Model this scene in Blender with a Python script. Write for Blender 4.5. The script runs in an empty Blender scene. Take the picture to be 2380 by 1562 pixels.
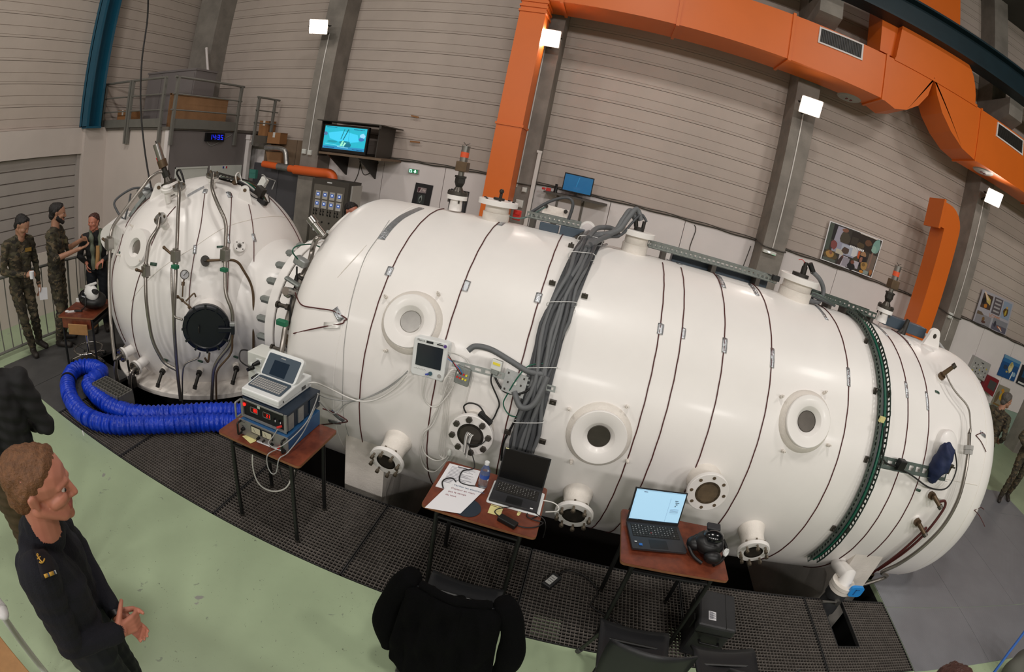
import bpy, bmesh, math, random
import numpy as np
from mathutils import Vector, Matrix, Quaternion

random.seed(7)
S = bpy.context.scene
COL = S.collection
F_PX, IMG_W, IMG_H = 1123.318, 2380.0, 1562.0
YAW, PITCH, ROLL = -0.131446, -0.340206, 0.203381
CAMZ = 2.65
_f = Vector((math.sin(YAW) * math.cos(PITCH), math.cos(YAW) * math.cos(PITCH), math.sin(PITCH)))
_r = Vector((math.cos(YAW), -math.sin(YAW), 0.0))
_u = _r.cross(_f)
CR = _r * math.cos(ROLL) + _u * math.sin(ROLL)
CU = -_r * math.sin(ROLL) + _u * math.cos(ROLL)
CAM = Vector((0, 0, CAMZ))
cam_d = bpy.data.cameras.new('camera')
cam = bpy.data.objects.new('camera', cam_d)
COL.objects.link(cam)
m = Matrix((CR, CU, -_f)).transposed().to_4x4()
m.translation = CAM
cam.matrix_world = m
cam_d.type = 'PANO'
cam_d.sensor_fit = 'HORIZONTAL'
cam_d.sensor_width = 36.0
cam_d.clip_start = 0.02
cam_d.clip_end = 200
cam_d.panorama_type = 'FISHEYE_LENS_POLYNOMIAL'
cam_d.fisheye_fov = math.radians(175)
cam_d.fisheye_polynomial_k0 = 0.0
cam_d.fisheye_polynomial_k1 = -(IMG_W / 36.0) / F_PX
cam_d.fisheye_polynomial_k2 = 0.0
cam_d.fisheye_polynomial_k3 = 0.0
cam_d.fisheye_polynomial_k4 = 0.0
S.camera = cam

S.view_settings.view_transform = 'Standard'
S.view_settings.look = 'None'
S.view_settings.gamma = 1.0
S.view_settings.use_curve_mapping = False
S.view_settings.exposure = -0.05
w = bpy.data.worlds.new('world'); S.world = w
w.use_nodes = True
w.node_tree.nodes['Background'].inputs[0].default_value = (0.9, 0.95, 1.0, 1)
w.node_tree.nodes['Background'].inputs[1].default_value = 0.012

def area_light(name, loc, target, sx, sy, power, color):
    d = bpy.data.lights.new(name, 'AREA'); d.shape = 'RECTANGLE'
    d.size = sx; d.size_y = sy; d.energy = power; d.color = color
    o = bpy.data.objects.new(name, d); COL.objects.link(o)
    o.location = loc
    o.rotation_euler = (Vector(target) - Vector(loc)).to_track_quat('-Z', 'Y').to_euler()
    return o
for i, x in enumerate((-8.0, -3.6, 0.8, 5.2, 9.6)):
    pw = (120, 185, 240, 245, 220)[i]
    area_light('hall_flood_light', (x, -8.6, 6.9), (x * 0.75 + 0.4, 3.2, 1.0), 1.5, 0.7, pw, (1.0, 0.955, 0.915))
for x in (-6.0, 0.0, 6.0):
    area_light('high_bay_light', (x, 1.2, 9.0), (x, 1.6, 0.0), 0.9, 0.9, 170, (1.0, 0.95, 0.89))

def ray(px, py):
    dx, dy = px - IMG_W / 2, -(py - IMG_H / 2)
    r = math.hypot(dx, dy); th = r / F_PX
    if r < 1e-9: return _f.copy()
    return (CR * (dx / r) + CU * (dy / r)) * math.sin(th) + _f * math.cos(th)
def on_x(px, py, x):
    d = ray(px, py); return CAM + d * (x / d.x)
def on_y(px, py, y):
    d = ray(px, py); return CAM + d * (y / d.y)
def on_z(px, py, z=0.0):
    d = ray(px, py); return CAM + d * ((z - CAMZ) / d.z)
def at_t(px, py, t):
    return CAM + ray(px, py) * t
AY, AZ, RC = 4.157, 0.894, 1.28
XL, XR, DOME_L, DOME_R = -1.97, 4.0, 0.48, 0.65
SC, RS = Vector((-4.28, 4.157, 0.87)), 1.285
def on_cyl(px, py, off=0.0):
    d = ray(px, py); R = RC + off
    a = d.y * d.y + d.z * d.z; b = d.y * AY + d.z * (AZ - CAMZ)
    c = AY * AY + (AZ - CAMZ) ** 2 - R * R
    q = b * b - a * c
    t = (b - math.sqrt(q)) / a if q > 0 else b / a
    p = CAM + d * t
    X0, sa = (XL, DOME_L) if p.x < XL else ((XR, DOME_R) if p.x > XR else (None, 0))
    if X0 is not None:
        sx = R / (sa + off)
        C = Vector(((X0) * sx, AY, AZ - CAMZ)); e = Vector((d.x * sx, d.y, d.z))
        a = e.dot(e); b = e.dot(C); c = C.dot(C) - R * R; q = b * b - a * c
        t = (b - math.sqrt(q)) / a if q > 0 else b / a
        p = CAM + d * t
    return p
def nrm_cyl(p):
    if p.x < XL or p.x > XR:
        X0, sa = (XL, DOME_L) if p.x < XL else (XR, DOME_R)
        return Vector(((p.x - X0) / sa ** 2, (p.y - AY) / RC ** 2, (p.z - AZ) / RC ** 2)).normalized()
    return Vector((0, p.y - AY, p.z - AZ)).normalized()
def cyl_pt(x, ang, off=0.0):
    """point on the shell at x; ang measured from the front (towards the camera), up positive"""
    R = RC + off; k = 1.0
    if x < XL: k = math.sqrt(max(0, 1 - ((x - XL) / DOME_L) ** 2))
    if x > XR: k = math.sqrt(max(0, 1 - ((x - XR) / DOME_R) ** 2))
    return Vector((x, AY - R * k * math.cos(ang), AZ + R * k * math.sin(ang)))
def on_sph(px, py, off=0.0):
    d = ray(px, py); C = SC - CAM; R = RS + off
    b = d.dot(C); q = b * b - (C.dot(C) - R * R)
    return CAM + d * (b - math.sqrt(q) if q > 0 else b)

def lin(h):
    h = h.lstrip('#'); out = []
    for i in (0, 2, 4):
        c = int(h[i:i + 2], 16) / 255
        out.append(c / 12.92 if c <= 0.04045 else ((c + 0.055) / 1.055) ** 2.4)
    return (*out, 1.0)

class MB:
    """collects simple shapes into one mesh"""
    def __init__(s): s.v = []; s.f = []; s.mi = []; s.cur = 0
    def add(s, vs, fs):
        b = len(s.v); s.v += [tuple(v) for v in vs]
        s.f += [[b + i for i in f] for f in fs]; s.mi += [s.cur] * len(fs)
        return s
    def box(s, c, size, rot=None):
        hx, hy, hz = size[0] / 2, size[1] / 2, size[2] / 2; c = Vector(c)
        vs = [Vector((x, y, z)) for x in (-hx, hx) for y in (-hy, hy) for z in (-hz, hz)]
        if rot is not None: vs = [rot @ v for v in vs]
        return s.add([c + v for v in vs], [(0, 1, 3, 2), (4, 6, 7, 5), (0, 4, 5, 1), (2, 3, 7, 6), (0, 2, 6, 4), (1, 5, 7, 3)])
    def box2(s, a, b):
        a, b = Vector(a), Vector(b)
        return s.box((a + b) / 2, (abs(b.x - a.x), abs(b.y - a.y), abs(b.z - a.z)))
    def hexa(s, p):
        return s.add(p, [(3, 2, 1, 0), (4, 5, 6, 7), (0, 1, 5, 4), (1, 2, 6, 5), (2, 3, 7, 6), (3, 0, 4, 7)])
    def cone(s, a, b, r1, r2=None, n=16, caps=True):
        a, b = Vector(a), Vector(b); r2 = r1 if r2 is None else r2
        X, Y, Z = frame(b - a)
        vs = []
        for c, r in ((a, r1), (b, r2)):
            for i in range(n):
                t = 2 * math.pi * i / n; vs.append(c + (X * math.cos(t) + Y * math.sin(t)) * r)
        fs = [(i, (i + 1) % n, n + (i + 1) % n, n + i) for i in range(n)]
        if caps: fs += [tuple(range(n - 1, -1, -1)), tuple(range(n, 2 * n))]
        return s.add(vs, fs)
    def lathe(s, origin, axis, prof, n=24, closed=False, X=None):
        """prof: (radius, height) pairs along axis"""
        o = Vector(origin); X, Y, Z = frame(Vector(axis)); vs = []
        for r, h in prof:
            for i in range(n):
                t = 2 * math.pi * i / n; vs.append(o + Z * h + (X * math.cos(t) + Y * math.sin(t)) * r)
        fs = []; k = len(prof)
        for j in range(k if closed else k - 1):
            j2 = (j + 1) % k
            for i in range(n):
                i2 = (i + 1) % n; fs.append((j * n + i, j * n + i2, j2 * n + i2, j2 * n + i))
        if not closed:
            if prof[0][0] > 1e-6: fs.append(tuple(range(n - 1, -1, -1)))
            if prof[-1][0] > 1e-6: fs.append(tuple((k - 1) * n + i for i in range(n)))
        return s.add(vs, fs)
    def tube(s, pts, r, n=10, caps=True, rad=None):
        pts = [Vector(p) for p in pts]; k = len(pts)
        T = []
        for i in range(k):
            t = pts[min(i + 1, k - 1)] - pts[max(i - 1, 0)]
            T.append(t.normalized() if t.length > 1e-9 else Vector((0, 0, 1)))
        X, Y, Z = frame(T[0]); vs = []
        for i in range(k):
            if i:
                q = T[i - 1].rotation_difference(T[i]); X = q @ X
            X = (X - T[i] * X.dot(T[i])).normalized(); Y = T[i].cross(X)
            rr = rad[i] if rad else r
            for j in range(n):
                t = 2 * math.pi * j / n; vs.append(pts[i] + (X * math.cos(t) + Y * math.sin(t)) * rr)
        fs = [(i * n + j, i * n + (j + 1) % n, (i + 1) * n + (j + 1) % n, (i + 1) * n + j) for i in range(k - 1) for j in range(n)]
        if caps: fs += [tuple(range(n - 1, -1, -1)), tuple((k - 1) * n + j for j in range(n))]
        return s.add(vs, fs)
    def prism(s, poly, off):
        """poly: 3D outline, extruded by the vector off"""
        poly = [Vector(p) for p in poly]; off = Vector(off); n = len(poly)
        vs = poly + [p + off for p in poly]
        fs = [tuple(range(n - 1, -1, -1)), tuple(range(n, 2 * n))] + [(i, (i + 1) % n, n + (i + 1) % n, n + i) for i in range(n)]
        return s.add(vs, fs)
    def strip(s, rows, closed=False):
        n = len(rows[0]); vs = [p for r in rows for p in r]
        fs = [(i * n + j, i * n + (j + 1) % n, (i + 1) * n + (j + 1) % n, (i + 1) * n + j) for i in range(len(rows) - 1) for j in range(n if closed else n - 1)]
        return s.add(vs, fs)
    def ball(s, c, r, n=12, m=8, sc=(1, 1, 1)):
        c = Vector(c); vs = []; fs = []
        for i in range(m + 1):
            p = math.pi * i / m
            for j in range(n):
                t = 2 * math.pi * j / n
                vs.append(c + Vector((math.sin(p) * math.cos(t) * r * sc[0], math.sin(p) * math.sin(t) * r * sc[1], math.cos(p) * r * sc[2])))
        for i in range(m):
            for j in range(n):
                fs.append((i * n + j, (i + 1) * n + j, (i + 1) * n + (j + 1) % n, i * n + (j + 1) % n))
        return s.add(vs, fs)
    def build(s, name, mat, parent=None, smooth=None, bevel=0.0, weld=False):
        me = bpy.data.meshes.new(name)
        me.from_pydata(s.v, [], s.f)
        mats = mat if isinstance(mat, (list, tuple)) else [mat]
        for q in mats: me.materials.append(M[q])
        if len(mats) > 1: me.polygons.foreach_set('material_index', s.mi)
        bm = bmesh.new(); bm.from_mesh(me)
        if weld: bmesh.ops.remove_doubles(bm, verts=bm.verts, dist=1e-5)
        bmesh.ops.recalc_face_normals(bm, faces=bm.faces)
        bm.to_mesh(me); bm.free()
        if smooth is not None:
            me.shade_smooth(); me.set_sharp_from_angle(angle=math.radians(smooth))
        me.update()
        o = bpy.data.objects.new(name, me); COL.objects.link(o)
        if parent: attach(o, parent)
        if bevel:
            b = o.modifiers.new('bevel', 'BEVEL'); b.width = bevel; b.segments = 2; b.limit_method = 'ANGLE'; b.angle_limit = math.radians(40)
        return o
def world_of(o):
    L = Matrix.LocRotScale(o.location, o.rotation_euler, o.scale)
    return world_of(o.parent) @ o.matrix_parent_inverse @ L if o.parent else L
def attach(o, parent):
    o.parent = parent
    o.matrix_parent_inverse = world_of(parent).inverted()
def frame(z):
    z = Vector(z).normalized()
    a = Vector((0, 0, 1)) if abs(z.z) < 0.95 else Vector((1, 0, 0))
    x = a.cross(z).normalized(); return x, z.cross(x), z
def tag(o, label, cat, group=None, kind=None):
    o['label'] = label; o['category'] = cat
    if group: o['group'] = group
    if kind: o['kind'] = kind
    return o
def thing(name, label, cat, loc=(0, 0, 0), group=None, kind=None):
    o = bpy.data.objects.new(name, None); COL.objects.link(o); o.location = loc
    o.empty_display_size = 0.1
    return tag(o, label, cat, group, kind)
def structure(o, label=None):
    o['kind'] = 'structure'
    if label: o['label'] = label
    return o
def copy_obj(o, parent=None, delta=None):
    c = o.copy(); COL.objects.link(c)
    if parent: c.parent = parent
    if delta is not None: c.location = Vector(o.location) + Vector(delta)
    return c
def copy_tree(o, parent=None):
    c = o.copy(); COL.objects.link(c)
    if parent: c.parent = parent
    for ch in list(o.children): copy_tree(ch, c)
    return c
def smooth_path(pts, k=8):
    """Catmull-Rom through the points"""
    P = [Vector(p) for p in pts]
    if len(P) < 3: return P
    out = []
    for i in range(len(P) - 1):
        p0 = P[max(i - 1, 0)]; p1 = P[i]; p2 = P[i + 1]; p3 = P[min(i + 2, len(P) - 1)]
        for j in range(k):
            t = j / k
            out.append(0.5 * ((2 * p1) + (p2 - p0) * t + (2 * p0 - 5 * p1 + 4 * p2 - p3) * t * t + (3 * p1 - p0 - 3 * p2 + p3) * t ** 3))
    out.append(P[-1]); return out
def bent_path(pts, r=0.08, k=6):
    """polyline with rounded corners"""
    P = [Vector(p) for p in pts]; out = [P[0]]
    for i in range(1, len(P) - 1):
        a, b, c = P[i - 1], P[i], P[i + 1]
        d1 = (a - b); d2 = (c - b); q = min(r, d1.length * 0.48, d2.length * 0.48)
        s0 = b + d1.normalized() * q; s1 = b + d2.normalized() * q
        for j in range(k + 1):
            t = j / k; out.append(s0 * (1 - t) ** 2 + b * 2 * t * (1 - t) + s1 * t * t)
    out.append(P[-1]); return out
def rrect(w, h, r, k=4):
    """rounded rectangle outline (2D), centred"""
    out = []
    for cx, cy, a0 in ((w / 2 - r, h / 2 - r, 0), (-w / 2 + r, h / 2 - r, 90), (-w / 2 + r, -h / 2 + r, 180), (w / 2 - r, -h / 2 + r, 270)):
        for i in range(k + 1):
            a = math.radians(a0 + 90 * i / k); out.append((cx + r * math.cos(a), cy + r * math.sin(a)))
    return out

M = {}
def mat(name, col, rough=0.5, metal=0.0, var=0.0, vscale=6.0, bump=0.0, bscale=60.0, col2=None, coat=0.0, emit=None, estr=0.0, spec=None):
    m_ = bpy.data.materials.new(name); m_.use_nodes = True
    nt = m_.node_tree; b = nt.nodes['Principled BSDF']
    c = lin(col) if isinstance(col, str) else col
    b.inputs['Base Color'].default_value = c
    b.inputs['Roughness'].default_value = rough; b.inputs['Metallic'].default_value = metal
    if coat: b.inputs['Coat Weight'].default_value = coat; b.inputs['Coat Roughness'].default_value = 0.12
    if spec is not None: b.inputs['Specular IOR Level'].default_value = spec
    if emit: b.inputs['Emission Color'].default_value = lin(emit); b.inputs['Emission Strength'].default_value = estr
    if var or col2:
        tc = nt.nodes.new('ShaderNodeTexCoord'); n = nt.nodes.new('ShaderNodeTexNoise')
        n.inputs['Scale'].default_value = vscale; n.inputs['Detail'].default_value = 6; n.inputs['Roughness'].default_value = 0.62
        nt.links.new(tc.outputs['Object'], n.inputs['Vector'])
        r = nt.nodes.new('ShaderNodeValToRGB'); r.color_ramp.elements[0].position = 0.36; r.color_ramp.elements[1].position = 0.66
        c2 = lin(col2) if col2 else tuple(x * (1 - var) for x in c[:3]) + (1,)
        r.color_ramp.elements[0].color = c2; r.color_ramp.elements[1].color = c
        nt.links.new(n.outputs['Fac'], r.inputs['Fac']); nt.links.new(r.outputs['Color'], b.inputs['Base Color'])
    if bump:
        tc = nt.nodes.new('ShaderNodeTexCoord'); n = nt.nodes.new('ShaderNodeTexNoise'); n.inputs['Scale'].default_value = bscale; n.inputs['Detail'].default_value = 4
        nt.links.new(tc.outputs['Object'], n.inputs['Vector'])
        bp = nt.nodes.new('ShaderNodeBump'); bp.inputs['Strength'].default_value = bump; bp.inputs['Distance'].default_value = 0.01
        nt.links.new(n.outputs['Fac'], bp.inputs['Height']); nt.links.new(bp.outputs['Normal'], b.inputs['Normal'])
    M[name] = m_; return m_
def nodes_of(name):
    nt = M[name].node_tree; return nt, nt.nodes['Principled BSDF']

mat('paint_cream', '#efebe7', 0.4, 0, 0.05, 1.6, 0.03, 9, coat=0.08)
mat('paint_cream_rough', '#e6dfd6', 0.42, 0, 0.08, 9, 0.25, 70)
mat('paint_white_wall', '#e4dcda', 0.75, 0, 0.06, 1.2)
mat('wall_green_dado', '#8fa394', 0.6, 0, 0.1, 2)
mat('cladding', '#bdafa5', 0.6, 0, 0.12, 0.9, 0.05, 30)
mat('concrete', '#8f8880', 0.85, 0, 0.3, 2.2, 0.25, 25)
mat('concrete_dark', '#6f6861', 0.85, 0, 0.3, 2.2, 0.25, 25)
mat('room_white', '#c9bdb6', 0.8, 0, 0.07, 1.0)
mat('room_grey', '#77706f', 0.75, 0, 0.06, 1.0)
mat('roller', '#a39b96', 0.6, 0, 0.06, 1.5)
mat('teal_steel', '#16536b', 0.45, 0, 0.1, 3)
mat('teal_beam', '#122a33', 0.5, 0, 0.2, 3)
mat('orange', '#e06c1a', 0.42, 0, 0.06, 1.2, 0.03, 6)
mat('orange_pipe', '#e2642a', 0.4)
mat('ceiling', '#4c4a46', 0.8, 0, 0.2, 1.0)
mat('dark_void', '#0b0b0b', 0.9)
mat('grating', '#77706a', 0.6, 0.1, 0.3, 14)
mat('grate_frame', '#4b4a4a', 0.5, 0.5, 0.3, 10)
mat('rubber_floor', '#4b4a49', 0.6, 0, 0.2, 5, 0.1, 120)
mat('rail_grey', '#77756f', 0.5, 0.2, 0.1, 6)
mat('steel', '#a8a5a0', 0.3, 0.9, 0.12, 12)
mat('pipe_steel', '#9a948d', 0.32, 0.85, 0.15, 9)
mat('steel_dark', '#5b5650', 0.4, 0.8, 0.2, 10)
mat('chrome', '#c9c7c4', 0.15, 1.0)
mat('galv', '#8e938f', 0.45, 0.6, 0.2, 30)
mat('galv_light', '#a9abaa', 0.4, 0.5, 0.15, 25)
mat('tray_green', '#5f6b64', 0.45, 0.5, 0.25, 14)
mat('iron_dark', '#3a3733', 0.5, 0.5, 0.2, 12)
mat('brass_bolt', '#84796a', 0.38, 0.8, 0.2, 14)
mat('bronze', '#6a5641', 0.45, 0.5, 0.25, 10)
mat('rust_inside', '#6b5a44', 0.6, 0.1, 0.4, 12)
mat('glass_dark', '#17140f', 0.08, 0, spec=0.15)
mat('glass_olive', '#8f8a52', 0.08, 0, spec=0.15)
mat('black', '#0e0e0f', 0.45)
mat('black_matte', '#111112', 0.8)
mat('black_gloss', '#0d0f12', 0.2, coat=0.4)
mat('plastic_dark', '#2b2b2e', 0.45, 0, 0.08, 60, 0.1, 300)
mat('chair_black', '#1e1f22', 0.42, 0, 0.05, 80, 0.12, 400)
mat('desk_brown', '#7c3d26', 0.42, 0, 0.18, 14, coat=0.15, col2='#5f2b1a')
mat('desk_edge', '#8a5c3c', 0.5, 0, 0.2, 20)
mat('desk_leg', '#1b1b1b', 0.4, 0.2)
mat('wood_light', '#a97c4c', 0.5, 0, 0.2, 12)
mat('wood_box', '#9c7450', 0.75, 0, 0.15, 6)
mat('wood_panel', '#7a6551', 0.7, 0, 0.2, 4)
mat('hose_grey', '#66686a', 0.55, 0, 0.1, 20)
mat('hose_dark', '#45474a', 0.5)
mat('wire_red', '#4b1512', 0.5)
mat('wire_black', '#161414', 0.5)
mat('wire_white', '#d8d5d0', 0.45)
mat('wire_grey', '#9b9b99', 0.5)
mat('wire_green', '#0f5a45', 0.45)
mat('tie_white', '#dcdcda', 0.5)
mat('tape', '#c9cdd2', 0.22, 0.75, 0.2, 50, 0.5, 90)
mat('tape_clear', '#dedbd6', 0.3, 0.1, 0.05, 40)
mat('plastic_white', '#e2e4e3', 0.35, 0, 0.03, 10)
mat('plastic_offwhite', '#d7d8d2', 0.42, 0, 0.03, 10)
mat('plastic_bluegrey', '#43505c', 0.4)
mat('screen_dark', '#272d35', 0.15, coat=0.4)
mat('screen_off', '#0b0c0e', 0.18, coat=0.3)
mat('rack_blue', '#2d5c8a', 0.4, 0.1, 0.1, 8)
mat('rack_navy', '#1c2b3c', 0.42, 0.1, 0.1, 8)
mat('rack_black', '#0c0d12', 0.4)
mat('rack_alu', '#9a9a98', 0.4, 0.5, 0.1, 30)
mat('red_plastic', '#c8281f', 0.4)
mat('led_red', '#c4161c', 0.3, emit='#ff2418', estr=1.6)
mat('green_tag', '#1d6b4c', 0.5)
mat('green_label', '#2f4a3c', 0.5)
mat('paper', '#ecebee', 0.7)
mat('paper_yellow', '#ddd392', 0.7)
mat('blue_hose', '#0c3ecb', 0.35, 0, 0.25, 9, 0.5, 40)
mat('blue_cloth', '#17264f', 0.7, 0, 0.3, 12, 0.3, 20)
mat('blue_plastic', '#2a8ede', 0.35)
mat('blue_strap', '#1d58a8', 0.55)
mat('pvc_dark', '#3a3b3c', 0.45)
mat('sticker_yellow', '#e6d43c', 0.5)
mat('card_brown', '#9a6b42', 0.8, 0, 0.1, 5)
mat('hatch_black', '#10151d', 0.35, 0, 0.2, 8)
mat('silver_foil', '#b9b6b2', 0.3, 0.85, 0.2, 14, 0.6, 30)
mat('jacket_black', '#060607', 0.95, 0, 0.2, 30, 0.3, 220, spec=0.1)
mat('skin', '#c08a72', 0.5, 0, 0.1, 12)
mat('skin_tan', '#a97b62', 0.5, 0, 0.1, 12)
mat('skin_ruddy', '#bd7a63', 0.5, 0, 0.12, 12)
mat('hair_blond', '#7a5131', 0.6, 0, 0.4, 60, 0.6, 160)
mat('hair_dark', '#1c1614', 0.6, 0, 0.2, 60, 0.5, 160)
mat('hair_auburn', '#4c2a20', 0.55, 0, 0.3, 60, 0.5, 160)
mat('hair_grey', '#59544e', 0.6, 0, 0.3, 60, 0.5, 160)
mat('navy_wool', '#0d0e19', 0.92, 0, 0.15, 40, 0.35, 160)
mat('navy_trousers', '#0c1018', 0.85, 0, 0.1, 30)
mat('khaki_trousers', '#4a3c25', 0.85, 0, 0.2, 8, 0.3, 14)
mat('gold', '#c79a3f', 0.5, 0.2)
mat('boots', '#2a241f', 0.6)
mat('eye_white', '#cfc4bb', 0.3)
mat('lips', '#a2564b', 0.5)
mat('scarf', '#6d7463', 0.8, 0, 0.3, 12)
mat('scarf_tan', '#b58a56', 0.8, 0, 0.2, 12)
mat('bag_white', '#d8d6d4', 0.5)
mat('flag_blue', '#2a3f8c', 0.6); mat('flag_red', '#b6303a', 0.6)
mat('exit_green', '#1d7d52', 0.5, emit='#22a86a', estr=0.5)
mat('cab_grey', '#6d675f', 0.5, 0.2, 0.1, 5)
mat('cab_dark', '#4a453f', 0.5, 0.2, 0.1, 5)
mat('cab_light', '#b4b0aa', 0.5)
mat('display_blue', '#2a3f6a', 0.3, emit='#3d62b4', estr=0.6)
mat('poster_black', '#1d1c1f', 0.4)
mat('door_grey', '#504e52', 0.5)
mat('panel_grey', '#a9a7a4', 0.5, 0.1)
mat('cabinet_red', '#7d1f28', 0.45)
mat('lamp_face', '#ffffff', 0.4, emit='#fff4ea', estr=55.0)
mat('lamp_body', '#5f5a55', 0.5, 0.4)
mat('clear_plastic', '#dfe6ea', 0.08)
nodes_of('clear_plastic')[1].inputs['Transmission Weight'].default_value = 0.92
mat('porthole_glass', '#30352c', 0.03, coat=0.5)
nodes_of('porthole_glass')[1].inputs['Transmission Weight'].default_value = 0.5
def camo(name, c):
    mat(name, c[0], 0.9, 0, 0.1, 8)
    nt, b = nodes_of(name)
    for n in [n for n in nt.nodes if n.type in ('VALTORGB', 'TEX_NOISE')]: nt.nodes.remove(n)
    tc = nt.nodes.new('ShaderNodeTexCoord')
    prev = None
    base = nt.nodes.new('ShaderNodeRGB'); base.outputs[0].default_value = lin(c[0]); prev = base.outputs[0]
    for i, cc in enumerate(c[1:]):
        n = nt.nodes.new('ShaderNodeTexNoise'); n.inputs['Scale'].default_value = (7, 9, 12)[i]; n.inputs['Detail'].default_value = 2.5; n.inputs['Distortion'].default_value = 0.7
        mp = nt.nodes.new('ShaderNodeMapping'); mp.inputs['Location'].default_value = (i * 7.3, i * 3.1, i * 5.7); mp.inputs['Scale'].default_value = (1, 1, 1.7)
        nt.links.new(tc.outputs['Object'], mp.inputs['Vector']); nt.links.new(mp.outputs['Vector'], n.inputs['Vector'])
        r = nt.nodes.new('ShaderNodeValToRGB'); r.color_ramp.interpolation = 'CONSTANT'
        r.color_ramp.elements[0].color = (0, 0, 0, 1); r.color_ramp.elements[1].position = (0.5, 0.56, 0.6)[i]; r.color_ramp.elements[1].color = (1, 1, 1, 1)
        nt.links.new(n.outputs['Fac'], r.inputs['Fac'])
        mx = nt.nodes.new('ShaderNodeMix'); mx.data_type = 'RGBA'
        nt.links.new(r.outputs['Color'], mx.inputs['Factor']); nt.links.new(prev, mx.inputs[6]); mx.inputs[7].default_value = lin(cc)
        prev = mx.outputs[2]
    nt.links.new(prev, b.inputs['Base Color'])
camo('camo', ('#45402f', '#352f24', '#5c4f3b', '#211e18'))
mat('floor_green', '#a6b795', 0.42, 0, 0.12, 1.3)
nt, b = nodes_of('floor_green')
tc = nt.nodes.new('ShaderNodeTexCoord')
prev = b.inputs['Base Color'].links[0].from_socket
for sc, lo, hi, colr, dist in ((9.0, 0.69, 0.72, '#86917c', 1.5), (30.0, 0.7, 0.72, '#646c5b', 2.5), (2.6, 0.715, 0.73, '#8f8f88', 0.4)):
    n = nt.nodes.new('ShaderNodeTexNoise'); n.inputs['Scale'].default_value = sc; n.inputs['Detail'].default_value = 5; n.inputs['Distortion'].default_value = dist
    nt.links.new(tc.outputs['Object'], n.inputs['Vector'])
    r = nt.nodes.new('ShaderNodeValToRGB'); r.color_ramp.elements[0].position = lo; r.color_ramp.elements[1].position = hi
    r.color_ramp.elements[0].color = (0, 0, 0, 1); r.color_ramp.elements[1].color = (1, 1, 1, 1)
    nt.links.new(n.outputs['Fac'], r.inputs['Fac'])
    mx = nt.nodes.new('ShaderNodeMix'); mx.data_type = 'RGBA'; mx.inputs[7].default_value = lin(colr)
    nt.links.new(r.outputs['Color'], mx.inputs['Factor']); nt.links.new(prev, mx.inputs[6]); prev = mx.outputs[2]
nt.links.new(prev, b.inputs['Base Color'])
mat('checker_plate', '#8f9095', 0.33, 0.25, 0.1, 2.5)
nt, b = nodes_of('checker_plate')
tc = nt.nodes.new('ShaderNodeTexCoord'); mp = nt.nodes.new('ShaderNodeMapping'); mp.inputs['Rotation'].default_value = (0, 0, 0.785)
v = nt.nodes.new('ShaderNodeTexVoronoi'); v.inputs['Scale'].default_value = 38; v.inputs['Randomness'].default_value = 0.0
nt.links.new(tc.outputs['Object'], mp.inputs['Vector']); nt.links.new(mp.outputs['Vector'], v.inputs['Vector'])
bp = nt.nodes.new('ShaderNodeBump'); bp.invert = True; bp.inputs['Strength'].default_value = 0.35; bp.inputs['Distance'].default_value = 0.004
nt.links.new(v.outputs['Distance'], bp.inputs['Height']); nt.links.new(bp.outputs['Normal'], b.inputs['Normal'])


# ================================================================== the hall
YW = 8.65          # cladding plane of the back wall
YCOL = 8.15        # front of the concrete columns
XW = -10.0         # left wall
Z0 = 2.45          # top of the white lower wall
floor = MB()
floor.box2((-6.2, -10, -0.25), (22, 1.94, 0)).box2((-10.2, -10, -0.85), (-6.2, 9, -0.6)).box2((-6.55, -10, -0.6), (-6.2, 5.95, 0.0))
floor.box2((3.53, 1.94, -0.25), (22, 9, 0)).box2((-7.5, 5.75, -0.25), (3.53, 9, 0.0))
floor = structure(floor.build('floor', 'floor_green'), 'green painted concrete hall floor, scuffed and scratched')
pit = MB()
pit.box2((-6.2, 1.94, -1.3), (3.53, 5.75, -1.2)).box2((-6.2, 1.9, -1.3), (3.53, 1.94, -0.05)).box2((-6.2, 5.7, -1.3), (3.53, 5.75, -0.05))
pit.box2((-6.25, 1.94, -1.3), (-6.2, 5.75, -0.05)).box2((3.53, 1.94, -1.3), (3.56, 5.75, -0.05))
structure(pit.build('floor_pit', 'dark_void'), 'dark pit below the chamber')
pg = MB(); pg.box2((0.35, 2.85, -1.2), (0.62, 3.1, -1.16)).box2((1.75, 2.85, -1.2), (2.1, 3.3, -1.16))
pg.build('pit_bottom', 'floor_green', floor)
for (a, b) in (((-6.18, 1.94), (-5.32, 3.0)), ((-5.31, 1.94), (-4.56, 3.0)), ((-6.18, 3.01), (-5.32, 4.2)), ((-6.18, 4.21), (-5.32, 5.75))):
    q = MB(); q.box2((a[0], a[1], -0.03), (b[0], b[1], 0.004)); q.build('floor_mat', 'rubber_floor', floor)
xs = [(3.535, 4.72), (4.725, 5.95), (5.955, 7.2), (7.205, 8.6)]
for i, (x0, x1) in enumerate(xs):
    for (y0, y1) in ((1.93, 2.725), (2.735, 4.9), (4.91, 5.72)):
        if x0 > 5.3 and y0 < 2.7: continue
        q = MB(); q.box2((x0, y0, -0.004), (x1, y1, 0.006)); q.build('floor_plate', 'checker_plate', floor)
q = MB(); q.box2((5.35, 1.935, -0.004), (8.6, 2.725, 0.005)); q.build('floor_plate', 'checker_plate', floor)
seams = [-4.55, -3.4, -2.2, -1.07, 0.12, 1.33, 2.55, 3.53]
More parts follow.
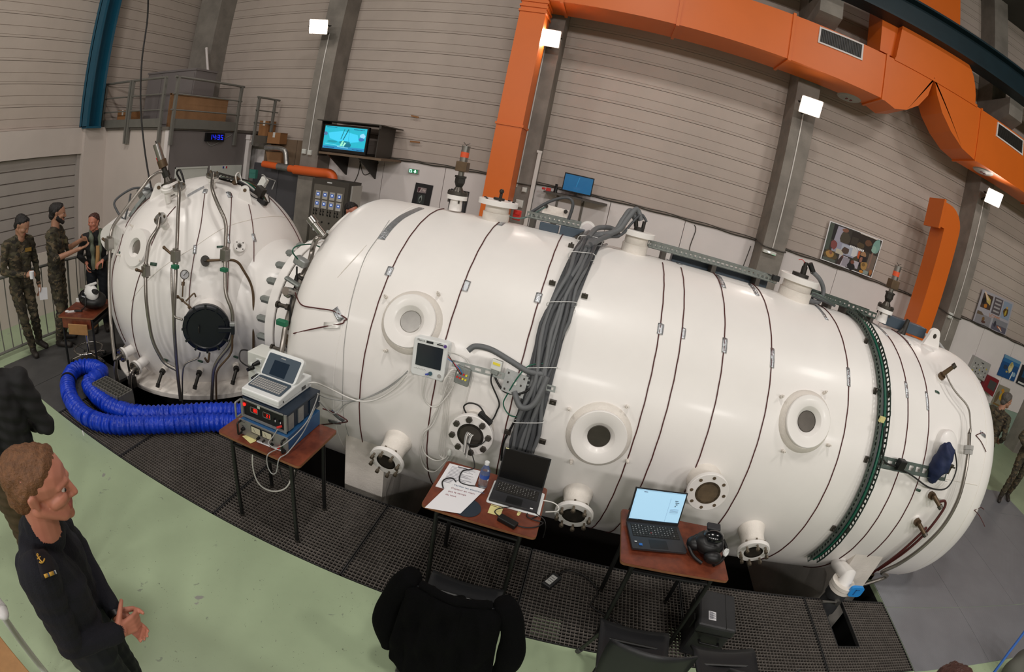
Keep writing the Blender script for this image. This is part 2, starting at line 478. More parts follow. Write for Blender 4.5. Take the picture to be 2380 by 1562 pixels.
for i in range(len(seams) - 1):
    x0, x1, y0, y1 = seams[i] + 0.004, seams[i + 1] - 0.004, 1.945, 2.80
    if i < 1: y1 = 2.62
    hole = (2.74, 2.98, 2.24, 2.90) if i == 6 else None
    fr = MB()
    for a, b in (((x0, y0), (x1, y0 + 0.006)), ((x0, y1 - 0.006), (x1, y1)), ((x0, y0), (x0 + 0.006, y1)), ((x1 - 0.006, y0), (x1, y1))):
        fr.box2((a[0], a[1], -0.03), (b[0], b[1], 0.004))
    if hole:
        fr.box2((hole[0] - 0.006, hole[2], -0.03), (hole[0], y1, 0.004)).box2((hole[1], hole[2], -0.03), (hole[1] + 0.006, y1, 0.004)).box2((hole[0], hole[2] - 0.006, -0.03), (hole[1], hole[2], 0.004))
    panel = fr.build('grating_panel', 'grate_frame', floor)
    br = MB(); pitch = 0.030
    n = int((x1 - x0) / pitch)
    for k in range(1, n + 1):
        x = x0 + k * (x1 - x0) / (n + 1)
        ye = hole[2] if hole and hole[0] < x < hole[1] else y1
        br.box2((x - 0.0016, y0, -0.028), (x + 0.0016, ye, 0.0))
    n = int((y1 - y0) / pitch)
    for k in range(1, n + 1):
        y = y0 + k * (y1 - y0) / (n + 1)
        if hole and y > hole[2]:
            br.box2((x0, y - 0.0016, -0.022), (hole[0], y + 0.0016, 0.001)); br.box2((hole[1], y - 0.0016, -0.022), (x1, y + 0.0016, 0.001))
        else: br.box2((x0, y - 0.0016, -0.022), (x1, y + 0.0016, 0.001))
    o = br.build('bars', 'grating', panel); o['kind'] = 'stuff'

cols = [(-9.85, -9.1), (-5.92, -5.49), (-1.70, -1.265), (2.81, 3.24), (7.3, 7.73), (11.72, 12.15), (16.2, 16.65)]
wb = MB(); wb.box2((-10.2, YW + 0.03, -0.2), (22, YW + 0.3, 9.6))
wall_back = structure(wb.build('wall_back', 'cladding'), 'back wall of horizontal cladding planks above white boards')
wh = MB()
for i in range(len(cols) - 1):
    x0, x1 = cols[i][1], cols[i + 1][0]
    n = 3; wdt = (x1 - x0) / n
    for k in range(n):
        q = MB(); q.box2((x0 + k * wdt + 0.006, 8.59, 0.88), (x0 + (k + 1) * wdt - 0.006, YW + 0.03, Z0)); q.build('wall_board', 'paint_white_wall', wall_back)
    q = MB(); q.box2((x0, 8.6, 0.0), (x1, YW + 0.03, 0.875)); q.build('dado', 'wall_green_dado', wall_back)
def plank(length, along):
    h = 0.432; g = 0.006; d = 0.018
    prof = [(0, 0), (0, 0.003), (d, g), (d, 0.045), (d * 0.5, 0.047), (d * 0.5, 0.05), (d, 0.052), (d, 0.21), (d * 0.3, 0.213), (d * 0.3, 0.217), (d, 0.22), (d, h - 0.003), (0, h)]
    q = MB()
    if along == 'x': q.prism([(0, -p[0], p[1]) for p in prof], (length, 0, 0))
    else: q.prism([(p[0], 0, p[1]) for p in prof], (0, length, 0))
    return q
for i in range(len(cols) - 1):
    x0, x1 = cols[i][1], cols[i + 1][0]
    base = None
    zz = Z0
    while zz < 9.4:
        if base is None:
            base = plank(x1 - x0, 'x').build('cladding_plank', 'cladding', wall_back); base.location = (x0, YW + 0.03, zz); o = base
        else:
            o = base.copy(); COL.objects.link(o); o.location = (x0, YW + 0.03, zz)
        zz += 0.432
for i, (x0, x1) in enumerate(cols):
    q = MB()
    q.box2((x0, YCOL, 0), (x1, YW + 0.1, 9.6))
    q.prism([(x0, YCOL, 6.35), (x0, 7.55, 6.62), (x0, 7.55, 6.98), (x0, YCOL, 6.98)], (x1 - x0, 0, 0))
    c = structure(q.build('wall_column', 'concrete'), 'concrete column of the back wall');
    attach(c, wall_back)
wl = MB(); wl.box2((XW - 0.3, -10, -0.85), (XW - 0.03, 9, 9.6))
wall_left = structure(wl.build('wall_left', 'cladding'), 'left wall of grey horizontal cladding above a roller door')
base = None; zz = 2.76
while zz < 9.4:
    if base is None:
        base = plank(15.5, 'y').build('cladding_plank', 'cladding', wall_left); o = base
    else:
        o = base.copy(); COL.objects.link(o)
    o.location = (XW - 0.03, -7.0, zz); zz += 0.432
q = MB(); q.box2((XW - 0.03, -10, 2.23), (XW + 0.12, 5.4, 2.76)); q.build('lintel', 'room_white', wall_left)
q = MB(); q.box2((XW - 0.03, 5.38, -0.6), (XW + 0.22, 5.98, 2.76)); q.build('pilaster', 'room_white', wall_left)
rd = MB(); rd.box2((XW - 0.03, 5.3, -0.6), (XW + 0.06, 5.39, 2.23)).box2((XW - 0.03, -9.0, -0.6), (XW + 0.06, -8.9, 2.23))
door = structure(rd.build('door_1', 'roller'), 'grey roller door of narrow slats')
base = None
for k in range(13):
    z = -0.6 + k * 0.2177
    if base is None:
        b_ = MB(); b_.prism([(XW - 0.02, -8.9, 0.004), (XW + 0.012, -8.9, 0.012), (XW + 0.012, -8.9, 0.203), (XW - 0.02, -8.9, 0.2137)], (0, 14.2, 0))
        base = b_.build('door_slat', 'roller', door); o = base
    else: o = base.copy(); COL.objects.link(o)
    o.location = (0, 0, z)
q = MB(); q.box2((-9.15, -8, -0.6), (-9.1, 4.9, 0.55)); structure(q.build('wall_ramp', 'room_white'), 'low white wall beyond the guard rail')
q = MB(); q.box2((XW + 0.0, 5.33, 2.76), (XW + 0.34, 5.39, 9.5)).box2((XW + 0.0, 5.64, 2.76), (XW + 0.34, 5.70, 9.5)).box2((XW + 0.1, 5.33, 2.76), (XW + 0.13, 5.7, 9.5)); q.box2((XW, 5.33, 2.74), (XW + 0.36, 5.7, 2.78))
tc_ = structure(q.build('trim_1', 'teal_steel'), 'teal steel column on the left wall')
q = MB(); q.box2((-10.2, -10.3, -0.3), (22.2, -10, 9.6)); structure(q.build('wall_front', 'cladding'), 'wall behind the viewer')
q = MB(); q.box2((22, -10, -0.3), (22.3, 9, 9.6)); structure(q.build('wall_right', 'cladding'), 'right wall of the hall')
q = MB(); q.box2((-10.3, -10.3, 9.55), (22.3, 9, 9.8)); structure(q.build('ceiling', 'ceiling'), 'dark roof of the hall')
q = MB()
q.box2((-9.9, 7.2, 6.98), (21.9, 7.55, 7.02)).box2((-9.9, 7.36, 7.02), (21.9, 7.39, 7.5)).box2((-9.9, 7.2, 7.5), (21.9, 7.55, 7.54))
structure(q.build('trim_2', 'teal_beam'), 'dark teal crane runway beam under the roof')
q = MB(); q.box2((8.0, 4.2, 8.7), (21.9, 4.5, 8.75)).box2((8.0, 4.34, 8.75), (21.9, 4.37, 9.2)).box2((8.0, 4.2, 9.2), (21.9, 4.5, 9.25)).box2((9.6, -9.9, 8.2), (9.64, 8.1, 9.0)).box2((9.4, -9.9, 8.18), (9.84, 8.1, 8.22))
structure(q.build('trim_3', 'teal_beam'), 'dark teal roof beams in the upper right corner')
rx, ry, rz = -7.5, 5.95, 2.72
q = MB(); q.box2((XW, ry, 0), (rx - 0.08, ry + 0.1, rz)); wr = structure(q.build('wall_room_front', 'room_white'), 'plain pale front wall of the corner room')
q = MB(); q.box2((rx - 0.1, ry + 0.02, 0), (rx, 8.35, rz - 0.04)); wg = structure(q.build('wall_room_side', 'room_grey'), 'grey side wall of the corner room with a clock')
q = MB(); q.box2((rx - 0.09, ry - 0.01, 0), (rx + 0.01, ry + 0.06, rz + 0.03)); q.build('corner_trim', 'paint_white_wall', wg)
q = MB(); q.box2((XW, ry - 0.03, rz - 0.03), (rx + 0.02, 8.6, rz + 0.03)); structure(q.build('ceiling_room', 'concrete_dark'), 'slab on top of the corner room')
def post(b, x, y, z0, z1, s=0.045): b.box2((x - s / 2, y - s / 2, z0), (x + s / 2, y + s / 2, z1))
pr = thing('platform_railing', 'grey steel railing with kick plates on top of the corner room', 'railing', (rx, ry, rz))
yf = ry - 0.06
for x in (-9.92, -8.92, -8.83, -7.72):
    q = MB(); post(q, x, yf, 2.42, 3.68, 0.055); q.build('post', 'rail_grey', pr)
for y in (5.98, 7.75):
    q = MB(); post(q, rx + 0.05, y, 2.42, 3.68, 0.055); q.build('post', 'rail_grey', pr)
for (xa, xb) in ((-9.98, -8.9), (-8.86, -7.68)):
    for z in (3.66, 3.35, 3.06):
        q = MB(); q.cone((xa, yf, z), (xb, yf, z), 0.024 if z > 3.6 else 0.014, n=8); q.build('rail', 'rail_grey', pr)
    q = MB(); q.box2((xa, yf - 0.01, 2.74), (xb, yf + 0.01, 2.9)); q.build('kick_plate', 'rail_grey', pr)
for z in (3.66, 3.35, 3.06):
    q = MB(); q.cone((rx + 0.05, 5.9, z), (rx + 0.05, 7.82, z), 0.024 if z > 3.6 else 0.014, n=8); q.build('rail', 'rail_grey', pr)
q = MB(); q.box2((rx + 0.04, 5.95, 2.72), (rx + 0.06, 7.76, 2.9)); q.build('kick_plate', 'rail_grey', pr)
pr2 = thing('stair_railing', 'short grey railing beside cardboard boxes above the orange pipe', 'railing', (-7.0, 8.1, 2.6))
for y in (7.86, 8.4):
    q = MB(); post(q, -7.0, y, 2.45, 3.45, 0.05); q.build('post', 'rail_grey', pr2)
for z in (3.45, 3.18, 2.92):
    q = MB(); q.cone((-7.0, 7.8, z), (-7.0, 8.55, z), 0.022 if z > 3.4 else 0.013, n=8); q.build('rail', 'rail_grey', pr2)
q = MB(); q.box2((-7.02, 7.86, 2.5), (-6.98, 8.6, 2.66)); q.build('kick_plate', 'rail_grey', pr2)
q = MB(); q.box2((-7.6, 8.35, 2.42), (-6.9, 8.6, 2.5)); structure(q.build('trim_4', 'concrete_dark'), 'ledge under the short railing')
q = MB(); q.box2((-9.75, 6.9, 2.75), (-8.05, 7.5, 3.95)).box2((-9.77, 6.88, 3.93), (-8.03, 7.52, 3.97))
for k in range(3): q.box2((-9.7 + k * 0.56, 6.885, 2.82), (-9.7 + k * 0.56 + 0.5, 6.9, 3.88))
tag(q.build('storage_cupboard', 'room_grey'), 'dark grey cupboard standing behind the platform railing', 'cupboard')
q = MB(); q.box2((-7.85, 6.15, 2.75), (-7.8, 7.75, 3.38)).box2((-7.87, 6.15, 3.36), (-7.78, 7.75, 3.39))
tag(q.build('pale_board', 'wood_box'), 'pale wide board standing behind the railing above the clock', 'board')
def carton(name, a, b, label):
    t = thing(name, label, 'box', ((a[0] + b[0]) / 2, (a[1] + b[1]) / 2, a[2]))
    q = MB(); q.box2(a, b); q.build('body', 'card_brown', t)
    q = MB(); cx = (a[0] + b[0]) / 2
    q.box2((a[0] - 0.01, a[1] - 0.002, b[2]), (cx - 0.01, b[1] + 0.002, b[2] + 0.006)).box2((cx + 0.01, a[1] - 0.002, b[2]), (b[0] + 0.01, b[1] + 0.002, b[2] + 0.006)); q.build('flaps', 'card_brown', t)
    q = MB(); q.box2((cx - 0.03, a[1] - 0.003, b[2] - 0.1), (cx + 0.03, b[1], b[2] + 0.009)); q.build('tape', 'tape_clear', t)
carton('cardboard_box', (-9.72, 6.15, 2.75), (-9.3, 6.5, 3.1), 'cardboard box behind the railing next to the teal column')
carton('cardboard_box', (-7.32, 8.35, 2.51), (-7.05, 8.6, 2.98), 'tall cardboard box beside the short railing')
carton('cardboard_box', (-6.95, 8.25, 2.51), (-6.6, 8.5, 2.74), 'small cardboard box behind the short railing')
q = MB(); q.cone((-9.05, 7.95, 4.6), (-8.15, 7.75, 2.76), 0.03, n=8).cone((-9.05, 7.95, 4.6), (-9.06, 7.952, 4.64), 0.034, n=8)
tag(q.build('white_pole', 'paint_white_wall'), 'white pole leaning in the corner above the platform', 'pole')
q = MB(); q.cone((-8.75, 7.7, 3.45), (-8.74, 7.7, 2.75), 0.03, n=8).box2((-8.85, 7.6, 2.75), (-8.63, 7.8, 2.78))
tag(q.build('short_pole', 'rail_grey'), 'short pale post standing beside the leaning white pole', 'pole')
q = MB(); q.box2((rx + 0.0, 8.18, 0.0), (rx + 0.1, 8.28, 2.63)).box2((rx - 0.03, 8.16, 2.56), (rx + 0.13, 8.3, 2.66)).box2((rx + 0.1, 8.2, 2.5), (rx + 0.14, 8.26, 2.58))
tag(q.build('cable_trunking', 'paint_white_wall'), 'white vertical trunking at the end of the grey clock wall', 'trunking')
ck = thing('digital_clock', 'black digital wall clock with blue digits 14:35', 'clock', on_x(497, 318, rx + 0.02))
c0 = on_x(477, 308, rx); c1 = on_x(516, 329, rx)
q = MB(); q.box2((rx, c0.y, c1.z), (rx + 0.06, c1.y, c0.z)); q.build('case', 'black_gloss', ck)
mat('digit_blue', '#1d2ce0', 0.4, emit='#2436ff', estr=0.9)
SEG = {'1': 'bc', '4': 'fgbc', '3': 'abgcd', '5': 'afgcd', '0': 'abcdef', '9': 'abcdfg', '2': 'abged', '6': 'afgedc', '7': 'abc', '8': 'abcdefg'}
def seg_digit(q, o, U, V, w_, h_, ch, t=0.12, n_=None):
    """seven-segment digit: lower-left o, along U and V"""
    th = w_ * t * 1.6
    R = {'a': ((0, h_ - th), (w_, h_)), 'd': ((0, 0), (w_, th)), 'g': ((0, h_ / 2 - th / 2), (w_, h_ / 2 + th / 2)), 'f': ((0, h_ / 2), (th, h_)), 'b': ((w_ - th, h_ / 2), (w_, h_)), 'e': ((0, 0), (th, h_ / 2)), 'c': ((w_ - th, 0), (w_, h_ / 2))}
    for k in SEG[ch]:
        (x0, y0), (x1, y1) = R[k]
        p = [o + U * x0 + V * y0, o + U * x1 + V * y0, o + U * x1 + V * y1, o + U * x0 + V * y1]
        q.prism(p, n_)
q = MB(); L = c1.y - c0.y; hgt = c0.z - c1.z
for k, ch in enumerate('1435'):
    seg_digit(q, Vector((rx + 0.06, c0.y + L * (0.17 + 0.19 * k + (0.05 if k > 1 else 0)), c1.z + hgt * 0.22)), Vector((0, 1, 0)), Vector((0, 0, 1)), L * 0.12, hgt * 0.56, ch, n_=(0.004, 0, 0))
q.box2((rx + 0.06, c0.y + L * 0.535, c1.z + hgt * 0.36), (rx + 0.064, c0.y + L * 0.555, c1.z + hgt * 0.44)).box2((rx + 0.06, c0.y + L * 0.535, c1.z + hgt * 0.58), (rx + 0.064, c0.y + L * 0.555, c1.z + hgt * 0.66))
q.build('digits', 'digit_blue', ck)
q = MB(); q.tube(smooth_path([(rx + 0.02, c0.y + 0.06, c1.z), (rx + 0.02, c0.y + 0.14, c1.z - 0.07), (rx + 0.02, c0.y + 0.3, c1.z - 0.06), (rx + 0.02, c1.y + 0.25, c0.z - 0.02)], 6), 0.004, 6); q.build('cable', 'wire_grey', ck)
b0 = on_x(420, 397, rx + 0.02)
q = MB(); q.box2((rx, 6.2, 1.2), (rx + 0.03, 7.05, 2.0)); q.box2((rx, 6.2, 1.97), (rx + 0.045, 7.05, 2.0))
tag(q.build('white_board', 'plastic_offwhite'), 'white board on the grey wall left of the flag sticker board', 'board')
fb = thing('notice_board', 'white notice board with a small tricolour sticker', 'board', (rx, 7.6, 1.6))
q = MB(); q.box2((rx, 7.15, 1.2), (rx + 0.03, 8.1, 2.0)); q.build('board', 'plastic_offwhite', fb)
for k, mm in enumerate(('flag_blue', 'paper', 'flag_red')):
    q = MB(); q.box2((rx + 0.03, 7.5 + k * 0.045, 1.94), (rx + 0.034, 7.545 + k * 0.045, 1.985)); q.build('flag_stripe', mm, fb)
gr = thing('guard_rail', 'grey tubular guard rail behind the two soldiers and the woman', 'railing', (-6.42, 2.5, 0))
for z in (1.0, 0.07):
    q = MB(); q.cone((-6.42, 0.6, z), (-6.42, 4.6, z), 0.02, n=8); q.build('rail', 'rail_grey', gr)
for k in range(28):
    q = MB(); q.cone((-6.42, 0.6 + k * 0.148, 0.0 if k % 9 == 0 else 0.07), (-6.42, 0.6 + k * 0.148, 1.0), 0.018 if k % 9 == 0 else 0.009, n=6); q.build('bar', 'rail_grey', gr)

# ================================================================== ducts, lamps and things on the back wall
def ink(h, rough=0.55, emit=0.0):
    k = 'ink_' + h + ('e%.1f' % emit if emit else '')
    if k not in M: mat(k, '#' + h, rough, emit=('#' + h) if emit else None, estr=emit)
    return k
class Flat:
    """a rectangle in the scene (four corners) that can carry flat print"""
    def __init__(s, p00, p10, p11, p01, n=None):      # top-left, top-right, bottom-right, bottom-left
        s.c = [Vector(p) for p in (p00, p10, p11, p01)]
        nn = (s.c[3] - s.c[0]).cross(s.c[1] - s.c[0]).normalized()
        s.n = nn if nn.dot(CAM - s.c[0]) > 0 else -nn
    def at(s, u, v, d=0.0):
        a, b, c, e = s.c
        return (a * (1 - u) + b * u) * (1 - v) + (e * (1 - u) + c * u) * v + s.n * d
    def slab(s, b, u0, v0, u1, v1, d0, d1):
        p = [s.at(u0, v0, d0), s.at(u1, v0, d0), s.at(u1, v1, d0), s.at(u0, v1, d0)]
        b.prism(p, s.n * (d1 - d0)); return b
    def prints(s, items, parent, d=0.003, t=0.0012, name='print'):
        b = MB(); mats = []
        for k, (hx, poly) in enumerate(items):
            m_ = hx if hx in M else ink(hx)
            if m_ not in mats: mats.append(m_)
            b.cur = mats.index(m_)
            if len(poly) == 4 and not isinstance(poly[0], (tuple, list)):
                u0, v0, u1, v1 = poly; poly = [(u0, v0), (u1, v0), (u1, v1), (u0, v1)]
            b.prism([s.at(u, v, d + k * 0.0002) for u, v in poly], s.n * t)
        o = b.build(name, mats, parent); o['kind'] = 'stuff'; return o
def flat_y(c, Y): return Flat(*[on_y(px, py, Y) for px, py in c])
def flat_rect_y(px0, py0, px1, py1, Y):
    """upright rectangle on the plane y = Y given two opposite corner pixels (upper left, lower right)"""
    a, b = on_y(px0, py0, Y), on_y(px1, py1, Y)
    return Flat((a.x, Y, a.z), (b.x, Y, a.z), (b.x, Y, b.z), (a.x, Y, b.z))
def blob(u, v, ru, rv, n=9, seed=1, a0=0.0):
    rnd = random.Random(seed)
    return [(u + ru * (0.8 + 0.35 * rnd.random()) * math.cos(a0 + 2 * math.pi * k / n), v + rv * (0.8 + 0.35 * rnd.random()) * math.sin(a0 + 2 * math.pi * k / n)) for k in range(n)]

YF, YB = 7.41, 8.10
ZB, ZT = 5.466, 6.27
duct = thing('air_duct', 'long orange rectangular air duct with a drop leg, running above the chamber', 'air duct', (1.0, 7.7, ZB))
x_end = on_y(2048, 243, YF).x
q = MB(); q.box2((-1.5, YF, ZB), (x_end, YB, ZT))
arc = [(-1.5, ZT)] + [(-1.5 - 0.42 * math.sin(a), ZT - 0.42 + 0.42 * math.cos(a)) for a in [i * math.pi / 16 for i in range(1, 9)]] + [(-1.92, ZB), (-1.5, ZB)]
q.prism([(x, YF, z) for x, z in arc], (0, YB - YF, 0)); q.build('main_run', 'orange', duct)
for px, py in ((1303, 22), (1578, 40), (1840, 92), (2056, 190)):
    x = on_y(px, py, YF).x
    q = MB(); q.box2((x - 0.025, YF - 0.028, ZB - 0.028), (x + 0.025, YB + 0.02, ZT + 0.028)); q.build('joint_flange', 'orange', duct)
q = MB(); q.box2((-1.885, YF + 0.01, 0.0), (-1.475, 7.86, ZB)); q.build('drop_leg', 'orange', duct)
for z in (on_y(1190, 290, YF).z, ZB - 0.05, ZB - 0.14, ZB - 0.23):
    q = MB(); q.box2((-1.905, YF - 0.01, z - 0.02), (-1.455, 7.88, z + 0.02)); q.build('joint_flange', 'orange', duct)
def grille(d, corners, Y):
    f_ = flat_y(corners, Y); b = MB()
    for r in ((0, 0, 1, 0.09), (0, 0.91, 1, 1), (0, 0.09, 0.035, 0.91), (0.965, 0.09, 1, 0.91)): f_.slab(b, *r, 0.0, 0.02)
    fr = b.build('grille', 'paint_white_wall', d)
    b = MB(); f_.slab(b, 0.03, 0.08, 0.97, 0.92, 0.001, 0.004); b.build('grille_back', 'black', fr)
    for k in range(26):
        u = 0.05 + 0.9 * k / 25; b = MB(); f_.slab(b, u - 0.004, 0.09, u + 0.004, 0.91, 0.004, 0.015); b.build('slat', 'cab_dark', fr)
grille(duct, [(1905, 62), (2007, 103), (2003, 141), (1900, 99)], YF)
def diffuser(d, px, py, z):
    c = on_z(px, py, z)
    b = MB(); b.lathe(c, (0, 0, -1), [(0.0, 0.03), (0.1, 0.03), (0.13, 0.012), (0.2, 0.02), (0.23, 0.0), (0.23, -0.01)], 24); o = b.build('diffuser', 'panel_grey', d, 40)
    for s_ in (-1, 1):
        b = MB(); b.box((c.x + s_ * 0.045, c.y, z - 0.035), (0.03, 0.07, 0.012)); b.build('tab', 'cabinet_red', o)
diffuser(duct, 1973, 227, ZB)
elb = thing('duct_elbows', 'pair of orange duct elbows meeting below a riser at upper right', 'air duct', on_y(2172, 180, YF))
cusp = on_y(2172, 180, YF)
Lp = [(x_end, ZB)] + [(on_y(a, b, YF).x, on_y(a, b, YF).z) for a, b in ((2080, 253), (2108, 255), (2135, 245), (2157, 222))] + [(cusp.x, cusp.z), (cusp.x, ZT), (x_end, ZT)]
q = MB(); q.prism([(x, YF, z) for x, z in Lp], (0, YB - YF, 0)); q.build('elbow', 'orange', elb)
Rp0 = [(on_y(a, b, YF).x, on_y(a, b, YF).z) for a, b in ((2178, 220), (2190, 262), (2210, 305), (2236, 345))]
x2 = on_y(2265, 372, YF).x; zb2 = on_y(2265, 372, YF).z
q = MB(); q.prism([(x, YF, z) for x, z in [(cusp.x, cusp.z)] + Rp0 + [(x2, zb2), (x2, ZT), (cusp.x, ZT)]], (0, YB - YF, 0)); q.build('elbow', 'orange', elb)
xa, xb = on_y(2083, 121, YF).x, on_y(2268, 232, YF).x
q = MB(); q.box2((xa - 0.02, YF - 0.02, ZT - 0.02), (xb + 0.04, YB + 0.02, ZT + 0.03)); q.build('joint_flange', 'orange', elb)
sh = [(xa, ZT), (xb, ZT)] + [(xb - 0.35 * (1 - math.cos(a)), ZT + 0.75 * math.sin(a)) for a in [i * math.pi / 12 for i in range(1, 7)]] + [(xa + 0.1, ZT + 0.75)]
q = MB(); q.prism([(x, YF, z) for x, z in sh], (0, YB - YF, 0)); q.build('transition', 'orange', elb)
q = MB(); q.box2((xa - 0.25, YF + 0.15, ZT + 0.1), (xb - 0.4, YB, 9.5)); q.build('riser', 'orange', elb)
d2 = thing('air_duct', 'orange air duct continuing right past the last lamp to the picture edge', 'air duct', (x2 + 4, 7.7, zb2))
q = MB(); q.box2((x2, YF, zb2), (17.0, YB, ZT)); q.build('main_run', 'orange', d2)
for x in (x2 + 0.01, x2 + 2.3, x2 + 4.6):
    q = MB(); q.box2((x - 0.02, YF - 0.022, zb2 - 0.022), (x + 0.02, YB + 0.02, ZT + 0.022)); q.build('joint_flange', 'orange', d2)
grille(d2, [(2318, 283), (2378, 326), (2376, 362), (2314, 316)], YF)
diffuser(d2, 2285, 398, zb2)
sd = thing('stub_duct', 'short orange duct rising behind the chamber and bending to the wall', 'air duct', (6.4, 7.9, 0))
yA, yB_ = 7.62, 8.06
lx0, lx1 = on_y(2121, 777, yA).x, on_y(2168, 753, yA).x
zt = on_y(2200, 512, yA).z
w_ = lx1 - lx0
pr_ = [(lx0, 0), (lx1, 0), (lx1, zt - 0.12)] + [(lx1 - 0.42 + 0.42 * math.cos(a), zt - 0.12 + 0.42 * math.sin(a)) for a in [i * math.pi / 12 for i in range(1, 7)]] + [(lx0 - 0.12, zt + 0.3), (lx0 - 0.12, zt - 0.16), (lx0, zt - 0.16)]
q = MB(); q.prism([(x, yA, z) for x, z in pr_], (0, yB_ - yA, 0)); q.build('body', 'orange', sd, 25)
q = MB(); q.box2((lx0 - 0.17, yA - 0.03, zt - 0.2), (lx0 - 0.12, yB_ + 0.03, zt + 0.34)); q.build('mouth_flange', 'orange', sd)

lamp_px = [(740, 62), (1275, 88), (1885, 248), (2310, 460)]
lamp_lab = ['lit floodlight on the column above the large television', 'lit floodlight on the column beside the orange drop leg', 'lit floodlight under the duct on the column of the exit light', 'lit floodlight on the rightmost column in view']
for k, (px, py) in enumerate(lamp_px):
    c = on_y(px, py, 7.75)
    t = thing('flood_lamp', lamp_lab[k], 'lamp', c, 'floodlights on the back wall columns')
    aim = Vector((c.x * 0.55, -1.0, 0.6)) - c
    X, Y_, Z = frame(aim)        # X horizontal, Z along the beam
    Yv = Z.cross(X)
    f_ = [c + X * sx * 0.19 + Yv * sy * 0.15 for sx, sy in ((-1, -1), (1, -1), (1, 1), (-1, 1))]
    bk = [c - Z * 0.14 + X * sx * 0.11 + Yv * sy * 0.08 for sx, sy in ((-1, -1), (1, -1), (1, 1), (-1, 1))]
    q = MB(); q.hexa(bk + f_); q.build('housing', 'lamp_body', t)
    q = MB(); q.prism([c + Z * 0.004 + X * sx * 0.175 + Yv * sy * 0.135 for sx, sy in ((-1, -1), (1, -1), (1, 1), (-1, 1))], Z * 0.012); q.build('glass', 'lamp_face', t)
    q = MB(); q.tube([c - X * 0.2, c - X * 0.2 - Z * 0.16, c - Z * 0.2, c + X * 0.2 - Z * 0.16, c + X * 0.2], 0.012, 6); q.build('bracket', 'iron_dark', t)
    q = MB(); q.cone(c - Z * 0.18, Vector((c.x, YCOL - 0.01, c.z - 0.06)), 0.02, n=8); q.build('arm', 'iron_dark', t)
    ccx = (cols[(1, 2, 3, 4)[k]][0] + cols[(1, 2, 3, 4)[k]][1]) / 2
    q = MB(); zend = (2.42, 2.35, 2.42, 1.9)[k]
    q.cone((ccx - 0.03, YCOL - 0.014, zend), (ccx - 0.03, YCOL - 0.014, c.z - 0.05), 0.011, n=6); q.build('conduit', 'wire_white', t)

tf = flat_y([(755, 285), (860, 300), (852, 362), (743, 348)], 7.75)
a, b_ = on_y(755, 287, 7.75), on_y(852, 360, 7.75)
TX0, TX1, TZ1, TZ0 = a.x, on_y(858, 300, 7.75).x, a.z, on_y(747, 350, 7.75).z
tv = thing('television', 'large flat television showing a bright turquoise underwater picture', 'television', ((TX0 + TX1) / 2, 7.8, TZ0))
q = MB(); q.box2((TX0, 7.75, TZ0), (TX1, 7.83, TZ1)); q.build('casing', 'black_gloss', tv, bevel=0.008)
sf = Flat((TX0 + 0.03, 7.749, TZ1 - 0.035), (TX1 - 0.03, 7.749, TZ1 - 0.035), (TX1 - 0.03, 7.749, TZ0 + 0.06), (TX0 + 0.03, 7.749, TZ0 + 0.06))
mat('tv_sea', '#1f9fb4', 0.3, emit='#27b7cf', estr=0.75, col2='#1f93a0', vscale=4)
q = MB(); sf.slab(q, 0, 0, 1, 1, 0.0, 0.002); q.build('screen', 'tv_sea', tv)
def E_(h): return ink(h, 0.4, 0.7)
it = [(E_('3fc8ee'), [(0.1, 0.3), (0.45, 0.18), (0.8, 0.3), (0.85, 0.6), (0.5, 0.72), (0.15, 0.55)]),
      (E_('1a7f86'), [(0.47, 0.1), (0.49, 0.1), (0.43, 0.55), (0.41, 0.55)]), (E_('12666e'), [(0.56, 0.09), (0.585, 0.09), (0.485, 0.58), (0.465, 0.58)]), (E_('1d808a'), [(0.595, 0.1), (0.6, 0.1), (0.61, 0.68), (0.605, 0.68)]),
      (E_('1c7f8f'), blob(0.53, 0.7, 0.14, 0.1, 9, 3)), (E_('146b80'), blob(0.6, 0.8, 0.09, 0.1, 9, 4)), (E_('8fe6c6'), [(0.46, 0.62), (0.5, 0.6), (0.47, 0.86), (0.41, 0.86)]), (E_('a0ead6'), [(0.52, 0.68), (0.56, 0.7), (0.51, 0.87), (0.48, 0.85)]),
      (E_('8fd2f4'), blob(0.92, 0.32, 0.06, 0.11, 9, 5)), (E_('3a6fae'), blob(0.9, 0.48, 0.07, 0.08, 9, 6)), (E_('4d6f9a'), blob(0.04, 0.35, 0.05, 0.09, 9, 8)), (E_('1d8f9f'), blob(0.22, 0.68, 0.14, 0.06, 9, 9)),
      (E_('6fd6ea'), [(0.05, 0.78), (0.4, 0.83), (0.4, 0.85), (0.05, 0.8)]), (E_('2b86b6'), [(0.0, 0.88), (1, 0.86), (1, 1), (0, 1)]), (E_('9fe8f2'), [(0.36, 0.88), (0.62, 0.9), (0.62, 0.92), (0.36, 0.9)])]
for k in range(8):
    for (u0, v0) in ((0.05, 0.03), (0.7, 0.06), (0.05, 0.93), (0.72, 0.94)):
        it.append((E_('123a6a'), (u0 + k * 0.032, v0, u0 + k * 0.032 + 0.02, v0 + 0.03)))
sf.prints(it, tv, 0.0022, 0.0006, 'picture')
hb = on_y(743, 283, 7.7); hz = TZ1 + 0.05
q = MB(); q.box2((TX0 - 0.12, 7.66, hz), (TX1 + 0.28, YW - 0.05, hz + 0.018)).box2((TX0 - 0.12, 7.83, TZ0 - 0.1), (TX0 - 0.1, YCOL - 0.005, hz)).box2((TX1 + 0.1, 7.95, TZ0 - 0.06), (TX1 + 0.12, YW - 0.05, hz))
q.box2((TX1 + 0.24, 7.66, hz - 0.06), (TX1 + 0.27, 7.7, hz))
tag(q.build('television_hood', 'cab_dark'), 'dark wooden hood over the large television', 'hood')
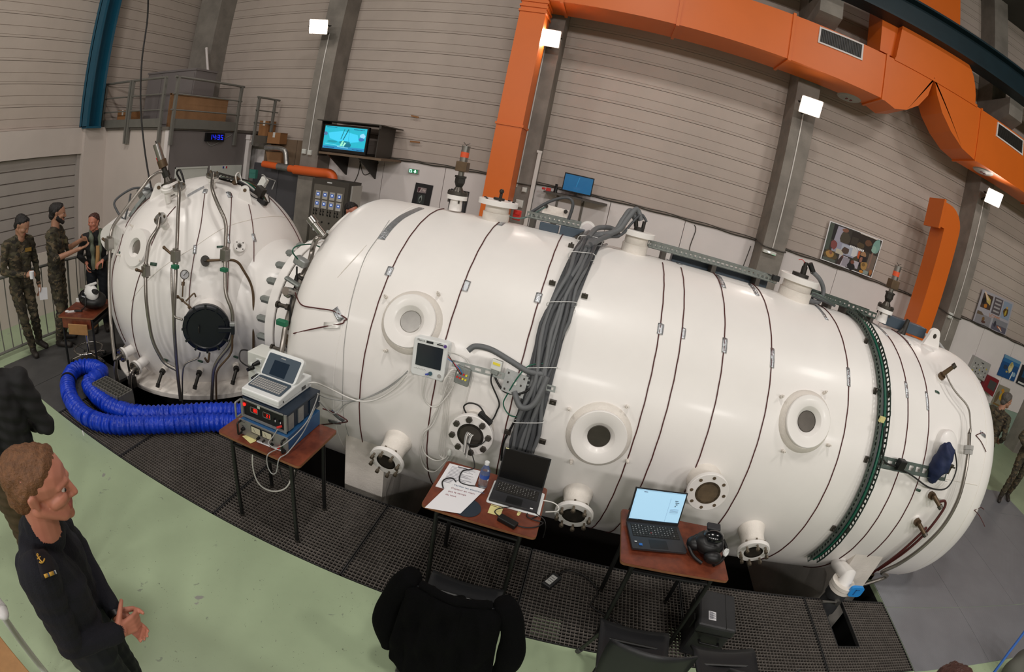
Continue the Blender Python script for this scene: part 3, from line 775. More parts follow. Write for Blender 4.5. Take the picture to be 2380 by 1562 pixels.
ts = thing('television_shelf', 'narrow wooden shelf on brackets below the large television', 'shelf', ((TX0 + TX1) / 2, 7.9, TZ0 - 0.06))
q = MB(); q.box2((TX0 - 0.02, 7.72, TZ0 - 0.055), (TX1 + 0.35, YW - 0.05, TZ0 - 0.015)); q.build('board', 'wood_panel', ts)
for x in (TX0 + 0.12, TX1 - 0.17):
    q = MB(); q.prism([(x, YW - 0.06, TZ0 - 0.055), (x, 7.8, TZ0 - 0.055), (x, YW - 0.06, TZ0 - 0.45)], (0.03, 0, 0)); q.build('bracket', 'iron_dark', ts)
A2, B2 = on_y(1314, 400, 8.3), on_y(1373, 458, 8.3)
t2 = thing('television', 'small flat television showing a plain dark blue picture', 'television', ((A2.x + B2.x) / 2, 8.3, B2.z))
q = MB(); q.box2((A2.x, 8.28, B2.z), (B2.x, 8.33, A2.z)); q.build('casing', 'black_gloss', t2, bevel=0.005)
mat('tv_blue', '#0b5a84', 0.3, emit='#0a6fa6', estr=0.3, col2='#0a4f7c', vscale=5)
s2 = Flat((A2.x + 0.015, 8.279, A2.z - 0.02), (B2.x - 0.015, 8.279, A2.z - 0.02), (B2.x - 0.015, 8.279, B2.z + 0.025), (A2.x + 0.015, 8.279, B2.z + 0.025))
q = MB(); s2.slab(q, 0, 0, 1, 1, 0, 0.002); q.build('screen', 'tv_blue', t2)
s2.prints([(E_('0e6690'), [(0.5, 0.1), (0.53, 0.1), (0.46, 0.7), (0.44, 0.7)]), (E_('2d84b4'), blob(0.47, 0.78, 0.05, 0.06, 9, 2)), (E_('0c4f78'), blob(0.5, 0.78, 0.14, 0.09, 9, 5))], t2, 0.0022, 0.0006, 'picture')
q = MB(); q.cone(((A2.x + B2.x) / 2, 8.32, B2.z - 0.05), ((A2.x + B2.x) / 2, 8.32, B2.z + 0.03), 0.02, n=10).box(((A2.x + B2.x) / 2, 8.31, B2.z - 0.05), (0.24, 0.15, 0.012)); q.build('foot', 'black_gloss', t2)
sh2 = thing('wall_shelf', 'dark shelf on two brackets carrying the small television', 'shelf', (A2.x, 8.4, B2.z - 0.06))
q = MB(); q.box2((A2.x - 0.28, 8.15, B2.z - 0.09), (B2.x + 0.3, 8.585, B2.z - 0.058)); q.build('board', 'cab_dark', sh2)
for x in (A2.x - 0.08, B2.x - 0.14):
    q = MB(); q.box2((x, 8.57, B2.z - 0.5), (x + 0.04, 8.588, B2.z - 0.09)).box2((x + 0.01, 8.18, B2.z - 0.12), (x + 0.03, 8.58, B2.z - 0.09)); q.build('bracket', 'cab_grey', sh2)
q = MB(); q.cone((A2.x - 0.1, 8.3, B2.z - 0.058), (A2.x - 0.1, 8.3, B2.z + 0.03), 0.035, 0.03, n=10).cone((A2.x - 0.1, 8.3, B2.z + 0.03), (A2.x - 0.1, 8.3, B2.z + 0.09), 0.02, 0.024, n=10)
tag(q.build('camera', 'black'), 'small dark camera on the shelf left of the small television', 'camera')
q = MB(); q.box((A2.x - 0.22, 8.3, B2.z - 0.03), (0.08, 0.06, 0.055)).cone((A2.x - 0.27, 8.27, B2.z - 0.03), (A2.x - 0.33, 8.27, B2.z - 0.03), 0.02, n=10)
tag(q.build('red_adapter', 'red_plastic'), 'small red connector lying on the shelf near the small television', 'connector')
ex = flat_rect_y(951, 391, 972, 405, 8.56)
es = thing('exit_sign', 'small green emergency exit sign with a downward arrow', 'sign', ex.at(0.5, 1))
q = MB(); ex.slab(q, 0, 0, 1, 1, -0.03, 0.02); q.build('case', 'panel_grey', es)
ex.prints([(ink('1d7d4e', 0.5, 0.35), (0.04, 0.08, 0.96, 0.92)), (ink('bdf0e6', 0.5, 0.8), [(0.1, 0.15), (0.35, 0.15), (0.4, 0.85), (0.1, 0.85)]), (ink('1d7d4e', 0.5, 0.35), [(0.2, 0.3), (0.3, 0.35), (0.28, 0.7), (0.18, 0.7)]),
           (ink('e4fff4', 0.5, 0.8), [(0.62, 0.15), (0.76, 0.15), (0.76, 0.5), (0.87, 0.5), (0.69, 0.9), (0.52, 0.5), (0.62, 0.5)])], es, 0.0205)
el = flat_rect_y(1774, 578, 1801, 594, 8.12)
eb = thing('emergency_light', 'small white emergency light box on the column right of the long tray', 'light', el.at(0.5, 1))
q = MB(); el.slab(q, 0, 0, 1, 1, -0.03, 0.05); q.build('case', 'plastic_offwhite', eb, bevel=0.006)
el.prints([(ink('ffffff', 0.3, 2.0), blob(0.42, 0.45, 0.1, 0.14, 10, 1)), (ink('6fcf9a', 0.5, 0.6), (0.7, 0.82, 0.95, 0.95))], eb, 0.051)
for (px, py, Y, s_, lab) in ((707, 352, 8.13, 0.1, 'left of two white socket boxes on the column near the television'), (720, 355, 8.13, 0.1, 'right of two white socket boxes on the column near the television'), (1219, 441, 8.13, 0.085, 'white junction box on the column right of the drop leg'), (1207, 473, 8.13, 0.13, 'white socket with a black plug on the column, lower'), (2208, 733, 8.13, 0.12, 'grey box on the rightmost column in view, above the white wall')):
    c = on_y(px, py, Y); q = MB(); q.box(c, (s_, 0.045, s_)); q.box(c + Vector((0, -0.028, 0)), (s_ * 0.8, 0.012, s_ * 0.8))
    o = q.build('socket_box', 'plastic_offwhite', None, bevel=0.006); tag(o, lab, 'socket', 'socket boxes on the columns')
q = MB(); a = on_y(1256, 352, 8.13); q.box2((a.x - 0.03, 8.09, 0.3), (a.x + 0.03, 8.15, a.z)).box2((a.x - 0.05, 8.085, a.z - 0.03), (a.x + 0.035, 8.15, a.z + 0.01))
tag(q.build('white_trunking', 'wire_white'), 'white cable trunking on the right edge of the column by the drop leg', 'trunking')
cb = thing('cable_run', 'dark cables running along the top edge of the white wall', 'cable', (0, 8.57, Z0))
for i in range(1, 5):
    x0, x1 = cols[i][0] - 0.02 if i > 1 else cols[i][1], cols[i + 1][0]
    n = 18
    for dz, r in ((0.0, 0.014), (0.03, 0.01)):
        pts = [(x0 + (x1 - x0) * k / n, 8.57, Z0 + 0.01 + dz + 0.008 * math.sin(k * 2.1 + i + dz * 50)) for k in range(n + 1)]
        q = MB(); q.tube(smooth_path(pts, 3), r, 6); q.build('cable', 'cab_dark', cb)
for i, (x0, x1) in enumerate(cols[2:5]):
    q = MB(); q.tube(smooth_path([(x0 - 0.02, 8.57, Z0 + 0.02), (x0 - 0.01, 8.13, Z0 - 0.02), ((x0 + x1) / 2, 8.125, Z0 - 0.03), (x1 + 0.01, 8.13, Z0 - 0.02), (x1 + 0.02, 8.57, Z0 + 0.02)], 5), 0.013, 6); q.build('cable', 'cab_dark', cb)
for i, pl in enumerate((((1614, 523), (1617, 535), (1604, 572), (1602, 592)), ((1745, 572), (1725, 625)), ((836, 375), (845, 405), (862, 400), (880, 378)), ((838, 375), (832, 405), (820, 430)))):
    q = MB(); q.tube(smooth_path([on_y(a, b, 8.575) for a, b in pl], 6), 0.008, 6); q.build('drop_cable', 'cab_dark', cb)
for (c4, items, lab) in ((((967, 424), (1007, 431.5), (997, 480), (956, 474)), [('8d7f80', (0.18, 0.18, 0.68, 0.42)), ('4a2430', [(0.2, 0.22), (0.35, 0.2), (0.3, 0.4), (0.22, 0.4)]), ('c7b8b4', [(0.4, 0.2), (0.44, 0.2), (0.34, 0.4), (0.3, 0.4)]), ('b9aaa6', [(0.48, 0.24), (0.66, 0.28), (0.6, 0.36), (0.46, 0.33)]), ('2f3432', (0.28, 0.5, 0.68, 0.92)), ('8b9490', blob(0.45, 0.72, 0.09, 0.18, 10, 3)), ('14100f', blob(0.45, 0.74, 0.05, 0.12, 9, 5))], 'black poster with two small photographs below the exit sign'),
                         (((1049, 438), (1091, 446), (1080, 500), (1040, 492)), [('39383c', (0.1, 0.1, 0.9, 0.9))], 'plain black poster behind the first relief valve')):
    f_ = flat_y(c4, 8.575); t = thing('black_poster', lab, 'poster', f_.at(0.5, 1))
    q = MB(); f_.slab(q, 0, 0, 1, 1, -0.012, 0.004); q.build('sheet', 'poster_black', t)
    f_.prints(items, t, 0.0045)
rc = random.Random(5)
f_ = flat_y([(1929, 513), (2052, 559), (2025, 646), (1906, 602)], 8.585)
t = thing('collage_poster', 'large photo collage poster above the white wall', 'poster', f_.at(0.5, 1))
q = MB(); f_.slab(q, 0, 0, 1, 1, -0.005, 0.01); q.build('sheet', 'paper', t)
it = [('3a342e', (0.015, 0.02, 0.985, 0.98)), ('4d554c', (0.015, 0.02, 0.09, 0.72)), ('211c1f', (0.09, 0.03, 0.17, 0.42)), ('a9a4b4', [(0.16, 0.05), (0.3, 0.05), (0.31, 0.42), (0.14, 0.44)]), ('4c4436', blob(0.33, 0.3, 0.1, 0.17, 11, 2)), ('8a5b48', blob(0.3, 0.1, 0.06, 0.05, 9, 4)), ('2b211b', (0.42, 0.05, 0.86, 0.42)), ('3d352c', (0.44, 0.18, 0.56, 0.36)), ('6b4a35', blob(0.75, 0.2, 0.07, 0.08, 9, 6)), ('54452f', blob(0.62, 0.33, 0.08, 0.08, 9, 7)),
      ('7fa79e', blob(0.91, 0.22, 0.08, 0.2, 11, 8)), ('94b8ab', blob(0.88, 0.3, 0.05, 0.1, 9, 9)), ('9fa0b4', (0.14, 0.42, 0.62, 0.7)), ('b7bccb', (0.3, 0.44, 0.55, 0.66)), ('8a4a48', blob(0.16, 0.54, 0.06, 0.12, 10, 10)), ('c8c0ae', (0.22, 0.6, 0.36, 0.72)), ('55433a', blob(0.38, 0.58, 0.07, 0.09, 9, 11)), ('d8d8da', (0.5, 0.46, 0.6, 0.66)), ('c85a2a', (0.615, 0.47, 0.655, 0.66)), ('4a4433', blob(0.6, 0.72, 0.05, 0.1, 9, 12)), ('a8805c', blob(0.72, 0.52, 0.06, 0.08, 9, 13)), ('211a1d', (0.66, 0.56, 0.8, 0.82)), ('9a6a58', blob(0.7, 0.66, 0.03, 0.08, 9, 14)), ('75675c', (0.82, 0.44, 0.97, 0.9)), ('8f6f62', (0.86, 0.4, 0.89, 0.8)),
      ('5d4e31', blob(0.14, 0.82, 0.12, 0.14, 12, 15)), ('b58a4c', blob(0.13, 0.8, 0.08, 0.08, 10, 16)), ('8e5f47', blob(0.14, 0.75, 0.03, 0.05, 9, 17)), ('5b6158', (0.03, 0.9, 0.26, 0.975)), ('c3bcc6', (0.3, 0.72, 0.46, 0.98)), ('9d97a2', (0.38, 0.74, 0.5, 0.96)), ('3d2c2c', [(0.34, 0.74), (0.38, 0.76), (0.35, 0.97), (0.29, 0.97), (0.3, 0.86)]), ('6d4038', blob(0.36, 0.75, 0.02, 0.03, 8, 18)), ('b9b3be', (0.58, 0.74, 0.68, 0.92)), ('1d1a1e', blob(0.55, 0.9, 0.08, 0.1, 10, 19)), ('7d4b3c', blob(0.56, 0.79, 0.035, 0.05, 9, 20)), ('b0894f', blob(0.78, 0.78, 0.07, 0.11, 11, 21)), ('7d6136', blob(0.77, 0.76, 0.03, 0.05, 9, 22)), ('d08a30', blob(0.76, 0.94, 0.04, 0.04, 9, 23)), ('8f9c98', (0.8, 0.88, 0.9, 0.97)), ('a86a3a', blob(0.94, 0.88, 0.03, 0.08, 9, 24))]
for k in range(9): it.append(('f2f2f2', (0.44 + k * 0.03, 0.405 + 0.002 * (k % 2), 0.463 + k * 0.03, 0.46)))
it.append(('e8ddd2', [(0.55, 0.022), (0.9, 0.022), (0.88, 0.045), (0.57, 0.04)]))
f_.prints(it, t, 0.0105)
f_ = flat_y([(2284, 672), (2356, 704), (2336, 780), (2260, 748)], 8.585)
t = thing('diver_poster', 'pale poster of diver photographs with orange lettering', 'poster', f_.at(0.5, 1))
q = MB(); f_.slab(q, 0, 0, 1, 1, -0.005, 0.008); q.build('sheet', ink('aeaab2'), t)
it = [('4a3a30', (0.06, 0.08, 0.35, 0.5)), ('c9b36a', [(0.1, 0.05), (0.3, 0.2), (0.32, 0.36), (0.2, 0.3)]), ('e8c9b0', [(0.06, 0.03), (0.12, 0.04), (0.26, 0.24), (0.2, 0.24)]), ('c47a2a', blob(0.2, 0.42, 0.05, 0.06, 9, 1)), ('26201e', blob(0.12, 0.3, 0.06, 0.1, 9, 2)), ('5b5358', (0.4, 0.06, 0.66, 0.54))]
for k in range(4): it.append(('a9a4a6', (0.44, 0.1 + 0.11 * k, 0.62, 0.15 + 0.11 * k)))
it += [('8c9bb0', (0.7, 0.06, 0.96, 0.56)), ('5a4220', blob(0.82, 0.36, 0.08, 0.14, 10, 3)), ('b8a03a', blob(0.82, 0.38, 0.03, 0.09, 9, 4)), ('c8a05a', blob(0.83, 0.22, 0.03, 0.04, 8, 5)), ('8f8b90', (0.03, 0.68, 0.46, 0.97)), ('6b5a48', [(0.03, 0.62), (0.14, 0.62), (0.24, 0.7), (0.03, 0.72)]), ('7a5a34', blob(0.24, 0.8, 0.04, 0.07, 9, 6)), ('5a3a34', blob(0.26, 0.88, 0.07, 0.04, 9, 7)), ('5f5c6a', (0.52, 0.78, 0.97, 0.97)), ('85858c', (0.52, 0.64, 0.97, 0.8)), ('3c3a44', blob(0.6, 0.8, 0.04, 0.1, 9, 8)), ('b0643a', [(0.66, 0.82), (0.8, 0.84), (0.84, 0.92), (0.7, 0.88)]), ('e8d8cc', [(0.7, 0.84), (0.74, 0.84), (0.86, 0.94), (0.82, 0.94)])]
f_.prints(it, t, 0.0085)
def lettering(txt, f_, u, v, h, mname, parent, du=None, dv=None, depth=0.0015, d=0.01, font_space=1.0, name='lettering'):
    """text mesh laid on a Flat: baseline start (u,v), height h in metres"""
    cu = bpy.data.curves.new(name, 'FONT'); cu.body = txt; cu.size = h * 1.35; cu.extrude = depth; cu.space_character = font_space
    tmp = bpy.data.objects.new(name, cu); COL.objects.link(tmp)
    dg = bpy.context.evaluated_depsgraph_get(); me = bpy.data.meshes.new_from_object(tmp.evaluated_get(dg)); me.name = name
    bpy.data.objects.remove(tmp); bpy.data.curves.remove(cu)
    o0 = f_.at(u, v, d); U = (f_.at(1, v) - f_.at(0, v)).normalized(); V = (f_.at(u, 0) - f_.at(u, 1)).normalized(); N = f_.n
    V = (V - U * V.dot(U)).normalized()
    for vv in me.vertices: vv.co = o0 + U * vv.co.x + V * vv.co.y + N * vv.co.z
    me.materials.clear(); me.materials.append(M[mname])
    o = bpy.data.objects.new(name, me); COL.objects.link(o); attach(o, parent); o['kind'] = 'stuff'; return o
lettering('UCOMMS', f_, 0.37, 0.66, 0.075, ink('c0763a'), t)
f_ = flat_y([(2336, 823), (2373, 841), (2356, 887), (2317, 871)], 8.57)
t = thing('turtle_picture', 'blue picture of a sea turtle on the white wall', 'picture', f_.at(0.5, 1))
q = MB(); f_.slab(q, 0, 0, 1, 1, -0.005, 0.01); q.build('sheet', ink('1c4f86'), t)
f_.prints([('6a96b4', (0.0, 0.0, 1, 0.14)), ('2f6da4', (0.0, 0.14, 1, 0.3)), ('c9bd86', blob(0.55, 0.45, 0.13, 0.26, 12, 3)), ('a89a62', blob(0.52, 0.3, 0.06, 0.1, 9, 4)), ('e0d6ac', blob(0.58, 0.55, 0.06, 0.12, 9, 5)), ('2c3f5a', blob(0.26, 0.52, 0.13, 0.1, 10, 6)), ('b7a868', blob(0.4, 0.7, 0.07, 0.05, 9, 7)), ('8fb0c8', blob(0.85, 0.7, 0.1, 0.12, 9, 8)), ('dfe6ec', [(0.72, 0.6), (0.76, 0.6), (0.74, 0.98), (0.68, 0.98)])], t, 0.0105)
f_ = flat_y([(2377, 847), (2405, 860), (2388, 903), (2361, 890)], 8.57)
t = thing('dark_poster', 'dark blue framed picture beside the sea turtle picture', 'picture', f_.at(0.5, 1))
q = MB(); f_.slab(q, 0, 0, 1, 1, -0.005, 0.012); q.build('sheet', ink('20242c'), t)
f_.prints([('1d4a6c', (0.2, 0.1, 1, 0.6)), ('5a94b0', (0.5, 0.2, 0.9, 0.4)), ('d5d5d2', (0.1, 0.85, 0.6, 0.94))], t, 0.0125)
f_ = flat_y([(2323, 893), (2348, 904), (2330, 950), (2303, 937)], 8.57)
t = thing('robot_picture', 'picture of a yellow underwater machine low on the white wall', 'picture', f_.at(0.5, 1))
q = MB(); f_.slab(q, 0, 0, 1, 1, -0.005, 0.01); q.build('sheet', ink('8f8876'), t)
f_.prints([('c79a1e', blob(0.65, 0.5, 0.28, 0.26, 12, 3)), ('e0b62c', blob(0.7, 0.45, 0.18, 0.12, 9, 4)), ('c8892a', blob(0.45, 0.2, 0.12, 0.09, 9, 5)), ('6a5a44', blob(0.2, 0.6, 0.14, 0.3, 9, 6)), ('7d6034', (0.1, 0.9, 0.9, 0.98))], t, 0.0105)
f_ = flat_y([(2266, 827), (2303, 847), (2288, 888), (2250, 862)], 8.5)
t = thing('instrument_panel', 'grey wall panel with rows of small switches behind the dome', 'panel', f_.at(0.5, 1))
q = MB(); f_.slab(q, 0, 0, 1, 1, -0.1, 0.02); q.build('case', 'panel_grey', t, bevel=0.01)
it = [('2b2b2b', (0.45, 0.14, 0.6, 0.19))]
for r_ in range(3):
    for k in range(5): it.append((('2d2a28', '4a4744', 'd5d2cc', '2d2a28', 'c7b52a')[(k + r_ * 2) % 5], (0.12 + 0.17 * k, 0.32 + 0.22 * r_, 0.17 + 0.17 * k, 0.4 + 0.22 * r_)))
f_.prints(it, t, 0.0205)
f_ = flat_y([(2296, 871), (2322, 884), (2306, 922), (2282, 903)], 8.45)
t = thing('red_cabinet', 'dark red wall cabinet with a glass front, low right of the dome', 'cabinet', f_.at(0.5, 1))
q = MB(); f_.slab(q, 0, 0, 1, 1, -0.12, 0.02); q.build('case', 'cabinet_red', t, bevel=0.008)
q = MB(); f_.slab(q, 0.28, 0.2, 0.9, 0.72, 0.02, 0.024); q.build('pane', ink('4c4a4a', 0.2), t)
for k, (a0, b0, a1, b1, lab) in enumerate(((956, 267, 973, 271, 'upper scrap of brown tape on the cladding'), (953, 327, 976, 329, 'lower scrap of brown tape on the cladding'))):
    p, r_ = on_y(a0, b0, 8.58), on_y(a1, b1, 8.58); f_ = Flat(p, r_, r_ - Vector((0, 0, 0.03)), p - Vector((0, 0, 0.03)))
    q = MB(); f_.slab(q, 0, 0, 1, 1, -0.012, 0.002); f_.slab(q, 0.05, 0.1, 0.35, 0.9, 0.002, 0.003); tag(q.build('tape_scrap', 'card_brown'), lab, 'tape')
q = MB(); q.box2((-7.45, 8.5, 0), (-6.0, 8.59, 2.06)).box2((-7.45, 8.49, 1.02), (-6.0, 8.5, 1.035)).box2((-6.74, 8.485, 0), (-6.71, 8.5, 2.06))
structure(q.build('door_2', 'door_grey'), 'dark grey double door in the back corner')
for k in range(3):
    q = MB(); q.box2((-7.2 + k * 0.44, 8.52, 2.08), (-7.2 + k * 0.44 + 0.43, 8.585, 2.62)); o = q.build('wood_board', 'wood_panel', wall_back)
f_ = flat_rect_y(697, 446, 715, 468, 8.47); q = MB(); f_.slab(q, 0, 0, 1, 1, 0, 0.003); o = q.build('paper_notice', 'paper')
tag(o, 'sheet of paper pinned up left of the control cabinet', 'paper')
f_.prints([('8d8a94', (0.1 + 0.2 * (k % 4), 0.1 + 0.16 * (k // 4), 0.24 + 0.2 * (k % 4), 0.18 + 0.16 * (k // 4))) for k in range(20)], o, 0.0035)
op = thing('orange_pipe', 'thick orange pipe with a silver taped branch on the corner wall', 'pipe', (-6.3, 8.2, 2.3))
yp = 8.1
P_ = [on_y(612, 381, yp), on_y(660, 389, yp), on_y(686, 394, yp)]
q = MB(); q.tube(P_, 0.07, 14); q.build('pipe', 'orange_pipe', op, 50)
P2 = [on_y(684, 394, yp), on_y(740, 401, yp), on_y(766, 403, yp), on_y(774, 410, yp), on_y(774, 430, yp)]
q = MB(); q.tube(bent_path(P2, 0.14), 0.092, 14); q.build('sleeve', 'orange_pipe', op, 50)
q = MB(); q.tube(bent_path([on_y(617, 343, yp), on_y(650, 345, yp), on_y(664, 350, yp), on_y(666, 382, yp)], 0.1), 0.055, 12); q.build('branch', 'silver_foil', op, 50)
q = MB(); q.cone(on_y(646, 386.5, yp), on_y(672, 391, yp), 0.076, n=14); q.build('foil_wrap', 'silver_foil', op, 50)
f_ = flat_y([(618, 352), (655, 355), (653, 380), (622, 378)], 8.3); q = MB(); f_.slab(q, 0, 0, 1, 1, -0.2, 0.0); f_.slab(q, 0.05, 0.08, 0.95, 0.92, 0.0, 0.006); tag(q.build('beige_box', 'wood_box'), 'beige box behind the silver branch of the orange pipe', 'box')
f_ = flat_rect_y(586, 393, 598, 415, 8.1); q = MB(); f_.slab(q, 0, 0, 1, 1, 0, 0.08); f_.slab(q, 0.1, 0.1, 0.9, 0.4, 0.08, 0.086); tag(q.build('green_box', ink('3f7d72')), 'small green box left of the orange pipe', 'box')
yc_ = 7.35
c0, c1 = on_y(727, 414, yc_), on_y(812, 424, yc_)
cw = c1.x - c0.x; ct = c0.z
cc = thing('control_cabinet', 'tall dark control cabinet with eight small displays behind the sphere', 'cabinet', (c0.x + cw / 2, yc_ + 0.2, 0))
q = MB(); q.box2((c0.x, yc_, 0), (c0.x + cw, yc_ + 0.45, ct)); q.build('body', 'cab_dark', cc)
q = MB(); q.box2((c0.x + cw, yc_ + 0.1, 0), (c0.x + cw + 0.03, yc_ + 0.44, ct - 0.05)); q.build('side_panel', 'cab_light', cc)
fc = Flat((c0.x, yc_, ct), (c0.x + cw, yc_, ct), (c0.x + cw, yc_, 0.2), (c0.x, yc_, 0.2))
H_ = ct - 0.2
q = MB(); fc.slab(q, 0.08, 0.09 / H_, 0.92, 1.55 / H_, 0, 0.012); q.build('face_plate', 'cab_grey', cc)
fc.prints([('d6d6d6', (0.42, 0.03 / H_, 0.55, 0.05 / H_))], cc, 0.001)
for r_ in range(2):
    for k in range(4):
        u = 0.16 + 0.195 * k; v = (0.2 + 0.165 * r_) / H_
        b = MB(); fc.slab(b, u, v, u + 0.135, v + 0.14 / H_, 0.012, 0.03); dd = b.build('display', 'cab_light', cc)
        b = MB(); fc.slab(b, u + 0.025, v + 0.03 / H_, u + 0.11, v + 0.09 / H_, 0.03, 0.032); b.build('screen', 'display_blue', dd)
        b = MB(); fc.slab(b, u + 0.05, v + 0.045 / H_, u + 0.085, v + 0.07 / H_, 0.032, 0.033); b.build('readout', ink('cfd8ee', 0.4, 0.8), dd)
for r_, (v, rad, mm) in enumerate(((0.56, 0.012, 'black'), (0.62, 0.012, 'black'), (0.75, 0.016, 'black'), (0.9, 0.032, 'plastic_white'), (1.12, 0.03, 'plastic_white'))):
    for k in range(4 if r_ > 1 else 8):
        u = (0.16 + 0.195 * k + 0.05) if r_ > 1 else (0.15 + 0.195 * (k // 2) + 0.075 * (k % 2))
        c = fc.at(u, v / H_, 0.012); b = MB(); b.cone(c, c + Vector((0, -0.02, 0)), rad, rad * 0.8, n=12)
        if r_ < 2: b.box(c + Vector((0, -0.025, 0.02)), (0.008, 0.01, 0.05))
        b.build('dial' if r_ > 2 else 'switch', mm, cc)

# ================================================================== the horizontal chamber
ch = thing('pressure_chamber', 'huge cream-white horizontal pressure chamber with domed ends and round portholes', 'pressure chamber', (1.0, AY, 0))
prof = []
n = 14
for i in range(n + 1):
    a = math.pi / 2 * i / n; prof.append((RC * math.sin(a), XL - DOME_L * math.cos(a)))
for x in (-1.645, -1.64, -1.635): prof.append((RC - (0.004 if x == -1.64 else 0), x))
for x in (-0.9, 0.0, 0.9, 1.8, 2.7, 3.4): prof.append((RC, x))
for i in range(n + 1):
    a = math.pi / 2 * i / n; prof.append((RC * math.cos(a), XR + DOME_R * math.sin(a)))
q = MB(); q.lathe((0, AY, AZ), (1, 0, 0), prof, 128); shell = q.build('shell', 'paint_cream', ch, 30)
def ang_of(p): return math.atan2(p.z - AZ, AY - p.y)
def radial(a): return Vector((0, -math.cos(a), math.sin(a)))
def ring_path(x, a0, a1, off, n=40, dx=0.0): return [cyl_pt(x + dx * math.sin(i * 1.7), a0 + (a1 - a0) * i / n, off) for i in range(n + 1)]
for x in (3.98,):
    q = MB(); q.tube(ring_path(x, -1.2, 1.75, 0.0), 0.003, 5); q.build('weld_seam', 'paint_cream_rough', ch)
q = MB(); q.tube([cyl_pt(x, 0.33, 0.0) for x in (2.9, 3.2, 3.5, 3.95)], 0.003, 5); q.build('weld_seam', 'paint_cream_rough', ch)
for k, (px, py) in enumerate(((957, 747), (1392, 1011), (1871, 983))):
    c = on_cyl(px, py); a = (math.radians(27.6), math.radians(8.4), math.radians(27.6))[k]
    c = cyl_pt(c.x, a); N = radial(a)
    q = MB(); q.lathe(c - N * 0.03, N, [(0.232, 0.0), (0.228, 0.028), (0.212, 0.046), (0.196, 0.06), (0.188, 0.06), (0.188, 0.0)], 40, closed=True); po = q.build('porthole', 'paint_cream_rough', ch, 40)
    q = MB(); q.lathe(c - N * 0.03, N, [(0.192, 0.03), (0.192, 0.084), (0.187, 0.09), (0.112, 0.09), (0.106, 0.086), (0.078, 0.05), (0.078, 0.02)], 48); q.build('ring', 'paint_cream', po, 35)
    q = MB(); q.lathe(c - N * 0.03, N, [(0.079, 0.052), (0.0745, 0.055), (0.0745, 0.04)], 32); q.build('gasket', 'steel_dark' if k else 'steel', po, 40)
    q = MB(); q.lathe(c - N * 0.03, N, [(0.0, 0.0505), (0.05, 0.0505), (0.0745, 0.05)], 32); q.build('pane', ('glass_dark', 'glass_dark', 'glass_olive')[k], po)
    if k == 2:
        X, Y_, Z = frame(N)
        pts = [c + N * 0.021 + X * 0.07 * math.cos(t) + Y_ * 0.07 * math.sin(t) for t in [math.pi + i * math.pi / 10 for i in range(11)]]
        q = MB(); q.prism(pts, N * 0.0005); q.build('view_inside', ink('3a3c34', 0.2), po)
    X = Vector((1, 0, 0)); Y_ = N.cross(X)
    for t in (28, 118, 208, 298):
        r = 0.275; p = c + X * r * math.cos(math.radians(t)) - Y_ * r * math.sin(math.radians(t))
        pa = ang_of(p); p = cyl_pt(p.x, pa); nn = radial(pa)
        q = MB(); q.lathe(p, nn, [(0.013, -0.01), (0.013, 0.03), (0.009, 0.032), (0.009, 0.05), (0.0035, 0.05), (0.0035, 0.03)], 12); q.build('stud', 'paint_cream_rough', ch, 40)
def hexbolt(b, c, N, r=0.014, h=0.014, shank=0.03, sr=None):
    X, Y_, Z = frame(N)
    b.prism([c + X * r * math.cos(t) + Y_ * r * math.sin(t) for t in [i * math.pi / 3 for i in range(6)]], Z * h)
    if shank: b.cone(c + Z * h, c + Z * (h + shank), sr or r * 0.55, n=8)
def nozzle(name, c, N, L, rn, rf, tf, bolts, inner=0.6, mode='bolts', inside='rust_inside', boltmat='brass_bolt', parent=None, matn='paint_cream', rot=0.2):
    """c: centre of the flange's outer face; N: outward; the pipe runs back by L"""
    parent = parent or ch
    q = MB(); q.lathe(c, N, [(rn * 1.25, -L - 0.03), (rn * 1.12, -L + 0.03), (rn, -L * 0.66), (rn, -tf)], 32); nz = q.build(name, 'paint_cream_rough', parent, 40)
    q = MB()
    q.lathe(c, N, [(rn * 0.9, -tf), (rf, -tf), (rf, -0.004), (rf - 0.004, 0), (rf * inner, 0), (rf * inner, -0.01), (rf * inner * 0.8, -0.012), (rf * inner * 0.8, -L * 0.8), (0, -L * 0.8)], 40)
    q.build('flange', matn, nz, 40)
    q = MB(); q.lathe(c, N, [(rf * inner * 0.79, -0.014), (rf * inner * 0.78, -L * 0.78), (0, -L * 0.78)], 32); q.build('bore', inside, nz, 40)
    q = MB(); q.lathe(c, N, [(rf * inner, 0.0012), (rf * inner * 0.8, 0.0012), (rf * inner * 0.8, -0.006)], 32); q.build('seat', 'steel_dark' if mode != 'holes' else 'rust_inside', nz)
    X, Y_, Z = frame(N); rb = rf * (1 + inner) / 2 + 0.002
    for i in range(bolts):
        t = rot + 2 * math.pi * i / bolts; p = c + (X * math.cos(t) + Y_ * math.sin(t)) * rb
        b = MB()
        if mode == 'holes': b.cone(p + Z * 0.0008, p + Z * 0.0016, 0.013, n=12); b.build('bolt_hole', 'rust_inside', nz); continue
        if mode == 'long': b.cone(p - Z * (tf + 0.03), p + Z * 0.03, 0.0085, n=8); hexbolt(b, p + Z * 0.03, Z, 0.016, 0.022, 0.004)
        else: b.cone(p - Z * (tf + 0.02), p + Z * 0.0, 0.009, n=8); hexbolt(b, p, Z, 0.022, 0.022, 0.0)
        b.build('bolt', boltmat, nz, 30)
    return nz
for (px, py, L, rf, mode, bolts, inner) in ((897, 1074, 0.23, 0.135, 'long', 8, 0.56), (1333, 1199, 0.21, 0.14, 'long', 8, 0.6), (1751, 1284, 0.22, 0.13, 'long', 8, 0.58)):
    c = on_cyl(px, py, L); a = ang_of(c); nozzle('nozzle', c, radial(a), L, 0.095, rf, 0.03, bolts, inner, mode)
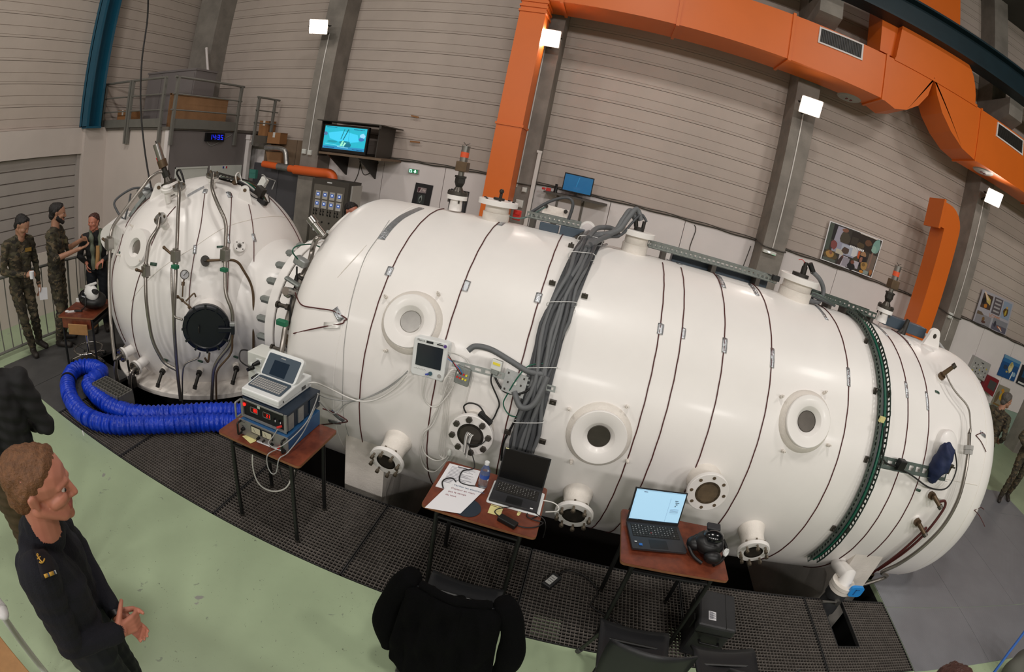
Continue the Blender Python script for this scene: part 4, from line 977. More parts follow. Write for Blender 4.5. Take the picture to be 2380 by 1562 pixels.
c = on_cyl(1093, 1013, 0.14); nz2 = nozzle('nozzle', c, radial(ang_of(c)), 0.14, 0.11, 0.155, 0.035, 8, 0.6, 'bolts', boltmat='steel_dark')
c2 = c
for k in range(5):
    q = MB(); o0 = c + Vector((-0.05 + 0.025 * k, 0.09, -0.02)); q.tube(smooth_path([o0, c + Vector((-0.01 + 0.012 * k, 0.03, 0.04 - 0.01 * k)), c + Vector((0.01 * k - 0.03, -0.01, 0.0)), c + Vector((-0.02 + 0.006 * k, -0.03, -0.12 - 0.01 * k))], 6), 0.0045, 6); q.build('sensor_lead', ('wire_grey', 'wire_white', 'steel')[k % 3], nz2)
c = on_cyl(1645, 1146, 0.17); nz4 = nozzle('nozzle', c, radial(ang_of(c)), 0.17, 0.11, 0.15, 0.032, 8, 0.6, 'holes', rot=0.0)
q = MB(); q.box(c + Vector((0.0, 0.03, -0.03)), (0.03, 0.02, 0.03)); q.build('plug', 'red_plastic', nz4)
a6 = on_cyl(1972, 1318); xa6 = a6.x; top = Vector((xa6, 3.02, 0.18))
fl = on_y(1962, 1352, 2.80)
xd, yd = fl.x, 2.80
dr = thing('drain_valve', 'drain outlet with a blue handle and a dark pipe down through the grating', 'valve', (xd, yd, -0.3))
zf = fl.z
q = MB(); q.tube([Vector((xd + 0.03, 3.22, 0.42)), Vector((xd + 0.01, 3.02, 0.24)), Vector((xd, yd, zf + 0.07)), Vector((xd, yd, zf))], 0.075, 20); q.build('outlet', 'paint_cream', dr, 50)
q = MB(); q.lathe((xd, yd, zf), (0, 0, -1), [(0.07, -0.005), (0.12, 0.0), (0.12, 0.035), (0.07, 0.035)], 28).lathe((xd, yd, zf - 0.04), (0, 0, -1), [(0.06, 0), (0.118, 0.0), (0.118, 0.035), (0.06, 0.035)], 28); q.build('flange', 'paint_cream_rough', dr, 40)
for i in range(8):
    t = i * math.pi / 4 + 0.2; b = MB(); p = Vector((xd + 0.095 * math.cos(t), yd + 0.095 * math.sin(t), zf - 0.078)); hexbolt(b, p, (0, 0, -1), 0.014, 0.012, 0.012); b.build('bolt', 'brass_bolt', dr)
q = MB(); q.lathe((xd, yd, zf - 0.075), (0, 0, -1), [(0.105, 0), (0.105, 0.09), (0.09, 0.11), (0.1, 0.2), (0.1, 0.25), (0.075, 0.26)], 28); q.build('body', 'pvc_dark', dr, 40)
q = MB(); q.tube(smooth_path([(xd, yd, zf - 0.32), (xd - 0.005, yd - 0.05, zf - 0.5), (xd - 0.01, yd - 0.18, zf - 0.72)], 6), 0.075, 20); q.build('pipe', 'pvc_dark', dr, 50)
hb_ = Vector((xd - 0.02, yd - 0.11, zf - 0.15))
q = MB(); q.cone(hb_, hb_ + Vector((-0.2, -0.03, 0.02)), 0.012, 0.014, n=10).cone(hb_ + Vector((0, 0.03, 0)), hb_ + Vector((0, -0.02, 0)), 0.03, n=12); q.build('lever', 'steel', dr, 40)
q = MB(); q.prism([Vector((xd + 0.09 + u * 0.075, yd - 0.13, zf + 0.0 + v * 0.055)) for u, v in rrect(2, 2, 0.5)], (0, 0.03, 0)); q.build('handle', 'blue_plastic', dr, 30)
q = MB(); q.box((xd + 0.07, yd - 0.132, zf), (0.012, 0.004, 0.06)).box((xd + 0.09, yd - 0.132, zf + 0.028), (0.045, 0.004, 0.01)); q.build('handle_mark', ink('1d5f9c'), dr)

WX = {'w1': -1.407, 'w2': -0.843, 'w3': -0.295, 'wA': 0.574, 'wB': 0.7365, 'wC': 1.064, 'wD': 1.4546, 'wE': 2.172}
WX['w7'] = on_cyl(2110, 960).x; WX['w8'] = on_cyl(2158, 990).x
for k, x in WX.items():
    a0 = 1.62 if k not in ('wA', 'wB') else 1.45
    q = MB(); q.tube(ring_path(x, a0, -0.95, 0.0045, 60, 0.0012), 0.0045, 6); q.build('heating_wire', 'wire_red', ch)
def patch(px, py, w, h, matn='tape', rot=0.0, name='tape_patch', off=0.004, thick=0.003):
    c = on_cyl(px, py); rows = []
    N = nrm_cyl(c); X = Vector((1, 0, 0)); X = (X - N * X.dot(N)).normalized(); V = N.cross(X)
    if V.z < 0: V = -V
    U = X * math.cos(rot) + V * math.sin(rot); V2 = -X * math.sin(rot) + V * math.cos(rot)
    m_ = 6
    for i in range(m_ + 1):
        row = []
        for j in range(4):
            p = c + U * w * (j / 3 - 0.5) + V2 * h * (i / m_ - 0.5)
            a = ang_of(p); row.append(cyl_pt(min(max(p.x, XL - 0.47), XR + 0.64), a, off + (0.004 if 0 < j < 3 else 0.0) + 0.0015 * math.sin(i * 2.3 + j)))
        rows.append(row)
    b = MB(); b.strip(rows); o = b.build(name, matn, ch, 60)
    s = o.modifiers.new('solid', 'SOLIDIFY'); s.thickness = 0.002; s.offset = -1
    return o
for (px, py, w, h) in ((905, 631, 0.05, 0.075), (1083, 665, 0.05, 0.085), (1251, 693, 0.045, 0.08), (1535, 765, 0.045, 0.085), (1588, 775, 0.035, 0.085), (1684, 803, 0.04, 0.12), (1795, 832, 0.035, 0.16), (1972, 876, 0.035, 0.16), (2107, 906, 0.035, 0.15), (2155, 932, 0.035, 0.17), (1167, 519, 0.045, 0.2), (1548, 600, 0.05, 0.1), (1578, 613, 0.05, 0.1), (1675, 652, 0.05, 0.3), (1752, 672, 0.04, 0.28), (1910, 725, 0.035, 0.3), (2047, 765, 0.03, 0.3), (2100, 785, 0.03, 0.3), (1285, 722, 0.03, 0.07)):
    patch(px, py, w, h)
q = MB(); L_ = smooth_path([on_cyl(a, b, 0.004) for a, b in ((886, 556), (905, 530), (930, 507), (955, 493), (980, 483))], 5)
rows = []
for i, p in enumerate(L_):
    T = (L_[min(i + 1, len(L_) - 1)] - L_[max(i - 1, 0)]).normalized(); N = nrm_cyl(p); B_ = N.cross(T).normalized()
    rows.append([p + B_ * s * 0.03 + N * (0.003 if s == 0 else 0.001) for s in (-1, 0, 1)])
q.strip(rows); o = q.build('tape_strip', 'tape', ch, 60)
for pl in (((686, 680), (700, 708), (735, 716), (772, 722), (800, 737)), ((800, 745), (795, 752), (765, 757), (725, 765), (682, 775)), ((800, 737), (806, 742), (800, 745))):
    q = MB(); q.tube(smooth_path([on_cyl(a, b, 0.006) for a, b in pl], 6), 0.005, 6); q.build('heating_wire', 'wire_red', ch)
patch(786, 731, 0.11, 0.05, 'tape', -0.75); patch(772, 756, 0.14, 0.05, 'tape_clear', 0.25)
q = MB(); q.tube(smooth_path([on_cyl(a, b, 0.004) for a, b in ((905, 512), (880, 550), (850, 595), (827, 660), (812, 720), (800, 800), (797, 880), (798, 960), (812, 1020))], 5), 0.0022, 5); q.build('thin_wire', 'wire_grey', ch)
for (a_, b_) in ((844, 585), (852, 575)):
    q = MB(); q.tube(smooth_path([on_cyl(a_ + 40 * t - 60, b_ - 44 * t + 60, 0.003) for t in (0, 0.5, 1, 1.5)], 4), 0.0016, 4); q.build('paint_run', 'paint_cream_rough', ch)
def top_at(px, py, y=AY): return on_y(px, py, y)
def relief(base_px, top_px, tilt=0, mirror=1, parent=None, yy=AY):
    b0 = top_at(*base_px, yy); zt_ = top_at(*top_px, yy).z; x = b0.x; z0 = b0.z; h = zt_ - z0
    t = parent
    c = lambda k: Vector((x + tilt * k * h, yy, z0 + k * h))
    up = (c(1) - c(0)).normalized()
    q = MB(); q.cone(c(0), c(0.17), h * 0.1, h * 0.09, n=20); q.build('neck', 'paint_cream', t, 40)
    q = MB(); q.cone(c(0.17), c(0.235), h * 0.155, n=24); q.build('lower_flange', 'paint_cream', t, 40)
    q = MB(); q.cone(c(0.24), c(0.29), h * 0.155, n=24).cone(c(0.29), c(0.36), h * 0.09, h * 0.05, n=16); q.build('upper_flange', 'steel_dark', t, 40)
    q = MB(); q.cone(c(0.36), c(0.42), h * 0.05, h * 0.075, n=12).cone(c(0.42), c(0.5), h * 0.078, n=6).cone(c(0.5), c(0.53), h * 0.09, n=6); q.build('union', 'iron_dark', t, 30)
    q = MB(); q.cone(c(0.53), c(0.6), h * 0.045, n=14); q.build('stem', 'steel', t, 40)
    q = MB(); q.box(c(0.67), (h * 0.17, h * 0.17, h * 0.15), up.to_track_quat('Z', 'Y').to_matrix()); q.build('body', 'bronze', t, bevel=0.006)
    q = MB(); q.cone(c(0.74), c(0.97), h * 0.062, n=18).cone(c(0.97), c(0.985), h * 0.066, n=18); q.build('spring_housing', 'steel', t, 40)
    q = MB(); q.lathe(c(0.85), up, [(h * 0.0635, -h * 0.04), (h * 0.0635, h * 0.04)], 18); q.build('orange_label', ink('d9542a'), t, 40)
    q = MB(); q.cone(c(0.985), c(1.0), 0.004, n=6).tube([c(1.0) + Vector((-0.03, 0, 0.02)), c(1.0), c(1.0) + Vector((0.03, 0, 0.018))], 0.003, 5); q.build('seal', 'iron_dark', t)
    for k in range(4):
        tt = k * math.pi / 2 + 0.6; b = MB(); p = c(0.15) + Vector((math.cos(tt), math.sin(tt), 0)) * h * 0.125; b.cone(p - up * h * 0.03, p + up * h * 0.16, 0.008, n=8); hexbolt(b, p + up * h * 0.14, up, 0.013, 0.012, 0); b.build('bolt', 'steel_dark', t)
r1 = thing('relief_valve', 'relief valve stack with an orange label, beside the black poster', 'valve', top_at(1057, 489)); relief((1057, 489), (1077, 336), parent=r1)
r2 = thing('relief_valve', 'relief valve stack near the right dome before the stub duct', 'valve', top_at(2047, 745)); relief((2047, 748), (2087, 616), parent=r2)
def top_flange(px, py, rn, rf, h, tf, bolts=True, yy=AY):
    b0 = top_at(px, py, yy); c = Vector((b0.x, yy, AZ + RC + h))
    q = MB(); q.lathe(c, (0, 0, 1), [(rn * 1.12, -h - 0.02), (rn * 1.12, -h * 0.62), (rn, -h * 0.6), (rn, -tf)], 32); t = q.build('top_nozzle', 'paint_cream_rough', ch, 40)
    q = MB(); q.lathe(c, (0, 0, 1), [(rn, -tf), (rf, -tf), (rf, -0.003), (rf - 0.003, 0), (0, 0.0)], 36); q.build('flange', 'paint_cream', t, 40)
    return t, c
t_, c_ = top_flange(1153, 500, 0.105, 0.175, 0.18, 0.045)
q = MB(); q.cone(c_, c_ + Vector((0, 0, 0.02)), 0.05, n=16).cone(c_ + Vector((0.01, 0, 0.02)), c_ + Vector((0.01, 0, 0.06)), 0.014, n=8).ball(c_ + Vector((0.01, 0, 0.08)), 0.022, 10, 6); q.build('plug', 'iron_dark', t_)
for k in range(6):
    q = MB(); p = c_ + Vector((0.13 * math.cos(k), 0.13 * math.sin(k), 0)); q.cone(p, p + Vector((0, 0, 0.01)), 0.012, n=6); q.build('bolt', 'iron_dark', t_)
t4_, c4_ = top_flange(1473, 583, 0.1, 0.15, 0.19, 0.045)
q = MB(); q.cone(c4_, c4_ + Vector((0, 0, 0.03)), 0.045, n=14).cone(c4_ + Vector((-0.03, 0, 0.03)), c4_ + Vector((-0.05, 0, 0.1)), 0.02, n=10).cone(c4_ + Vector((0.03, 0, 0.03)), c4_ + Vector((0.03, 0, 0.09)), 0.016, n=10); q.build('gland', 'iron_dark', t4_, 40)
t5_, c5_ = top_flange(1848, 680, 0.14, 0.19, 0.2, 0.05)
q = MB(); q.cone(c5_, c5_ + Vector((0, 0, 0.03)), 0.08, n=16).cone(c5_ + Vector((0.02, 0, 0.03)), c5_ + Vector((0.02, 0, 0.1)), 0.028, n=12).cone(c5_ + Vector((0.02, 0, 0.1)), c5_ + Vector((0.02, 0, 0.14)), 0.02, n=12); q.build('gland', 'iron_dark', t5_, 40)
q = MB(); q.tube(smooth_path([c5_ + Vector((0.02, 0, 0.12)), c5_ + Vector((-0.03, -0.02, 0.15)), c5_ + Vector((-0.06, 0, 0.14))], 5), 0.003, 5); q.build('red_lead', 'red_plastic', t5_)
q = MB(); q.tube(smooth_path([c5_ + Vector((0.1, 0, 0.08)), c5_ + Vector((0.2, -0.02, 0.03)), c5_ + Vector((0.27, -0.02, -0.06)), c5_ + Vector((0.24, -0.05, -0.16)), c5_ + Vector((0.12, -0.08, -0.17))], 7), 0.022, 10); q.build('hose', 'hose_grey', t5_, 60)
q = MB(); q.tube(smooth_path([c5_ + Vector((0.06, 0, 0.14)), c5_ + Vector((0.12, 0, 0.07))], 2), 0.026, 10); q.build('heat_shrink', 'black', t5_, 60)
for k in range(4):
    q = MB(); q.tube(smooth_path([c5_ + Vector((0.13, -0.06, -0.13 + 0.012 * k)), c5_ + Vector((0.26, -0.07, -0.135 + 0.01 * k)), c5_ + Vector((0.42, -0.05, -0.15))], 6), 0.012, 8); q.build('cable', 'tray_green' if k % 2 else 'hose_dark', t5_, 60)
def lug(p0, w, h, hole, parent, name='lifting_lug', yth=0.04):
    b = MB(); k = 14; out = [Vector((p0.x - w, p0.y, p0.z - 0.06))]
    r = w * 0.52; cz = p0.z + h - r
    for i in range(k + 1):
        t = math.pi - math.pi * i / k; out.append(Vector((p0.x + r * math.cos(t), p0.y, cz + r * math.sin(t))))
    out.append(Vector((p0.x + w, p0.y, p0.z - 0.06)))
    b.prism(out, (0, yth, 0)); o = b.build(name, 'paint_cream', parent, 30)
    b = MB(); b.cone((p0.x, p0.y - 0.002, cz), (p0.x, p0.y + yth + 0.002, cz), hole, n=18); b.build('eye', 'steel_dark' if hole < 0.04 else 'paint_white_wall', o)
    return o
p = top_at(1362, 545); lug(Vector((p.x, AY + 0.1, AZ + RC)), 0.13, 0.16, 0.05, ch)
p = top_at(2155, 806); lug(Vector((p.x, AY - 0.06, AZ + RC - 0.02)), 0.15, 0.2, 0.025, ch)
q = MB(); pp = on_cyl(2165, 818); q.ball(pp + Vector((0, 0.1, -0.05)), 0.12, 18, 10, (1.2, 1, 0.7)); q.build('weld_pad', 'paint_cream', ch, 60)
def slotted(path_l, path_r, name, matn, parent, solid=None):
    """strip with real slots between two edge paths (equal length)"""
    b = MB(); n_ = len(path_l) - 1
    f1 = lambda i, t: path_l[i] * (1 - t) + path_r[i] * t
    for i in range(n_):
        for (t0, t1) in ((0.0, 0.28), (0.72, 1.0)):
            b.add([f1(i, t0), f1(i, t1), f1(i + 1, t1), f1(i + 1, t0)], [(0, 1, 2, 3)])
        g = lambda t, s: f1(i, t) * (1 - s) + f1(i + 1, t) * s
        for (s0, s1) in ((0.0, 0.2), (0.8, 1.0)):
            b.add([g(0.28, s0), g(0.72, s0), g(0.72, s1), g(0.28, s1)], [(0, 1, 2, 3)])
    o = b.build(name, matn, parent); s_ = o.modifiers.new('solid', 'SOLIDIFY'); s_.thickness = 0.0025; o['kind'] = 'stuff'; return o
def straight(a, b, n_): return [a + (b - a) * i / n_ for i in range(n_ + 1)]
ytr = AY + 0.02
def top_tray(pxa, pxb, hgt, nsl, matn, lab):
    a, b = top_at(*pxa, ytr), top_at(*pxb, ytr)
    a.z = b.z = AZ + RC + hgt
    t = thing('cable_tray', lab, 'cable tray', ((a.x + b.x) / 2, ytr, a.z))
    dz = Vector((0, 0, 0.055))
    slotted(straight(a + dz, b + dz, nsl), straight(a, b, nsl), 'slotted_side', matn, t)
    q = MB(); q.box2((a.x, ytr, a.z - 0.002), (b.x, ytr + 0.16, a.z + 0.003)); q.box2((a.x, ytr - 0.006, a.z + 0.053), (b.x, ytr + 0.004, a.z + 0.058)); q.build('base', matn, t)
    slotted(straight(a + dz + Vector((0, 0.16, 0)), b + dz + Vector((0, 0.16, 0)), nsl), straight(a + Vector((0, 0.16, 0)), b + Vector((0, 0.16, 0)), nsl), 'slotted_side', matn, t)
    for k in (0.12, 0.5, 0.85):
        x = a.x + (b.x - a.x) * k; q = MB(); q.box2((x - 0.02, ytr - 0.004, AZ + RC - 0.02), (x + 0.02, ytr + 0.14, a.z - 0.002)); q.build('foot', 'cab_dark', t)
    return t, a, b
tt, a_, b_ = top_tray((1504, 586), (1802, 668), 0.07, 28, 'galv', 'long slotted grey cable tray on top of the chamber, right of the cable arch')
q = MB(); q.box2((a_.x + 0.25, ytr + 0.17, a_.z - 0.12), (b_.x - 0.02, ytr + 0.3, a_.z + 0.0)); tag(q.build('long_grey_duct', 'plastic_bluegrey', None, bevel=0.01), 'blue-grey cable duct lying behind the long slotted tray', 'cable duct')
q = MB(); q.box((b_.x - 0.03, ytr - 0.02, b_.z + 0.05), (0.07, 0.04, 0.05)).cone((b_.x - 0.07, ytr - 0.02, b_.z + 0.06), (b_.x - 0.12, ytr - 0.02, b_.z + 0.065), 0.004, n=6); tag(q.build('black_junction', 'black', None, bevel=0.004), 'small black junction box at the end of the long slotted tray', 'box')
tt2, a2_, b2_ = top_tray((1220, 520), (1342, 553), 0.08, 11, 'galv', 'short slotted grey cable tray on the chamber left of the lifting ring')
q = MB(); q.box2((a2_.x + 0.13, ytr - 0.02, a2_.z - 0.08), (a2_.x + 0.3, ytr + 0.02, a2_.z - 0.01)); tag(q.build('grey_terminal_box', 'plastic_bluegrey', None, bevel=0.006), 'grey terminal box under the short slotted tray', 'box')
q = MB(); q.prism([(b2_.x - 0.16, ytr - 0.03, b2_.z - 0.09), (b2_.x - 0.05, ytr - 0.03, b2_.z - 0.09), (b2_.x + 0.05, ytr - 0.03, b2_.z - 0.0), (b2_.x - 0.16, ytr - 0.03, b2_.z - 0.0)], (0, 0.12, 0)); tag(q.build('grey_tray_end', 'plastic_bluegrey', None, bevel=0.006), 'grey wedge-shaped end piece of the short slotted tray', 'box')
q = MB(); q.tube(smooth_path([a2_ + Vector((0.02, 0.05, 0.04)), a2_ + Vector((0.16, 0.05, 0.17)), a2_ + Vector((0.3, 0.05, 0.24)), a2_ + Vector((0.37, 0.04, 0.2)), a2_ + Vector((0.36, 0.04, 0.04))], 7), 0.014, 10, rad=None); tag(q.build('arched_cable', 'hose_dark', None, 60), 'dark cable arching over the short slotted tray', 'cable')
q = MB(); q.tube(smooth_path([a2_ + Vector((-0.2, 0.0, -0.01)), a2_ + Vector((-0.1, 0.02, -0.03)), a2_ + Vector((0.0, 0.05, 0.0)), a2_ + Vector((0.14, 0.06, 0.12))], 7), 0.008, 8); tag(q.build('green_grey_cable', ink('5d7570'), None, 60), 'grey-green cable leaving the short tray to the left', 'cable')
f_ = flat_y([(1265, 474), (1322, 489), (1312, 525), (1255, 510)], 4.75); q = MB(); f_.slab(q, 0, 0, 1, 1, -0.012, 0); bp_ = q.build('backing_plate', 'paint_cream_rough'); tag(bp_, 'cream square plate with bolts behind the short slotted tray', 'plate')
for (u, v) in ((0.1, 0.1), (0.9, 0.12), (0.9, 0.9), (0.1, 0.9)):
    q = MB(); c = f_.at(u, v, 0); q.cone(c, c + f_.n * 0.02, 0.02, n=10); q.build('bolt', 'iron_dark', bp_)
c = top_at(1202, 500, AY + 0.12); q = MB(); q.box(c, (0.07, 0.05, 0.09)).box(c + Vector((0, -0.03, 0.02)), (0.05, 0.012, 0.03)); tag(q.build('red_box', 'red_plastic', None, bevel=0.005), 'small red box on the chamber beside the wide top flange', 'box')
tt3, a3_, b3_ = top_tray((1872, 688), (1985, 724), 0.06, 10, 'tray_green', 'slotted green-grey cable tray right of the wide top box flange')
tt4, a4_, b4_ = top_tray((1985, 722), (2035, 740), 0.05, 5, 'tray_green', 'slotted cable tray between the curved tray and the right relief valve')
q = MB(); q.box2((b4_.x + 0.15, ytr + 0.05, b4_.z - 0.03), (b4_.x + 0.75, ytr + 0.2, b4_.z + 0.08)); tag(q.build('blue_grey_duct', 'plastic_bluegrey', None, bevel=0.01), 'blue-grey cable duct behind the right relief valve', 'cable duct')
c = top_at(2098, 770, AY + 0.02); q = MB(); q.tube(smooth_path([c + Vector((-0.2, 0, -0.06)), c + Vector((-0.08, 0, -0.05)), c + Vector((0, 0, 0.03)), c + Vector((0.02, 0, 0.13))], 6), 0.022, 10, rad=None).cone(c + Vector((0.0, 0, -0.06)), c + Vector((0.02, 0, 0.12)), 0.04, 0.022, n=12); tag(q.build('cable_gland', 'iron_dark', None, 60), 'black cable gland with a bent hose beside the right relief valve', 'cable')
xt = 2.52
ct_ = thing('curved_cable_tray', 'green slotted cable tray curving down over the right part of the chamber', 'cable tray', (xt, AY - RC, AZ))
n_ = 70; A0, A1 = math.radians(98), math.radians(-27)
def rp(dx, off): return [cyl_pt(xt + dx, A0 + (A1 - A0) * i / n_, off) for i in range(n_ + 1)]
slotted(rp(-0.05, 0.02), rp(-0.05, 0.075), 'slotted_side', 'tray_green', ct_)
slotted(rp(0.05, 0.02), rp(0.05, 0.075), 'slotted_side', 'tray_green', ct_)
slotted(rp(-0.05, 0.022), rp(0.05, 0.022), 'slotted_base', 'tray_green', ct_)
for dx in (-0.02, 0.012):
    q = MB(); q.tube(rp(dx, 0.04), 0.012, 8); q.build('cable', ('hose_dark', 'wire_green')[dx > 0], ct_, 60)
for adeg in (66, 44, 20, -8):
    q = MB()
    for s_ in (-1, 1):
        c = cyl_pt(xt + s_ * 0.075, math.radians(adeg), 0.012); q.box(c, (0.03, 0.02, 0.05)); hexbolt(q, c, radial(math.radians(adeg)), 0.012, 0.01, 0.02)
    q.build('clamp', 'steel_dark', ct_)
c = on_cyl(2050, 975, 0.075); q = MB(); q.box(c, (0.05, 0.02, 0.045)); q.build('label_tag', 'paper_yellow', ct_)
ar = ang_of(on_cyl(2130, 1090))
bt = thing('branch_cable_tray', 'short slotted tray branching towards the blue cloth bag', 'cable tray', cyl_pt(2.9, ar, 0.03))
pth = lambda da, off, n0=10: [cyl_pt(2.56 + (3.42 - 2.56) * i / n0, ar + da, off) for i in range(n0 + 1)]
slotted(pth(-0.035, 0.03), pth(0.035, 0.03), 'slotted_base', 'tray_green', bt); slotted(pth(-0.035, 0.03), pth(-0.035, 0.065), 'slotted_side', 'tray_green', bt)
q = MB(); q.tube(smooth_path([cyl_pt(2.53, ar + 0.2, 0.06), cyl_pt(2.58, ar + 0.02, 0.06), cyl_pt(2.75, ar - 0.01, 0.06), cyl_pt(2.95, ar - 0.04, 0.06), cyl_pt(3.2, ar - 0.09, 0.08), cyl_pt(3.4, ar - 0.07, 0.1), cyl_pt(3.46, ar + 0.05, 0.1), cyl_pt(3.36, ar + 0.16, 0.12)], 6), 0.007, 8); q.build('cable', 'wire_black', bt, 60)
c = on_cyl(2094, 1080, 0.075); q = MB(); q.box(c, (0.075, 0.06, 0.085)); tag(q.build('black_relay', 'black', None, bevel=0.006), 'small black relay box on the branch tray', 'box')
c = on_cyl(2186, 1068, 0.11)
bag = MB(); bag.ball(c, 1.0, 28, 18, (0.1, 0.1, 0.175))
rb = random.Random(3)
for i, v in enumerate(bag.v):
    d = Vector(v) - c; f = 1 + 0.07 * math.sin(d.x * 60 + d.z * 35) + 0.06 * math.sin(d.z * 70 - d.x * 25 + 1) + 0.04 * rb.random()
    f *= 0.86 + 0.25 * max(0, -d.z / 0.175)
    bag.v[i] = tuple(c + d * f + Vector((0.035 * math.cos(d.z * 9), 0, 0)))
tag(bag.build('cloth_bag', 'blue_cloth', None, 60), 'dark blue cloth bag pulled over a port on the right dome', 'bag')
pc = on_cyl(2195, 1035); N = nrm_cyl(pc); q = MB(); q.lathe(pc, N, [(0.14, -0.03), (0.13, 0.05), (0.11, 0.07), (0.0, 0.07)], 28); q.build('covered_port', 'paint_cream', ch, 50)
c = on_cyl(2208, 1082, 0.13); q = MB(); q.box(c, (0.09, 0.02, 0.025)).box(c + Vector((0.02, 0.0, -0.04)), (0.02, 0.02, 0.07)).box(c + Vector((0.06, 0.02, -0.02)), (0.09, 0.01, 0.012)); q.build('bracket', 'steel_dark', bt)
dv = thing('dome_valve', 'bronze valve with a knob at the top of the thin pipe on the right dome', 'valve', on_cyl(2183, 880))
def stopvalve(px, py, parent, direction, s=1.0):
    p = on_cyl(px, py); N = nrm_cyl(p)
    q = MB(); q.cone(p - N * 0.01, p + N * 0.02, 0.05 * s, 0.045 * s, n=16); q.build('boss', 'paint_cream', parent, 40)
    q = MB(); q.cone(p + N * 0.02, p + N * 0.055 * s, 0.038 * s, n=8).cone(p + N * 0.05 * s, p + N * 0.09 * s, 0.018 * s, n=12); q.build('union', 'bronze', parent, 40)
    e = p + N * 0.09 * s; D = Vector(direction).normalized()
    q = MB(); q.cone(e - D * 0.02, e + D * 0.09 * s, 0.024 * s, 0.02 * s, n=12); q.build('body', 'bronze', parent, 40)
    q = MB(); q.cone(e + D * 0.09 * s, e + D * 0.125 * s, 0.028 * s, 0.024 * s, n=9); q.build('knob', 'steel_dark', parent, 30)
    return e
e1 = stopvalve(2183, 880, dv, (0.35, -0.35, 0.75))
pipe1 = [e1, on_cyl(2215, 905, 0.08), on_cyl(2253, 947, 0.09), on_cyl(2256, 1000, 0.09)]
q = MB(); q.tube(bent_path(pipe1, 0.08), 0.009, 8); q.build('thin_pipe', 'pipe_steel', dv, 60)
dn = thing('dome_pipe', 'long steel pipe with a hexagonal coupling bending down over the right dome', 'pipe', on_cyl(2250, 1047, 0.09))
q = MB(); q.cone(on_cyl(2256, 995, 0.09), on_cyl(2253, 1008, 0.09), 0.011, 0.019, n=10).tube(smooth_path([on_cyl(a, b, 0.09) for a, b in ((2253, 1008), (2251, 1045), (2243, 1100), (2225, 1165), (2190, 1225), (2140, 1275), (2090, 1310))] + [on_cyl(2050, 1330, 0.1), Vector((3.5, 2.95, 0.2)), Vector((3.3, 3.0, 0.02))], 6), 0.019, 12); q.build('pipe', 'pipe_steel', dn, 60)
a1, b1 = on_cyl(2251.5, 1036, 0.09), on_cyl(2249.5, 1056, 0.09); q = MB(); q.cone(a1, (a1 + b1) / 2, 0.05, n=6).cone((a1 + b1) / 2 + (b1 - a1) * 0.03, b1, 0.047, n=6); q.build('coupling', 'panel_grey', dn, 20)
for k, (px, py, lab, route) in enumerate(((2160, 1148, 'upper of two bronze valves below the blue cloth bag', ((2196, 1165), (2192, 1185), (2150, 1240), (2100, 1285), (2040, 1325))), (2128, 1208, 'lower of two bronze valves below the blue cloth bag', ((2152, 1228), (2130, 1250), (2085, 1290), (2030, 1330))))):
    t = thing('dome_valve', lab, 'valve', on_cyl(px, py)); e = stopvalve(px, py, t, (0.5, -0.45, -0.35), 0.95)
    q = MB(); q.tube(smooth_path([e + Vector((0.04, -0.03, -0.02))] + [on_cyl(a, b, 0.06) for a, b in route], 6), 0.013, 8); q.build('pipe', 'wire_red', t, 60)
    q = MB(); c = on_cyl(2020, 1338, 0.08); q.box(c, (0.09, 0.05, 0.07)); q.build('elbow', 'bronze', t, bevel=0.01)
for (px, py) in ((2178, 912), (2134, 1139)):
    patch(px, py, 0.06, 0.022, 'green_label', -0.1, 'name_plate')
for (px, py) in ((2268, 1012), (2265, 1186)):
    p = on_cyl(px, py, 0.006); q = MB(); q.tube(smooth_path([p, on_cyl(px + 14, py - 6, 0.006), on_cyl(px + 22, py - 2, 0.006)], 5), 0.004, 6).tube(smooth_path([p, on_cyl(px + 12, py + 14, 0.006), on_cyl(px + 24, py + 38, 0.01)], 5), 0.004, 6); q.build('heating_wire', 'wire_red', ch)
    patch(px + 16, py - 2, 0.1, 0.03, 'tape', -0.3)
q = MB(); q.tube(smooth_path([(3.75, AY + 0.35, 2.22), (4.05, AY + 0.3, 2.18), (4.4, AY + 0.1, 1.9), (4.75, AY - 0.2, 1.45), (4.9, AY - 0.4, 1.1)], 6), 0.018, 8); tag(q.build('dome_hose', 'wire_grey', None, 60), 'clear hose hanging round the back of the right dome', 'hose')
q = MB(); rows = [[Vector((3.7 + 0.12 * i, AY + 0.45, 2.14 - 0.03 * i * i * 0.22)), Vector((3.7 + 0.12 * i, AY + 0.45, 2.0 - 0.03 * i * i * 0.22))] for i in range(9)]
q.strip(rows); o = q.build('dome_tray', 'galv'); s_ = o.modifiers.new('solid', 'SOLIDIFY'); s_.thickness = 0.06; tag(o, 'grey cable tray behind the top of the right dome', 'cable tray')
tk = thing('cable_bundle', 'thick bundle of grey hoses strapped over the middle of the chamber', 'cable bundle', (-0.1, AY - RC, AZ))
x_at = lambda a: -0.02 + (-0.13) * min(1, max(0, (math.radians(95) - a) / math.radians(60)))
q = MB()
rows = []
for i in range(41):
    a = math.radians(96) + (math.radians(-30) - math.radians(96)) * i / 40
    rows.append([cyl_pt(x_at(a) + d_, a, 0.02) for d_ in (-0.09, 0.09)])
q.strip(rows); o = q.build('backing_tray', 'hose_dark', tk); s_ = o.modifiers.new('solid', 'SOLIDIFY'); s_.thickness = 0.006
rt = random.Random(11)
